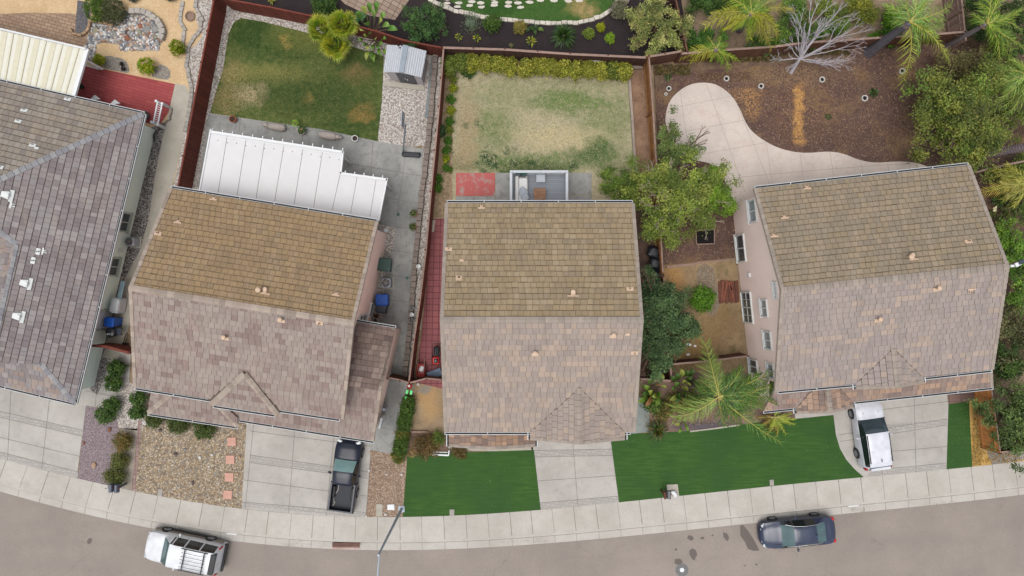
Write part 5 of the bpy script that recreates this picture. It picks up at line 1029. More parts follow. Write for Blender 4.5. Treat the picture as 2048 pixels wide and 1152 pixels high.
for px, py, lab in ((556, 256, 'stone lying figure left of the potted fern at the lawn edge'), (658, 273, 'stone lying figure right of the potted fern at the lawn edge')):
    t = thing('stone_statue', lab, 'statue', tuple(G(px, py)), group='stone statues at the lawn edge'); d = Vector((1, -.17, 0)).normalized(); p = G(px, py); e = 1 if px < 600 else -1
    m = MB(); prof = [(.09, -.62), (.19, -.5), (.24, -.3), (.26, 0), (.25, .3), (.21, .5), (.1, .6)]; vs = []; n = 12
    for r, x in prof:
        for k in range(n): a = 2 * math.pi * k / n; vs.append(p + d * x + Vector((-d.y, d.x, 0)) * r * math.cos(a) + Vector((0, 0, .26 + r * math.sin(a))))
    m.mesh(vs, [(j * n + k, j * n + (k + 1) % n, (j + 1) * n + (k + 1) % n, (j + 1) * n + k) for j in range(len(prof) - 1) for k in range(n)] + [tuple(range(n))[::-1], tuple(range(len(vs) - n, len(vs)))]); part('body', m, STN, t, True)
    m = MB(); hp = p - d * e * .68 + Vector((0, 0, .34)); m.rock(hp, .17, sq=.9, seed=3)
    for sg in (-1, 1): m.tube(hp + Vector((-d.y, d.x, 0)) * sg * .08, hp + Vector((-d.y, d.x, 0)) * sg * .14 + Vector((0, 0, .2)), .04, .015)
    m.tube(hp, hp - d * e * .26, .1, .07); part('head', m, STN, t)
    for a_ in (-.4, .35):
        for sg in (-1, 1): m = MB(); q = p + d * a_ + Vector((-d.y, d.x, 0)) * sg * .15; m.tube(q + Vector((0, 0, .2)), q + Vector((0, 0, 0)) + d * .05, .07, .06); part('leg', m, STN, t)
TERRA = plain('terracotta', c(170, 100, 70), .8, .12)
def pot(px, py, r, h, mat, label, name='flower_pot', soil=True, z=0):
    p = G(px, py, z); t = thing(name, label, 'pot', tuple(p)); m = MB(); m.lathe(p, [(r * .68, 0), (r * .95, h * .85), (r * 1.05, h * .86), (r * 1.05, h), (r * .88, h), (r * .84, h * .8), (0, h * .8)], 16); part('pot_body', m, mat, t, False)
    m = MB(); m.lathe(p, [(r * .84, h * .805), (0, h * .84)], 16); part('soil', m, plain('pot_soil', c(70, 56, 46), 1), t); return t, p
pot(470, 241, .22, .42, TERRA, 'tipped terracotta pot at the left lawn edge'); pot(712, 279, .2, .36, WHITE, 'white round pot on the patio right of the stone figures'); pot(606, 264, .26, .4, STN, 'grey pot with fern between the two stone figures')
pot(829, 428, .22, .4, TERRA, 'upper terracotta pot beside the retaining blocks on the patio'); pot(828, 455, .22, .4, TERRA, 'lower terracotta pot beside the retaining blocks on the patio'); pot(165, 174, .2, .4, plain('pot_green', c(40, 66, 60), .4), 'dark green pot at the patio cover corner'); pot(293, 233, .3, .3, plain('pot_black', c(36, 42, 54), .3), 'glossy black pot at the roof corner of the green house')
pot(752, 641, .17, .34, plain('bucket_white', c(210, 212, 214), .4), 'white bucket beside the orange pot near the garage wing', 'bucket'); pot(754, 632, .15, .3, TERRA, 'small orange pot beside the white bucket')
# ---------------------------------------------------------------- bins, AC units, side-yard clutter
def bin_(px, py, w, d, h, rz, mat, label, lid=None):
    p = G(px, py); t = thing('wheelie_bin', label, 'bin', tuple(p)); R3 = Matrix.Rotation(rz, 3, 'Z'); m = MB()
    bt = [(-w * .4, -d * .4), (w * .4, -d * .4), (w * .4, d * .4), (-w * .4, d * .4)]; tp = [(-w / 2, -d / 2), (w / 2, -d / 2), (w / 2, d / 2), (-w / 2, d / 2)]
    vs = [p + R3 @ Vector((a, b, .05)) for a, b in bt] + [p + R3 @ Vector((a, b, h)) for a, b in tp]; m.mesh(vs, [(3, 2, 1, 0), (4, 5, 6, 7)] + [(i, (i + 1) % 4, (i + 1) % 4 + 4, i + 4) for i in range(4)]); part('bin_body', m, mat, t)
    m = MB(); cushion(m, p + R3 @ Vector((0, 0, h + .05)), (w * 1.04, d * 1.08, .1), .05, rz); m.bar(p + R3 @ Vector((-w * .4, -d * .58, h + .04)), p + R3 @ Vector((w * .4, -d * .58, h + .04)), .03, .03); part('lid', m, lid or mat, t)
    for sg in (-1, 1): m = MB(); q = p + R3 @ Vector((sg * w * .35, -d * .42, .12)); m.tube(q - R3 @ Vector((.03, 0, 0)), q + R3 @ Vector((.03, 0, 0)), .12, n=12); part('wheel', m, BLK, t)
    return t
BLUE = plain('bin_blue', c(28, 92, 190), .35, .1); BDK = plain('bin_charcoal', c(54, 62, 76), .35, .1); BGR = plain('bin_green', c(62, 92, 86), .35, .1)
bin_(770, 599, .78, .66, 1.05, .0, BLUE, 'blue wheelie bin against the pink house wall'); bin_(768, 616, .62, .52, .9, -.1, BDK, 'charcoal wheelie bin just below the blue one'); bin_(774, 530, .86, .76, 1.0, -.1, BGR, 'large dark green wheelie bin by the pink house wall'); bin_(238, 642, .62, .56, 1.05, -.1, BLUE, 'blue wheelie bin by the pale side door')
def ac(px, py, w, label, rz=0, mat=None):
    p = G(px, py); t = thing('air_conditioner', label, 'air conditioner', tuple(p)); m = MB(); cushion(m, p + Vector((0, 0, .4)), (w, w, .8), .08, rz); part('casing', m, mat or plain('ac_grey', c(168, 176, 184), .5, .05), t)
    m = MB(); m.lathe(p + Vector((0, 0, .8)), [(w * .4, .0), (w * .4, .015), (0, .02)], 20); part('fan_opening', m, HOLE, t); m = MB()
    for k in range(5): a = 2 * math.pi * k / 5; m.bar(p + Vector((0, 0, .84)), p + Vector((w * .36 * math.cos(a), w * .36 * math.sin(a), .84)), .12, .01)
    part('fan_blades', m, plain('fan_brown', c(140, 112, 88), .5), t); m = MB()
    for k in range(8): a = math.pi * k / 8; v_ = Vector((math.cos(a), math.sin(a), 0)) * w * .42; m.tube(p + v_ + Vector((0, 0, .87)), p - v_ + Vector((0, 0, .87)), .008, n=4)
    part('grille', m, GALV, t); m = MB(); m.box(p + Vector((0, 0, .03)), (w + .2, w + .2, .06), rz); part('base_pad', m, CONCT, t)
ac(776, 566, .62, 'grey air conditioner between the green and blue bins'); ac(272, 485, .56, 'grey air conditioner on pebbles beside the green house')
m = MB(); p = G(245, 610); cushion(m, p + Vector((0, 0, .5)), (.6, 1.0, 1.0), .12, -.2); m.bar(p + Vector((-.2, -.35, 1.05)), p + Vector((.25, -.45, 1.05)), .04, .03); m.bar(p + Vector((-.1, -.2, 1.04)), p + Vector((-.05, -.5, 1.04)), .03, .03); solo('storage_box', m, plain('box_white', c(214, 218, 222), .4), 'white plastic storage box above the blue bin', 'storage box', tuple(p))
m = MB(); m.bar(G(246, 562, .8), G(234, 615, .8), .28, .03); m.bar(G(246, 562, .84), G(234, 615, .84), .03, .05); solo('glass_panel', m, plain('panel_bluegrey', c(150, 174, 184), .2), 'long blue-grey panel leaning along the green wall', 'panel', tuple(G(240, 590)))
t = thing('barbecue', 'black kettle barbecue beside the blue bin at the green wall', 'barbecue', tuple(G(238, 663))); p = G(238, 663); m = MB(); cushion(m, p + Vector((0, 0, .85)), (.62, .62, .5), .16, .2); part('hood', m, BLK, t); m = MB(); m.box(p + Vector((-.05, -.1, 1.12)), (.2, .05, .03), .1); part('handle', m, WHITE, t)
m = MB(); m.box(p + Vector((.45, .05, .8)), (.3, .42, .04)); part('side_shelf', m, BDK, t)
for sx in (-.2, .2):
    for sy in (-.2, .2): m = MB(); m.tube(p + Vector((sx, sy, 0)), p + Vector((sx, sy, .65)), .03); part('leg', m, BLK, t)
t = thing('hand_truck', 'small dark hand truck standing by the barbecue', 'hand truck', tuple(G(250, 685))); m = MB(); m.tube(G(256, 668, .9), G(250, 690, .1), .025); m.tube(G(252, 666, .9), G(246, 689, .1), .025); m.tube(G(256, 668, .9), G(252, 666, .9), .025); part('frame', m, BLK, t)
for x in (246, 254): m = MB(); q = G(x, 689, .12); m.tube(q, q + Vector((.06, .01, 0)), .12, n=12); part('wheel', m, BLK, t)
# lawn mower
t = thing('lawn_mower', 'red and black push mower on the red pavers', 'lawn mower', tuple(G(873, 720))); p = G(872, 719); m = MB(); cushion(m, p + Vector((0, -.05, .2)), (.46, .5, .2), .08); part('deck_body', m, plain('mower_red', c(206, 40, 40), .3), t); m = MB(); cushion(m, p + Vector((.02, -.05, .36)), (.26, .28, .14), .06); part('engine', m, BLK, t)
m = MB(); cushion(m, G(873, 702, .35), (.36, .66, .3), .12); part('grass_bag', m, BLK, t); m = MB(); m.tube(p + Vector((-.22, .1, .3)), G(866, 687, .95), .018); m.tube(p + Vector((.22, .1, .3)), G(881, 687, .95), .018); m.tube(G(866, 687, .95), G(881, 687, .95), .018); part('handlebar', m, BLK, t)
for sx in (-.25, .25):
    for sy in (-.25, .2): m = MB(); q = p + Vector((sx, sy, .1)); m.tube(q - Vector((.03, 0, 0)), q + Vector((.03, 0, 0)), .1, n=12); part('wheel', m, BLK, t)
# wheelbarrow
t = thing('wheelbarrow', 'faded red wheelbarrow holding white residue near the front gate', 'wheelbarrow', tuple(G(842, 740))); p = G(842, 740, .45); m = MB(); RB = plain('barrow_red', c(176, 66, 66), .5, .15); vs = []
for z, a, b in ((-.18, .2, .28), (.1, .3, .44)):
    for k in range(16): q = 2 * math.pi * k / 16; cx_ = abs(math.cos(q)) ** .5 * math.copysign(1, math.cos(q)); sy_ = abs(math.sin(q)) ** .5 * math.copysign(1, math.sin(q)); vs.append(p + Vector((a * cx_, b * sy_, z)))
m.mesh(vs, [(k, (k + 1) % 16, (k + 1) % 16 + 16, k + 16) for k in range(16)] + [tuple(range(16))]); part('tray', m, RB, t); m = MB(); m.rock(p + Vector((0, .05, -.12)), .18, sq=.3, seed=2); part('residue', m, WHITE, t)
for sx in (-1, 1): m = MB(); m.tube(p + Vector((sx * .28, .75, .25)), p + Vector((sx * .12, -.5, -.2)), .022); part('handle', m, WGREY, t)
m = MB(); q = p + Vector((0, -.55, -.25)); m.tube(q - Vector((.04, 0, 0)), q + Vector((.04, 0, 0)), .2, n=14); part('wheel', m, BLK, t)
for sx in (-1, 1): m = MB(); m.tube(p + Vector((sx * .2, .2, -.15)), p + Vector((sx * .2, .28, -.45)), .02); part('leg', m, BLK, t)
m = MB(); m.bar(G(856, 753, .6), G(882, 743, .75), .5, .25); solo('rolled_mat', m, plain('mat_blue_grey', c(104, 124, 148), .6), 'blue-grey bundle leaning behind the front gate', 'bundle', tuple(G(866, 750)))
# side yard (C-D) clutter
m = MB(); p = G(1306, 522); R = random.Random(4)
for i in range(3): cushion(m, p + Vector((R.uniform(-.1, .2), .55 - i * .75, .55)), (.9 - i * .1, .75, .5 + .1 * i), .16, R.uniform(-.3, .3))
solo('tarp_covered_pile', m, plain('black_tarp', c(28, 32, 40), .3, .4, 4), 'black plastic covered pile in the narrow passage under the tree', 'tarp', tuple(p), smooth=False)
for i, (px, py, r_) in enumerate([(1309, 727, .2), (1315, 741, .26)]): pot(px, py, r_, .5, BDK if i else GALV, ['small grey metal tub in the side passage', 'dark round tub below the grey metal tub'][i], 'tub')
t = thing('plank_pile', 'pile of reddish planks stacked by the rose wall', 'planks', tuple(G(1455, 583))); 
for i in range(9):
    m = MB(); a = G(1438 + i * 4.6, 561 + R.uniform(-2, 2), .08); b = G(1440 + i * 4.6, 606 + R.uniform(-2, 2), .08); k = R.uniform(.7, 1.05); m.bar(a, b, .12, .04, t=(k, k, k)); part('plank', m, wood('plank_red' + str(i % 3), c(126, 76, 60), c(104, 60, 50)) if i < 3 else bpy.data.materials['plank_red' + str(i % 3)], t)
for a, b in (((1446, 562), (1444, 604)), ((1455, 561), (1447, 604)), ((1458, 564), (1469, 602)), ((1462, 562), (1464, 580))): m = MB(); m.bar(G(*a, .14), G(*b, .14), .14, .04, t=(1.5, 1.5, 1.45)); part('plank', m, bpy.data.materials['plank_red1'], t)
for i, (x, y, w) in enumerate([(1378, 689, .3), (1390, 692, .16), (1376, 709, .2)]): m = MB(); m.box(G(x, y, .04), (w, .14, .06), .2 * i - .2); solo('litter', m, WHITE, ['larger white scrap on the dry yard', 'small white scrap right of the larger one', 'white scrap just above the low fence'][i], 'litter', tuple(G(x, y)))
for i, (x, y, cc) in enumerate([(1363, 699, (220, 190, 60)), (1364, 683, (190, 50, 60)), (1347, 720, (226, 150, 60))]):
    m = MB(); R = random.Random(i)
    for k in range(6): m.box(G(x + R.uniform(-3, 3), y + R.uniform(-3, 3), .03), (.08, .06, .04), R.random())
    solo('fallen_fruit', m, plain('fruit%d' % i, c(*cc), .6), ['yellow fallen fruit on the dry yard', 'red scraps above the yellow fruit', 'orange fallen fruit beside the fence post'][i], 'fruit', tuple(G(x, y)))
t = thing('trellis', 'small grey wooden trellis by the passage fence', 'trellis', tuple(G(1285, 757))); 
for x in (1282, 1286, 1290): m = MB(); m.bar(G(x, 745, 1.2), G(x, 769, 1.2), .04, .04); part('slat', m, WGREY, t)
for y in (751, 757, 763): m = MB(); m.bar(G(1280, y, 1.25), G(1292, y, 1.25), .04, .04); part('slat', m, WGREY, t)
# front yard items
def ubox(px, py, w, d, rz, label, mat=None, name='utility_lid'): m = MB(); m.box((*G(px, py)[:2], .035), (w, d, .04), rz); m.box((*G(px, py)[:2], .05), (w * .82, d * .82, .02), rz, t=(.9, .9, .9)); solo(name, m, mat or STONEG, label, 'utility lid', tuple(G(px, py)))
ubox(321, 985, .3, .45, -.1, 'pale utility lid at the bottom of the tan river gravel'); ubox(904, 1025, .3, .42, 0, 'pale utility lid in the bottom left artificial lawn'); ubox(1543, 965, .26, .38, .05, 'pale utility lid at the bottom edge of the wide artificial lawn'); ubox(782, 1014, .46, .36, .05, 'white utility lid beside the lamp post', WHITE); ubox(759, 1020, .42, .8, 0, 'tan concrete lid left of the white lid', CONCT)
def mailbox(px, py, mat, label, rz=0, w=.26, d=.5):
    p = G(px, py); t = thing('mailbox', label, 'mailbox', tuple(p)); R3 = Matrix.Rotation(rz, 3, 'Z'); m = MB(); vs = []; n = 9
    for y in (-d / 2, d / 2):
        for k in range(n): a = math.pi * k / (n - 1); vs.append(p + R3 @ Vector((w / 2 * math.cos(a), y, 1.15 + .14 * math.sin(a))))
        vs.append(p + R3 @ Vector((-w / 2, y, 1.0))); vs.append(p + R3 @ Vector((w / 2, y, 1.0)))
    n += 2; m.mesh(vs, [(k, (k + 1) % n, (k + 1) % n + n, k + n) for k in range(n)] + [tuple(range(n))[::-1], tuple(range(n, 2 * n))]); part('box', m, mat, t); m = MB(); m.box(p + Vector((0, 0, .5)), (.1, .1, 1.0), rz); part('post', m, mat, t)
    m = MB(); m.box(p + R3 @ Vector((w / 2 + .02, .05, 1.2)), (.02, .05, .16), rz); part('flag', m, plain('flag_red', c(150, 60, 50), .5), t)
MBX = plain('mailbox_slate', c(86, 92, 108), .35, .08); mailbox(242, 966, MBX, 'left slate grey mailbox at the gravel corner'); mailbox(253, 967, MBX, 'right slate grey mailbox beside the brick edging')
mailbox(1330, 979, plain('mailbox_grey', c(104, 106, 112), .35, .08), 'grey mailbox in front of the small concrete pad'); mailbox(1322, 980, plain('mailbox_brown', c(112, 60, 50), .5), 'narrow brown mailbox left of the grey one', .1, .14, .45)
m = MB(); m.prism([G(*p) for p in [(1333, 969), (1355, 968), (1358, 992), (1335, 994)]][::-1], .0, .06); struct('mailbox_pad', m, concrete('pad_tan', c(186, 178, 166), c(168, 160, 150), .4))
t = thing('plastic_bags', 'white plastic bags on the small concrete pad', 'bags', tuple(G(1349, 988)))
m = MB(); m.rock(G(1347, 985, .18), .15, sq=.6, seed=5); part('bag', m, WHITE, t, True); m = MB(); m.rock(G(1350, 990, .16), .17, sq=.6, seed=6); part('bag', m, WHITE, t, True)
# boulders, creek rocks
ROCKS = [plain('rock_%s' % n, c(*k), .9, .18, 5, tex='pos') for n, k in (('grey', (150, 148, 144)), ('rust', (150, 98, 76)), ('tan', (190, 158, 130)), ('dark', (92, 82, 82)), ('white', (216, 212, 206)), ('olive', (150, 146, 126)))]
for i, (x, y, r, k, lab) in enumerate([(281, 52, .19, 1, 'round rust-coloured boulder in the middle of the creek bed'), (255, 76, .22, 1, 'large rust boulder at the lower creek bed'), (298, 65, .2, 1, 'brown boulder right of the flat grey creek stones'), (253, 65, .16, 3, 'dark boulder just above the large rust boulder'), (191, 61, .26, 5, 'flat olive stone at the left of the creek bed'), (229, 69, .24, 0, 'flat grey stone left of the dark boulder'), (294, 58, .34, 0, 'broad flat grey stone in the creek bed'), (311, 58, .3, 0, 'tall flat grey stone by the block wall'), (278, 64, .24, 5, 'flat brownish stone in the creek centre'), (267, 57, .14, 2, 'small tan boulder in the creek bed'), (271, 92, .24, 0, 'flat stone at the bottom edge of the creek bed'), (264, 88, .15, 2, 'orange boulder at the bottom of the creek bed'), (312, 74, .16, 5, 'yellow-grey stone at the right of the creek bed'), (315, 86, .18, 0, 'blue-grey stone at the lower right creek end')]):
    m = MB(); m.rock(G(x, y, .05), r, sq=.25 if 'flat' in lab else .55, seed=i + 20); solo('boulder', m, ROCKS[k], lab, 'boulder', tuple(G(x, y)), smooth=True)
for i, (x, y, r, k, lab) in enumerate([(292, 845, .24, 4, 'white boulder at the left corner of the tan gravel'), (188, 930, .2, 2, 'yellow-tan rock near the bottom of the mauve gravel'), (219, 859, .14, 1, 'rust rock at the upper right of the mauve gravel'), (168, 886, .1, 1, 'small rust rock at the left of the mauve gravel'), (320, 860, .12, 3, 'dark rock under the clipped shrub in the tan gravel'), (351, 908, .13, 3, 'dark rock in the left of the tan gravel'), (370, 899, .12, 0, 'grey rock right of the dark rock in the tan gravel'), (400, 915, .12, 4, 'white rock in the centre right of the tan gravel'), (424, 910, .1, 4, 'small pale rock left of the second pink slab'), (363, 937, .09, 2, 'small orange rock in the middle of the tan gravel'), (343, 958, .09, 2, 'peach rock in the lower tan gravel'), (386, 965, .12, 3, 'dark rock in the lower tan gravel'), (418, 933, .08, 4, 'tiny white rock left of the third pink slab'), (479, 915, .1, 2, 'tan rock beside the second pink slab'), (475, 948, .1, 2, 'tan rock beside the third pink slab'), (350, 985, .1, 2, 'peach rock near the sidewalk in the tan gravel'), (388, 855, .09, 0, 'grey rock near the top of the tan gravel'), (742, 905, .12, 2, 'pale rock at the top of the small gravel strip'), (738, 941, .11, 4, 'white rock beside the pickup driveway'), (773, 949, .09, 4, 'white rock in the middle of the small gravel strip'), (803, 949, .1, 4, 'cream rock beside the lawn edge'), (771, 1029, .11, 4, 'cream rock near the tan lid'), (732, 1032, .08, 4, 'white rock at the sidewalk corner')]):
    m = MB(); m.rock(G(x, y, .04), r, sq=.5, seed=i + 60); solo('rock', m, ROCKS[k], lab, 'rock', tuple(G(x, y)), smooth=True)
def scatter_stones(label, regions, n, rmin, rmax, seed, pal):     # loose stones nobody could count
    R = random.Random(seed); m = MB()
    for _ in range(n):
        x0, y0, x1, y1 = R.choice(regions); x, y = R.uniform(x0, x1), R.uniform(y0, y1); r = R.uniform(rmin, rmax); cc = R.choice(pal); k = R.uniform(.85, 1.1); p = G(x, y, r * .2 + .02)
        n2 = 6; vs = [p + Vector((0, 0, r * .5))]; e = R.uniform(.7, 1.3); a0 = R.random() * 3
        for j in range(n2): a = a0 + 2 * math.pi * j / n2; q = R.uniform(.8, 1.1); vs.append(p + Vector((r * q * e * math.cos(a) * .7, r * q / e * math.sin(a) * .7, r * .35)))
        for j in range(n2): a = a0 + 2 * math.pi * j / n2; vs.append(p + Vector((r * e * math.cos(a), r / e * math.sin(a), -.02)))
        m.mesh(vs, [(0, 1 + j, 1 + (j + 1) % n2) for j in range(n2)] + [(1 + j, 1 + n2 + j, 1 + n2 + (j + 1) % n2, 1 + (j + 1) % n2) for j in range(n2)], t=tuple(v * k for v in cc[:3]))
    s = S(label.replace(' ', '_')[:40]); solo('loose_stones', m, s.out(s.tint(), .85), label, 'stones', (0, 0, 0), kind='stuff')
scatter_stones('loose cobbles filling the dry creek bed', [(185, 86, 245, 100) and (190, 55, 245, 82), (240, 45, 325, 90), (240, 85, 318, 100), (170, 90, 190, 120), (245, 36, 305, 60)], 900, .05, .13, 3, [c(214, 212, 210), c(150, 152, 158), c(180, 174, 166), c(120, 122, 132), c(204, 180, 158), c(168, 132, 110), c(228, 224, 220)])
# hexagonal planter rings in the mulch
RING = plain('ring_white', c(222, 218, 212), .8, .08)
def hexring(px, py, r, label):
    r *= .82
    p = G(px, py); t = thing('planter_ring', label, 'planter ring', tuple(p)); m = MB()
    for k in range(6): a, b = k * math.pi / 3 + .25, (k + 1) * math.pi / 3 + .2; m.bar(p + Vector((r * math.cos(a), r * math.sin(a), .14)), p + Vector((r * math.cos(b), r * math.sin(b), .14)), .055, .14)
    part('block_ring', m, RING, t); m = MB(); m.lathe(p, [(r * .9, .02), (0, .08)], 12); part('soil', m, plain('ring_soil', c(40, 34, 32), 1), t)
for a in [(1452, 158, .2, 'white hexagonal ring above the round patio end'), (1521, 173, .2, 'white hexagonal ring left of the bare tree base'), (1643, 160, .21, 'white hexagonal ring right of the bare tree base'), (1728, 197, .23, 'white hexagonal ring with a leggy plant in the mulch'), (1803, 143, .22, 'white ring under the hanging palm frond'), (1337, 178, .18, 'white round ring at the left patio edge'), (1331, 189, .1, 'small white ring below the round one')]: hexring(*a)
t = thing('white_bench', 'low white wooden bench at the top edge of the left artificial lawn', 'bench', tuple(G(881, 908))); m = MB()
m.bar(G(864, 909, .3), G(897, 911, .3), .1, .05); m.bar(G(866, 904, .3), G(895, 905, .3), .05, .04); part('rail', m, WHITE, t)
for x in (866, 894): m = MB(); m.bar(G(x - (0 if x < 880 else -3), 911, .32), G(x + 4, 901, .32), .07, .3); part('leg', m, WHITE, t)
t = thing('deck_railing', 'white railing section on the red brick patio', 'railing', tuple(G(314, 225))); m = MB(); h_ = .95
m.bar(G(315, 203, h_), G(306, 247, h_), .08, .06); m.bar(G(324, 207, h_), G(315, 249, h_), .08, .06); part('rail', m, WHITE, t)
m = MB()
for i in range(11): a = i / 10; m.bar(G(315 - 9 * a, 204 + 42 * a, h_ - .02), G(324 - 9 * a, 208 + 41 * a, h_ - .02), .03, .03)
part('slat', m, WHITE, t)
for x, y in ((312, 202), (303, 244), (324, 207), (315, 249)): m = MB(); p = G(x, y, h_); m.box((p.x, p.y, h_ / 2), (.14, .14, h_ + .06)); part('post', m, WHITE, t)
for i, (x, y) in enumerate([(188, 200), (228, 209)]):
    m = MB(); p = G(x, y, .7); m.mesh([p + Vector(v) for v in [(-.3, -.1, 0), (.45, .05, 0), (.1, .3, 0), (-.3, -.1, .1), (.45, .05, .1), (.1, .3, .1)]], [(3, 4, 5), (0, 1, 4, 3), (1, 2, 5, 4), (2, 0, 3, 5)]); m.tube(p - Vector((0, 0, .7)), p, .03); solo('patio_chair', m, WHITE, ['left white chair peeking out under the green house eave', 'right white chair peeking out under the green house eave'][i], 'chair', tuple(G(x, y)))
m = MB(); m.bar(G(1185, 121, .9), G(1207, 121, .9), .08, .05); solo('white_board', m, WHITE, 'short white board lying on top of the yellow-green hedge', 'board', tuple(G(1196, 121)))
# gate corner oddments
t = thing('garden_gnome', 'small bright green figure leaning at the top of the front hedge', 'ornament', tuple(G(819, 785))); GN = plain('bright_green', c(110, 240, 140), .5)
for x, y, l in ((815, 784, 8), (823, 785, 8), (813, 796, 4)): m = MB(); m.bar(G(x, y - l / 2, .9), G(x - 2, y + l / 2, .85), .14, .1); part('arm', m, GN, t)
m = MB(); m.rock(G(819, 772, .5), .2, sq=.6, seed=3); m.box(G(818, 772, .66), (.14, .12, .06), .5, 1); solo('red_basket', m, [plain('basket_red', c(196, 50, 40), .6), WHITE], 'red basket with white cloth at the gate corner', 'basket', tuple(G(819, 772)))
m = MB(); m.rock(G(836, 769, .1), .12, sq=.6, seed=8); solo('rock', m, ROCKS[4], 'white rock on the pad below the wheelbarrow gate', 'rock', tuple(G(836, 769)))
m = MB(); q = onwall(768, 820, G(790, 770), G(742, 900)); m.tube(G(770, 818, .2), G(767, 819, 1.6), .09); m.rock(G(768, 817, 1.2), .14, seed=4); solo('gas_meter', m, GALV, 'grey utility meter on the garage side wall', 'meter', tuple(G(768, 819)))
m = MB(); m.bar(G(763, 836, 1.3), G(758, 858, 1.2), .12, .9); solo('meter_cabinet', m, WHITE, 'white meter cabinet on the garage side wall', 'cabinet', tuple(G(760, 848)))
for i, (x, y) in enumerate([(796, 429), (814, 556)]): m = MB(); m.lathe(G(x, y, .012), [(.1, 0), (.08, .02), (0, .02)], 14); solo('drain_cover', m, plain('drain_green', c(52, 100, 88), .6), ['upper green drain cover in the grey patio', 'lower green drain cover in the grey patio'][i], 'drain cover', tuple(G(x, y)))
for i, (x, y, mt) in enumerate([(826, 616, BLK), (825, 629, WHITE), (824, 640, BLK), (838, 533, WHITE), (773, 461, WHITE)]):
    m = MB(); m.lathe(G(x, y, .3), [(.12, 0), (.14, .22), (.1, .22), (.08, .1), (0, .1)], 12); solo('small_planter', m, mt, ['small black planter on the retaining blocks', 'white planter between the two black ones', 'lower black planter on the retaining blocks', 'white ring planter halfway along the retaining blocks', 'white downspout cover at the house corner'][i], 'planter', tuple(G(x, y)))
# storm drain, manhole
t = thing('storm_drain', 'rusty brown curb storm drain inlet beside the sidewalk', 'storm drain', tuple(G(692, 1092, ZS))); m = MB(); m.box(G(692, 1089, .035), (1.8, .26, .05), -.0); part('lid', m, plain('drain_rust', c(112, 82, 72), .9, .2), t); m = MB(); m.box(G(692, 1096, ZS + .05), (1.8, .1, .06)); part('kerb_bar', m, plain('drain_pink', c(196, 160, 150), .8), t)
t = thing('manhole_cover', 'round manhole with bright centre in a dark asphalt ring', 'manhole', tuple(G(1363, 1138, ZS))); m = MB(); m.lathe(G(1364, 1140, ZS), [(.43, 0), (.42, .012), (0, .014)], 28); part('asphalt_ring', m, plain('ring_grey', c(122, 122, 122), .9, .15, 10), t); m = MB(); m.lathe(G(1364, 1140, ZS + .014), [(.15, 0), (.14, .02), (0, .022)], 20); part('cover', m, WHITE, t)
# white kerb marks
for i, (x, y) in enumerate([(464, 1067), (1708, 1013)]): m = MB(); m.bar(G(x - 11, y, .034), G(x + 9, y + (2 if i == 0 else -2), .034), .07, .01); struct('kerb_marking', m, WHITE)
# street lamp
t = thing('street_lamp', 'tall pale metal street lamp leaning out over the road', 'street lamp', tuple(G(803, 1018))); POLE = plain('pole_galvanised', c(182, 194, 206), .5, .06); m = MB(); m.tube(G(803, 1018), G(803, 1018) * 1.0 + Vector((0, 0, 7.8)), .095, .06, 12); part('pole', m, POLE, t)
top = G(803, 1018) + Vector((0, 0, 7.8)); m = MB(); pr = top - Vector((0, 0, .3))
for k in range(8):
    a, b = k / 8, (k + 1) / 8; f = lambda s_: top + Vector((-.02 * s_, -2.4 * s_, -.3 + .7 * math.sin(s_ * math.pi / 2))); m.tube(f(a), f(b), .05, n=8)
part('arm', m, POLE, t); m = MB(); cushion(m, top + Vector((-.02, -2.7, .42)), (.3, .7, .14), .05); part('lamp_head', m, POLE, t); m = MB(); m.box(G(803, 1018, .02), (.4, .4, .04)); part('base_plate', m, POLE, t)
# ---------------------------------------------------------------- vegetation
def leafmat(name, rough=.55, trans=.25):
    s = S(name, 'obj'); x = s.tint(); n = s.noise(1.2, 3, .6); x = s.mix(s.math('MULTIPLY', s.map(n, .4, .65), .25), x, s.mix(1.0, x, c(255, 250, 200, 1.1), 'MULTIPLY')); return s.out(x, rough, spec=.25, trans=trans)
LEAF = leafmat('leaf'); FRONDM = leafmat('frond', .45, .2)
def barkmat(name, col, sc=6, dark=.6):
    s = S(name, 'obj'); f = s.noise(sc, 5, .7); x = s.mix(s.map(f, .35, .65), col, tuple(v * dark for v in col[:3]) + (1,)); return s.out(x, .9, f, .5, .03)
TRUNK = barkmat('trunk_bark', c(140, 116, 96)); PTRUNK = barkmat('palm_trunk', c(140, 130, 132), 9); WBARK = barkmat('bare_white_bark', c(206, 200, 206), 5, .75); STEM = barkmat('stem', c(150, 134, 104))
def npmesh(name, v, f4, tint, mat, parent=None, off=None, loc=None, label=None, cat=None, group=None, kind=None):
    me = bpy.data.meshes.new(name); v = np.asarray(v, np.float32); f4 = np.asarray(f4, np.int32); n = len(f4); k = f4.shape[1]
    if off is not None: v = v - np.array(off, np.float32)
    me.vertices.add(len(v)); me.vertices.foreach_set('co', v.ravel()); me.loops.add(n * k); me.loops.foreach_set('vertex_index', f4.ravel()); me.polygons.add(n)
    me.polygons.foreach_set('loop_start', np.arange(n, dtype=np.int32) * k); me.polygons.foreach_set('loop_total', np.full(n, k, np.int32))
    at = me.attributes.new('tint', 'FLOAT_COLOR', 'FACE'); at.data.foreach_set('color', np.c_[tint, np.ones(n)].astype(np.float32).ravel()); me.materials.append(mat); me.update(calc_edges=True)
    o = bpy.data.objects.new(name, me); COL.objects.link(o)
    if parent: o.parent = parent
    if label: o.location = off; o['label'] = label; o['category'] = cat
    if group: o['group'] = group
    if kind: o['kind'] = kind
    return o
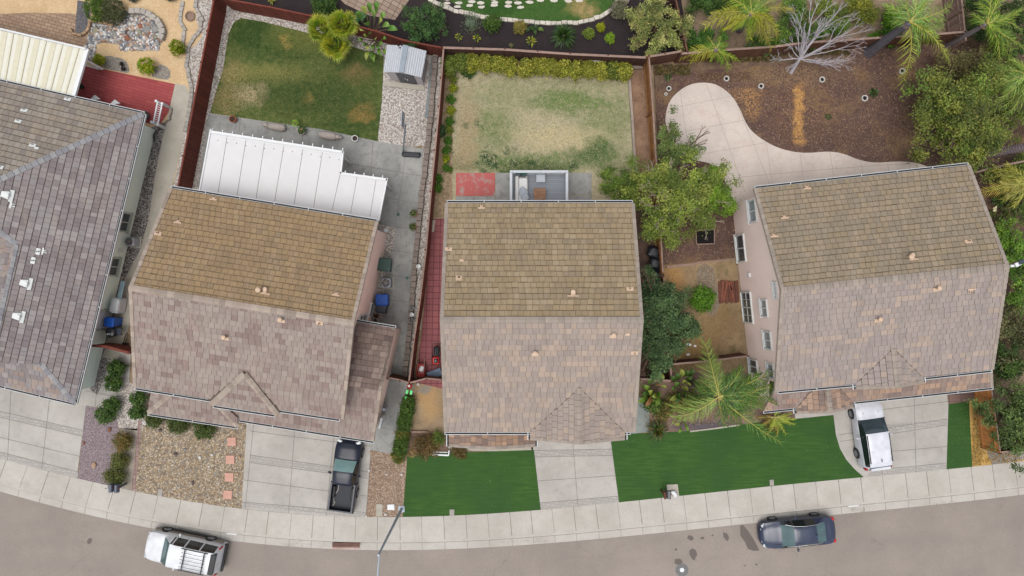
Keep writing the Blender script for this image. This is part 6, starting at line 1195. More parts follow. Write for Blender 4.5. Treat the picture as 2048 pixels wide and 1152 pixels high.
def leafgeo(P, size, tint, g, flat=.6, asp=.5):
    """diamond leaves at points P; flat: 1 = all lie level, 0 = random"""
    n = len(P); N = g.normal(size=(n, 3)); N /= np.linalg.norm(N, axis=1)[:, None]; N[:, 2] = np.abs(N[:, 2]); N = N * (1 - flat) + np.array([0, 0, 1.]) * flat; N /= np.linalg.norm(N, axis=1)[:, None]
    A = g.normal(size=(n, 3)); A -= (A * N).sum(1)[:, None] * N; A /= np.linalg.norm(A, axis=1)[:, None]; B = np.cross(N, A); s_ = size * g.uniform(.65, 1.3, n)[:, None]
    V = np.stack([P - A * s_ * .5, P + B * s_ * asp * .5, P + A * s_ * .5, P - B * s_ * asp * .5], 1).reshape(-1, 3); Fc = np.arange(4 * n).reshape(n, 4); return V, Fc, tint
def pal_pick(pal, n, g, w=None): pal = np.array([p[:3] for p in pal]); return pal[g.choice(len(pal), n, p=w)]
def crown_pts(blobs, n, g, sub=.32, shell=.55, per=60, low=-.35):
    """clumped points near the surface of several balls; returns points and a clump id"""
    blobs = np.array(blobs, float); vol = blobs[:, 3] ** 2.2; ks = int(max(4, n // per)); bi = g.choice(len(blobs), ks, p=vol / vol.sum()); D = g.normal(size=(ks, 3)); D /= np.linalg.norm(D, axis=1)[:, None]; D[:, 2] = np.where(D[:, 2] < low, -D[:, 2], D[:, 2])
    r = blobs[bi, 3] * g.uniform(shell, 1.0, ks); C0 = blobs[bi, :3] + D * r[:, None]; ph = g.uniform(0, 6); fr = 2.6 / max(.5, float(blobs[:, 3].mean())); keep = np.sin(C0[:, 0] * fr + ph) * np.sin(C0[:, 1] * fr * .9 + ph * 2) + .5 * np.sin(C0[:, 0] * fr * 2.3 + C0[:, 1] * fr * 1.9 + ph) > -.22; keep = keep if keep.sum() > 3 else np.ones(ks, bool); idx = np.nonzero(keep)[0]; ci = idx[g.integers(0, len(idx), n)]; P = C0[ci] + g.normal(size=(n, 3)) * sub * np.array([1, 1, .7]); return P, ci, ks
def trunk_mesh(mb, base, top, r0, r1, n=7, wob=.08, seed=0):
    R = random.Random(seed); a = Vector(base); pts = [a]
    for i in range(1, n + 1):
        t_ = i / n; p = Vector(base).lerp(Vector(top), t_) + Vector((R.uniform(-wob, wob), R.uniform(-wob, wob), 0)) * (1 if i < n else 0); pts.append(p)
    for i in range(n): mb.tube(pts[i], pts[i + 1], r0 + (r1 - r0) * i / n, r0 + (r1 - r0) * (i + 1) / n, 8, cap=False)
def branches(mb, p, d, L, r, depth, R, spread=.6, kids=3, up=.15, shrink=.68, seg=3):
    p = Vector(p); d = Vector(d).normalized()
    for i in range(seg):
        d = (d + Vector((R.uniform(-1, 1), R.uniform(-1, 1), R.uniform(-1, 1))) * .18 + Vector((0, 0, up * .15))).normalized(); q = p + d * L / seg; r2 = r * (1 - .3 * (i + 1) / seg); mb.tube(p, q, r * (1 - .3 * i / seg), r2, 6 if r > .03 else 4, cap=False); p = q
        if depth > 0 and i < seg - 1 and R.random() < .6:
            dd = (d + Vector((R.uniform(-1, 1), R.uniform(-1, 1), R.uniform(-.5, .8))) * spread).normalized(); branches(mb, p, dd, L * shrink * R.uniform(.6, .9), r2 * .6, depth - 1, R, spread, kids, up, shrink, seg)
    if depth > 0:
        for k in range(kids): dd = (d + Vector((R.uniform(-1, 1), R.uniform(-1, 1), R.uniform(-.4, .8))) * spread).normalized(); branches(mb, p, dd, L * shrink * R.uniform(.75, 1.1), r2 * .75, depth - 1, R, spread, kids, up, shrink, seg)
def tree(name, label, cat, base, h, blobs_px, n, size, pal, seed, group=None, limbs=5, sub=.3, per=55, tr=.12, flat=.45, asp=.5, shell=.55, clumpvar=.18, trunkmat=None, low=-.35):
    """blobs_px: (px, py, z, radius m)"""
    g = np.random.default_rng(seed); b0 = G(*base); bl = [(*G(x, y, z)[:2], z, r) for x, y, z, r in blobs_px]; t = thing(name, label, cat, tuple(b0), group=group)
    bl2 = [(b[0] + g.normal() * b[3] * .7, b[1] + g.normal() * b[3] * .7, b[2] + g.uniform(-.3, .25), b[3] * g.uniform(.35, .55)) for b in bl for _ in range(3)]; P, ci, ks = crown_pts([(*b[:3], b[3] * .8) for b in bl] + bl2, n, g, sub * .95, shell, per * 1.15, low); P[:, 2] = np.maximum(P[:, 2], .05); col = pal_pick(pal, ks, g)[ci] * (.6 * 1 + .4 * pal_pick(pal, n, g) / np.maximum(pal_pick(pal, n, g), 1e-3)) if False else pal_pick(pal, ks, g)[ci] * .6 + pal_pick(pal, n, g) * .4
    col = col * 1.22 * (1 + g.normal(size=ks) * clumpvar)[ci][:, None].clip(.5, 1.6) * g.uniform(.88, 1.12, n)[:, None]
    V, Fc, T_ = leafgeo(P, size, col.clip(0, .95), g, flat, asp); npmesh('crown', V, Fc, T_, LEAF, t, off=tuple(b0))
    mb = MB(); R = random.Random(seed); cz = min(b[2] for b in bl); c0 = Vector((np.mean([b[0] for b in bl]), np.mean([b[1] for b in bl]), 0)); fork = Vector(b0).lerp(c0, .3); fork.z = max(.25, cz * .45)
    if h > .8:
        trunk_mesh(mb, b0, fork, tr, tr * .75, 5, tr * .3, seed)
        for b in bl[:14]:
            e = Vector(b[:3]); branches(mb, fork, (e - fork), (e - fork).length * .9, tr * .5, 2, R, .55, 3, .1, .45)
        part('trunk', mb, trunkmat or TRUNK, t)
    else:
        mb.tube(b0, Vector((b0.x, b0.y, max(.2, h * .5))), .03, .02); part('stem', mb, STEM, t)
    return t
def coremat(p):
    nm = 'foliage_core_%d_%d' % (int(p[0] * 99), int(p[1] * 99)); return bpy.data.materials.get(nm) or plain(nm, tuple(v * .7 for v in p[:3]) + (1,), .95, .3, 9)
def shrub(px, py, r, h, pal, seed, label, n=None, size=.1, name='shrub', group=None, sq=1.0, flat=.35, sub=.05, per=14, rx=1.0, cat='shrub', shell=.86, asp=.6, cv=.1):
    """clipped or natural low shrub: leaves over an ellipsoid with a woody core"""
    g = np.random.default_rng(seed); b0 = G(px, py); t = thing(name, label, cat, tuple(b0), group=group); n = n or int(2600 * r * r / (size / .1) ** 2 + 300); ks = max(6, n // per)
    D = g.normal(size=(ks, 3)); D /= np.linalg.norm(D, axis=1)[:, None]; D[:, 2] = np.where(D[:, 2] < -.3, -D[:, 2], D[:, 2]); lump = 1 + .12 * np.sin(D[:, 0] * 5 + seed) * np.cos(D[:, 1] * 4 + seed * 2); C0 = D * np.array([r * rx, r, h / 2]) * (lump * g.uniform(shell, 1.0, ks))[:, None] + np.array([b0.x, b0.y, h / 2])
    ci = g.integers(0, ks, n); P = C0[ci] + g.normal(size=(n, 3)) * sub; P[:, 2] = np.maximum(P[:, 2], .04); col = 1.18 * (pal_pick(pal, ks, g)[ci] * .5 + pal_pick(pal, n, g) * .5) * (1 + g.normal(size=ks) * cv)[ci][:, None].clip(.6, 1.5) * g.uniform(.85, 1.15, n)[:, None]
    V, Fc, T_ = leafgeo(P, size, col.clip(0, .95), g, flat, asp); npmesh('foliage', V, Fc, T_, LEAF, t, off=tuple(b0))
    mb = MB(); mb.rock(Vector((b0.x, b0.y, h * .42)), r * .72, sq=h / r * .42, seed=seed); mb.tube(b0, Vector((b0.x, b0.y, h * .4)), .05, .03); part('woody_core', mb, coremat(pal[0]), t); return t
def frond_pts(c0, tip, droop, nl, ll, g, width=.03, sweep=.5, arch=.5, tw=0):
    """pinnate frond: rachis arching from c0 to tip with leaflets both sides -> verts, quads"""
    c0, tip = np.array(c0, float), np.array(tip, float); lt = np.cross(tip - c0, [0, 0, 1.]); mid = (c0 + tip) / 2 + np.array([0, 0, arch]) + lt * g.uniform(-.16, .16); T = np.linspace(0, 1, nl); Q = lambda t: ((1 - t) ** 2)[:, None] * c0 + (2 * t * (1 - t))[:, None] * mid + (t ** 2)[:, None] * tip
    P = Q(T); D = np.gradient(P, axis=0); D /= np.linalg.norm(D, axis=1)[:, None]; up = np.array([0, 0, 1.]); Sd = np.cross(D, up); Sd /= np.linalg.norm(Sd, axis=1)[:, None] + 1e-6; N = np.cross(Sd, D); V = []; Fc = []; W_ = []; k = 0
    for i in range(nl - 1):
        w = .035 * (1 - T[i] * .7); V += [P[i] - Sd[i] * w, P[i] + Sd[i] * w, P[i + 1] + Sd[i + 1] * w, P[i + 1] - Sd[i + 1] * w]; Fc.append([k, k + 1, k + 2, k + 3]); W_.append(1); k += 4
    for i in range(2, nl):
        t_ = T[i]
        if t_ < .1: continue
        L = ll * (math.sin(min(1, (t_ - .05) * 1.25 + .12) * math.pi * .82) ** .7) * g.uniform(.8, 1.15)
        for sg in (-1, 1):
            d = Sd[i] * sg * (1 - sweep * .5 * (1 + t_)) + D[i] * sweep * (1 + .5 * t_) + N[i] * (.05 + g.normal() * .3) ; d /= np.linalg.norm(d); dr = np.array([0, 0, -droop * L * g.uniform(.6, 1.3)]); a = P[i]; b = a + d * L * .5 + dr * .25; e = a + d * L + dr; wv = np.cross(d, N[i]); wv /= np.linalg.norm(wv) + 1e-6; wv *= width
            V += [a - wv * .6, a + wv * .6, b + wv, b - wv]; Fc.append([k, k + 1, k + 2, k + 3]); k += 4; V += [b - wv, b + wv, e + wv * .12, e - wv * .12]; Fc.append([k, k + 1, k + 2, k + 3]); k += 4; W_ += [0, 0]
    return V, Fc, W_
def palm(label, base, crown, zc, tips, pal, seed, ll=.62, nl=34, tr=.16, name='palm_tree', width=.024, group=None, tmat=None, base_r=None, droop=.35, rings=True, trunk=True):
    """crown px at height zc; tips: (px, py, z[, shade index])"""
    g = np.random.default_rng(seed); b0 = G(*base); c0 = G(*crown, zc); t = thing(name, label, 'palm tree', tuple(b0), group=group)
    mb = MB(); n = 14; prev = None; R = random.Random(seed)
    if trunk:
        for i in range(n + 1):
            a = i / n; p = Vector(b0).lerp(c0 - Vector((0, 0, .25)), a); r = (base_r or tr * 1.5) * (1 - a) ** 2 + tr * (1 - (1 - a) ** 2)
            if prev: mb.tube(prev[0], p, prev[1], r * (.9 if rings else 1), 12, cap=False)
            prev = (p, r)
        mb.tube(prev[0], prev[0] + Vector((0, 0, .3)), tr * 1.3, tr * .6, 10); part('trunk', mb, tmat or PTRUNK, t)
        mb = MB()
        for k in range(14): a = R.uniform(0, 6.3); d = Vector((math.cos(a), math.sin(a), .9)) ; mb.tube(c0 - Vector((0, 0, .5)), c0 - Vector((0, 0, .3)) + d * .28, .06, .02, 5, t=c(170, 130, 80)[:3])
        part('frond_boots', mb, plain('boots_tan', c(178, 136, 84), .9) if 'boots_tan' not in bpy.data.materials else bpy.data.materials['boots_tan'], t)
    tips = list(tips)
    for _ in range(int(len(tips) * .6)):
        a_, b_ = tips[int(g.integers(0, len(tips)))], tips[int(g.integers(0, len(tips)))]; k_ = g.uniform(.3, .7); f_ = g.uniform(.6, .95); mx_, my_ = a_[0] * k_ + b_[0] * (1 - k_), a_[1] * k_ + b_[1] * (1 - k_)
        if math.hypot(mx_ - crown[0], my_ - crown[1]) > 25: tips.append((crown[0] + (mx_ - crown[0]) * f_, crown[1] + (my_ - crown[1]) * f_, min(zc + .3, (a_[2] + b_[2]) / 2 + .3), int(g.integers(0, len(pal) - 1))))
    for i, tp in enumerate(tips):
        px, py, z = tp[:3]; L = (G(px, py, z) - c0).length; st = c0 + Vector((0, 0, g.uniform(-.1, .15))); V, Fc, W_ = frond_pts(st, G(px, py, z), droop * g.uniform(.6, 1.8), int(.72 * nl * (.6 + .4 * min(1, L / 3))), ll * 1.12 * min(1.15, .45 + L * .25), g, width, g.uniform(.35, .75), .22 * L)
        base_c = np.array(pal[tp[3] if len(tp) > 3 else int(g.integers(0, len(pal)))][:3]); tipc = np.array(pal[-1][:3]); nf = len(Fc); tt = np.linspace(0, 1, nf)[:, None] * .35; col = base_c * (1 - tt) + tipc * tt; col = col * g.uniform(.55, 1.35, nf)[:, None] * g.uniform(.8, 1.15); wi = np.array(W_, bool); col[wi] = np.array(c(190, 180, 90)[:3])
        npmesh('frond', V, Fc, col.clip(0, .95), FRONDM, t, off=tuple(b0))
    return t
def fan(label, base, crowns, pal, seed, leaves=26, R_=.8, blades=14, name='fan_palm', cat='fan palm', width=.05, petiole=.55, tilt=.8, group=None):
    g = np.random.default_rng(seed); b0 = G(*base); t = thing(name, label, cat, tuple(b0), group=group); tr = MB()
    for (x, y, z) in crowns: c0 = G(x, y, z); trunk_mesh(tr, Vector(b0), c0, .12, .1, 5, .03, seed)
    part('trunk', tr, TRUNK, t)
    for ci_, (x, y, z) in enumerate(crowns):
        c0 = np.array(G(x, y, z)); V = []; Fc = []; C_ = []; k = 0
        for i in range(leaves):
            a = 2.399 * i + g.uniform(-.2, .2); el = .15 + 1.1 * (i / leaves); d = np.array([math.cos(a) * math.cos(el), math.sin(a) * math.cos(el), math.sin(el)]); h0 = c0 + d * petiole * g.uniform(.7, 1.1); side = np.cross(d, [0, 0, 1.]); side /= np.linalg.norm(side); nn = np.cross(side, d); cc = np.array(pal[int(g.integers(0, len(pal)))][:3])
            V += [c0 - side * .02, c0 + side * .02, h0 + side * .015, h0 - side * .015]; Fc.append([k, k + 1, k + 2, k + 3]); C_.append(cc); k += 4
            for b in range(blades):
                u = -1.25 + 2.5 * b / (blades - 1); L = R_ * (1 - .25 * abs(u) / 1.25) * g.uniform(.85, 1.1); bd = d * math.cos(u) + side * math.sin(u) + nn * .1; e = h0 + bd * L + np.array([0, 0, -.35 * L * tilt * math.cos(el)]); m_ = h0 + bd * L * .55; w = np.cross(bd, nn); w /= np.linalg.norm(w); w = w * width
                V += [h0 - w * .3, h0 + w * .3, m_ + w, m_ - w]; Fc.append([k, k + 1, k + 2, k + 3]); k += 4; V += [m_ - w, m_ + w, e + w * .1, e - w * .1]; Fc.append([k, k + 1, k + 2, k + 3]); k += 4; q = g.uniform(.75, 1.2); C_ += [cc * q * .85, (cc * .5 + np.array(pal[-1][:3]) * .5) * q]
        npmesh('leaf_fan', V, Fc, np.array(C_).clip(0, .95), FRONDM, t, off=tuple(b0))
    return t
def rosette(label, px, py, r, nb, pal, seed, z=.15, w=.035, el=(.1, 1.2), name='yucca', cat='yucca', bend=.3, group=None, h0=0, tcol=None):
    g = np.random.default_rng(seed); b0 = G(px, py); V = []; Fc = []; C_ = []; k = 0; c0 = np.array([b0.x, b0.y, z + h0])
    for i in range(nb):
        a = 2.399 * i + g.uniform(-.15, .15); e = el[0] + (el[1] - el[0]) * i / nb; L = r * g.uniform(.85, 1.12); d = np.array([math.cos(a) * math.cos(e), math.sin(a) * math.cos(e), math.sin(e)]); s_ = np.array([-math.sin(a), math.cos(a), 0]) * w; m_ = c0 + d * L * .55; tp = c0 + d * L + np.array([0, 0, -bend * L * math.cos(e)]); tp[2] = max(tp[2], .03); q = g.uniform(.75, 1.25); cc = np.array(pal[int(g.integers(0, len(pal)))][:3])
        V += [c0 - s_ * .6, c0 + s_ * .6, m_ + s_, m_ - s_, m_ - s_, m_ + s_, tp + s_ * .1, tp - s_ * .1]; Fc += [[k, k + 1, k + 2, k + 3], [k + 4, k + 5, k + 6, k + 7]]; k += 8; C_ += [cc * q * .9, cc * q]
    t = thing(name, label, cat, tuple(b0), group=group); npmesh('blades', V, Fc, np.array(C_).clip(0, .95), FRONDM, t, off=tuple(b0)); m = MB(); m.tube(b0, b0 + Vector((0, 0, z + h0 + .1)), .09, .12, 10); part('stem', m, TRUNK, t); return t
def bigleaf(label, px, py, leaves, pal, seed, L=.9, w=.16, name='bird_of_paradise', group=None, cat='plant', zs=1.0):
    """clump of long paddle leaves on stalks; leaves: list of (px, py, z) leaf tips or count"""
    g = np.random.default_rng(seed); b0 = G(px, py); t = thing(name, label, cat, tuple(b0), group=group); V = []; Fc = []; C_ = []; k = 0; st = MB()
    for (x, y, z) in leaves:
        tp = np.array(G(x, y, z)); root = np.array([b0.x, b0.y, .05]) + np.append(g.normal(size=2) * .15, 0); d = tp - root; hd = d.copy(); hd[2] = 0; hn = np.linalg.norm(hd) + 1e-6; s_ = np.cross(d, [0, 0, 1.]); s_ /= np.linalg.norm(s_) + 1e-6; LL = L * g.uniform(.8, 1.15); b_ = tp - d / np.linalg.norm(d) * LL * .9 + np.array([0, 0, .25]); st.tube(Vector(root), Vector(b_), .03, .018, 5, cap=False); cc = np.array(pal[int(g.integers(0, len(pal)))][:3]); n = 5; prev = None
        for j in range(n + 1):
            u = j / n; p = b_ * (1 - u) + tp * u + np.array([0, 0, .25 * math.sin(math.pi * u) * LL]); ww = w * math.sin(math.pi * (.08 + .9 * u)) ** .7
            cur = (p - s_ * ww + np.array([0, 0, ww * .35]), p, p + s_ * ww + np.array([0, 0, ww * .35]))
            if prev is not None:
                V += [prev[0], prev[1], cur[1], cur[0], prev[1], prev[2], cur[2], cur[1]]; Fc += [[k, k + 1, k + 2, k + 3], [k + 4, k + 5, k + 6, k + 7]]; k += 8; q = g.uniform(.85, 1.15); C_ += [cc * q, cc * q * 1.1]
            prev = cur
    npmesh('leaf_blades', V, Fc, np.array(C_).clip(0, .95), FRONDM, t, off=tuple(b0)); part('stalks', st, STEM, t); return t
YG = [c(150, 154, 50), c(176, 176, 66), c(120, 132, 44), c(190, 180, 80), c(98, 112, 40)]; GG = [c(62, 92, 40), c(78, 110, 46), c(48, 74, 34), c(96, 124, 52)]; DG = [c(52, 76, 40), c(66, 92, 50), c(40, 60, 32), c(84, 110, 66)]; BRIGHT = [c(104, 156, 30), c(124, 170, 36), c(84, 134, 30), c(70, 116, 28)]
OL = [c(98, 112, 54), c(124, 134, 66), c(76, 92, 46), c(146, 150, 80), c(60, 74, 38)]; LIME = [c(160, 166, 20), c(176, 180, 40), c(140, 150, 20), c(120, 136, 24)]; BRN = [c(134, 112, 62), c(110, 104, 52), c(90, 92, 46), c(150, 108, 60)]
PALG = [c(110, 148, 50), c(132, 166, 62), c(92, 132, 46), c(164, 176, 84)]; PALY = [c(128, 164, 44), c(172, 176, 52), c(104, 152, 46), c(178, 172, 80)]; PALB = [c(106, 160, 34), c(130, 178, 44), c(86, 140, 34), c(160, 184, 60)]
# hedge behind the patchy lawn: a row of clipped bushes
hx = [900, 926, 948, 972, 996, 1020, 1052, 1078, 1102, 1126, 1150, 1174, 1198, 1222, 1246]; ordn = ['first', 'second', 'third', 'fourth', 'fifth', 'sixth', 'seventh', 'eighth', 'ninth', 'tenth', 'eleventh', 'twelfth', 'thirteenth', 'fourteenth', 'fifteenth', 'sixteenth']
for i, x in enumerate(hx):
    y = 118 + (x - 900) * .055 + (8 if i == 0 else 0) + (3 if i in (5, 6) else 0) + random.uniform(-1.5, 1.5)
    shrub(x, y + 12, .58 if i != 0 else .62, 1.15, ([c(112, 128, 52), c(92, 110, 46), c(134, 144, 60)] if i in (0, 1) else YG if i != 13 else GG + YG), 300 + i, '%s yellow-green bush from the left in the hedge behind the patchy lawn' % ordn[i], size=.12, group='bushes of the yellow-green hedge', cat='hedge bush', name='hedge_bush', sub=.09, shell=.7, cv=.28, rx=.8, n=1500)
shrub(936, 146, .4, .5, GG, 330, 'low green bush bulging from the left part of the back hedge', size=.12)
# little round shrubs along the fence
for i, (x, y, r, k) in enumerate([(907, 160, .27, 1), (907, 180, .27, 0), (903, 200, .3, 2), (902, 223, .28, 0), (901, 245, .3, 2), (899, 262, .26, 1), (897, 283, .26, 2), (894, 302, .25, 2), (892, 320, .25, 0), (895, 338, .26, 2), (878, 358, .26, 2), (877, 377, .26, 2)]):
    shrub(x, y, r, r * 1.7, [LIME + GG[:1], [c(120, 130, 40), c(100, 112, 44)], [c(70, 112, 26), c(86, 128, 36), c(58, 94, 28)]][k], 340 + i, '%s small round shrub counted from the back hedge along the fence' % ordn[i], size=.08, name='round_shrub', group='round shrubs along the fence', n=420)
shrub(884, 262, .36, .5, DG, 360, 'dull green bush squeezed against the fence beside the round shrubs', size=.12)
# upper mulch bed
tree('conifer', 'large dark green feathery bush at the left of the black mulch bed', 'tree', (852, 48), 1.8, [(852, 40, 1.1, 1.25), (870, 28, 1.3, .8), (832, 58, .9, .8), (858, 62, .8, .85), (880, 50, .9, .7)], 9000, .14, [c(70, 104, 58), c(84, 120, 68), c(56, 86, 48), c(96, 130, 72)], 400, sub=.1, per=22, flat=.1, asp=.3, clumpvar=.2)
shrub(655, 18, .8, 1.2, GG, 402, 'round green bush beside the brick path at the top', size=.12, sub=.08, shell=.7)
shrub(985, 53, .55, .9, [c(74, 104, 38), c(92, 120, 44), c(60, 88, 34)], 403, 'leafy green bush below the white edging blocks', size=.12, sub=.08)
shrub(941, 48, .5, .5, [c(120, 138, 112), c(100, 118, 94), c(136, 150, 122)], 404, 'thin grey-green bush left of the leafy green one', size=.16, asp=.2, sub=.16, n=500, flat=.1)
shrub(1040, 58, .4, .5, [c(140, 126, 60), c(118, 116, 50), c(150, 138, 70)], 405, 'olive-brown bush above the tiny yellow sprig', size=.1, sub=.06)
shrub(1176, 70, .34, .6, [c(110, 130, 50), c(130, 148, 56)], 406, 'round olive-green bush right of the spiky cycad', size=.09); shrub(1201, 57, .24, .4, LIME, 407, 'small lime bush close under the white edging', size=.09); shrub(1219, 80, .31, .5, [c(130, 166, 40), c(150, 180, 50), c(110, 150, 40)], 408, 'bright green ball bush at the right of the mulch', size=.08)
for i, (x, y, r, lab) in enumerate([(917, 75, .3, 'sparse yellow-green sprig left of the other yellow one'), (954, 77, .34, 'sparse yellow-green sprig in the left mulch bed'), (1062, 84, .42, 'leggy yellow-green plant left of the cycad'), (1022, 92, .2, 'tiny green sprig close to the fence cap'), (545, 2, .3, 'yellow sprig by the fence at the top left mulch'), (1335, 156, .3, 'green sprig above the round white ring'), (1745, 187, .4, 'leggy green plant beside the white ring'), (1655, 234, .24, 'small dark green plant in the middle of the mulch'), (1342, 64, .3, 'pale sprig on the fence side')]):
    g = np.random.default_rng(420 + i); rosette(lab, x, y, r, 26, YG[:2] + GG[:1] if i < 5 and i != 3 else GG, 420 + i, .1, .05, (.1, 1.3), 'sprig', 'small plant', .3)
rosette('round dark green spiky cycad in the black mulch', 1126, 76, .98, 150, [c(56, 84, 38), c(72, 104, 46), c(44, 68, 32)], 430, .35, .035, (.0, 1.2), 'cycad', 'cycad', .35)
bigleaf('broad-leaved green plant left of the cycad', 1068, 63, [(1052, 65, .4), (1058, 56, .5), (1078, 54, .5), (1088, 62, .4), (1072, 70, .5), (1064, 60, .6)], GG, 431, .5, .12)
shrub(1236, 26, .58, .9, [c(126, 124, 96), c(110, 112, 88), c(90, 92, 72), c(140, 132, 108)], 432, 'grey-brown round bush at the end of the white edging', size=.09)
tree('tall_bush', 'big yellow-green feathery bush at the right end of the black mulch', 'tree', (1310, 60), 2.6, [(1290, 40, 1.8, 1.0), (1300, 10, 1.9, .9), (1283, 72, 1.4, .7), (1322, 40, 1.9, .9), (1330, 76, 1.5, .8), (1345, 60, 1.5, .7), (1310, 95, 1.2, .6), (1355, 88, 1.2, .55), (1275, 85, 1.1, .4)], 11000, .13, [c(150, 160, 88), c(172, 178, 104), c(122, 136, 74), c(96, 112, 60), c(186, 178, 116)], 433, sub=.12, per=26, clumpvar=.26, flat=.3)
# fan palms and bird of paradise by the lawn
fan('yellow-green fan palm cluster at the corner of the lush lawn', (672, 72), [(645, 60, 1.5), (686, 52, 1.8), (672, 92, 1.2)], [c(112, 146, 40), c(142, 166, 44), c(96, 128, 38), c(178, 180, 50)], 440, 24, .72, 13, width=.035)
bigleaf('large green banana-like plant overhanging the red-brown fence', 745, 68, [(715, 22, 2.4), (728, 12, 2.6), (742, 6, 2.6), (758, 4, 2.6), (772, 28, 2.4), (712, 48, 2.2), (735, 34, 2.8), (750, 22, 2.9), (765, 40, 2.4), (795, 60, 2.1), (780, 52, 2.2), (722, 62, 2.2), (733, 45, 2.6)], [c(104, 146, 66), c(126, 164, 80), c(86, 126, 56), c(170, 180, 90)], 441, 1.0, .19)
bigleaf('leafy bird of paradise clump leaning over the lawn beside the shed', 755, 84, [(718, 82, 1.6), (728, 72, 1.7), (735, 100, 1.4), (742, 118, 1.2), (748, 124, 1.1), (762, 112, 1.5), (775, 110, 1.5), (765, 90, 1.8), (752, 78, 2.0), (740, 66, 2.0), (772, 78, 1.8), (732, 120, 1.0), (758, 98, 1.7), (745, 100, 1.5), (726, 92, 1.4)], [c(98, 136, 50), c(122, 156, 62), c(80, 112, 44), c(160, 170, 90)], 442, .75, .13)
shrub(722, 38, .3, .4, [c(96, 150, 96), c(120, 166, 110)], 443, 'pale green rosette on the brick path', size=.2, asp=.25, n=160)
# palms at the top right
palm('big yellow-green feather palm at the top edge above the fence', (1478, 60), (1502, 28), 4.4, [(1412, 50, 3.0, 1), (1428, 30, 3.4, 1), (1448, -6, 3.9, 0), (1480, -40, 4.4, 2), (1530, -36, 4.4, 2), (1560, -10, 4.0, 2), (1588, 22, 3.2, 3), (1552, 50, 3.4, 1), (1556, 70, 3.0, 1), (1541, 94, 2.6, 3), (1520, 60, 3.4, 0), (1500, 75, 3.2, 0), (1470, 55, 3.5, 0), (1450, 58, 3.2, 1), (1540, 20, 4.2, 2), (1480, 10, 4.4, 2), (1515, 5, 4.6, 2), (1495, 50, 4.0, 2), (1535, 78, 3.0, 3)], PALY, 450, .6, 40)
palm('short yellow-green palm leaning over the fence above the round patio', (1420, 90), (1432, 98), 2.2, [(1365, 112, 1.3, 1), (1458, 138, 1.2, 2), (1478, 122, 1.2, 0), (1415, 72, 2.0, 2), (1440, 72, 2.2, 2), (1445, 128, 1.4, 2), (1382, 122, 1.0, 1), (1455, 90, 1.8, 2), (1400, 92, 1.8, 2)], PALY, 451, .5, 30)
palm('green feather palm with thick dark leaning trunk right of the bare tree', (1738, 104), (1818, 46), 4.4, [(1806, 162, 2.2, 3), (1898, 122, 2.4, 3), (1872, 72, 3.4, 1), (1888, 38, 3.8, 1), (1902, 10, 4.0, 0), (1868, -20, 4.6, 1), (1832, -36, 4.8, 1), (1796, -20, 4.6, 1), (1772, 10, 4.0, 1), (1790, 40, 4.0, 1), (1810, 8, 4.8, 1), (1850, 10, 4.8, 0), (1860, 40, 4.4, 1), (1830, 70, 3.6, 0), (1885, 55, 3.6, 1)], [c(112, 158, 60), c(136, 176, 92), c(100, 148, 54), c(170, 182, 76)], 452, .66, 38, .24, base_r=.4, tmat=barkmat('palm_trunk_dark', c(108, 104, 112), 8))
palm('feather palm with slim grey leaning trunk at the top right corner', (1896, 92), (1972, 48), 3.6, [(1996, 138, 2.2, 1), (2012, 92, 2.6, 0), (2046, 96, 2.4, 0), (2042, 62, 3.0, 0), (2040, 20, 3.6, 1), (2010, -18, 4.0, 1), (1980, -20, 4.2, 1), (1958, 6, 3.8, 0), (1948, 30, 3.4, 0), (2000, 30, 3.8, 1), (2018, 120, 2.2, 1), (1992, 90, 2.8, 1)], PALG[:1] + PALY[:1] + PALG[1:2] + [c(176, 184, 90)], 453, .62, 38, .15)
palm('green feather palm hanging in from the right edge above the big leafy tree', (2100, 170), (2052, 150), 4.0, [(1998, 200, 3.0, 1), (1986, 186, 2.6, 0), (2010, 212, 2.6, 0), (2024, 222, 2.6, 1), (2042, 216, 2.8, 0), (1990, 165, 3.0, 1), (2004, 140, 3.4, 0), (2025, 120, 3.6, 1), (1994, 150, 3.0, 3), (2060, 210, 3.0, 0), (2015, 180, 3.4, 1)], PALG[:3] + [c(178, 190, 110)], 454, .6, 36)
palm('yellow-green palm at the right edge below the ringed trunk', (2120, 400), (2060, 365), 3.2, [(1984, 378, 2.4, 0), (1996, 350, 2.6, 1), (2010, 398, 2.4, 0), (2015, 330, 2.8, 0), (2030, 410, 2.4, 1), (1990, 338, 2.4, 0), (2005, 368, 2.8, 1), (2030, 345, 3.0, 0), (1964, 385, 2.0, 3)], [c(150, 160, 60), c(176, 180, 84), c(120, 146, 56), c(196, 176, 80)], 455, .6, 34)
t = thing('leaning_palm', 'thick ringed grey palm trunk leaning out of the right edge', 'palm tree', tuple(G(1964, 312))); m = MB(); a, b = G(1966, 312, .1), G(2110, 280, 3.2); rr_ = random.Random(3)
for i in range(26): p, q = a.lerp(b, i / 26), a.lerp(b, (i + 1) / 26); m.tube(p, q, .2, .27, 12, cap=True)
part('trunk', m, barkmat('ringed_trunk', c(160, 146, 150), 7, .65), t)
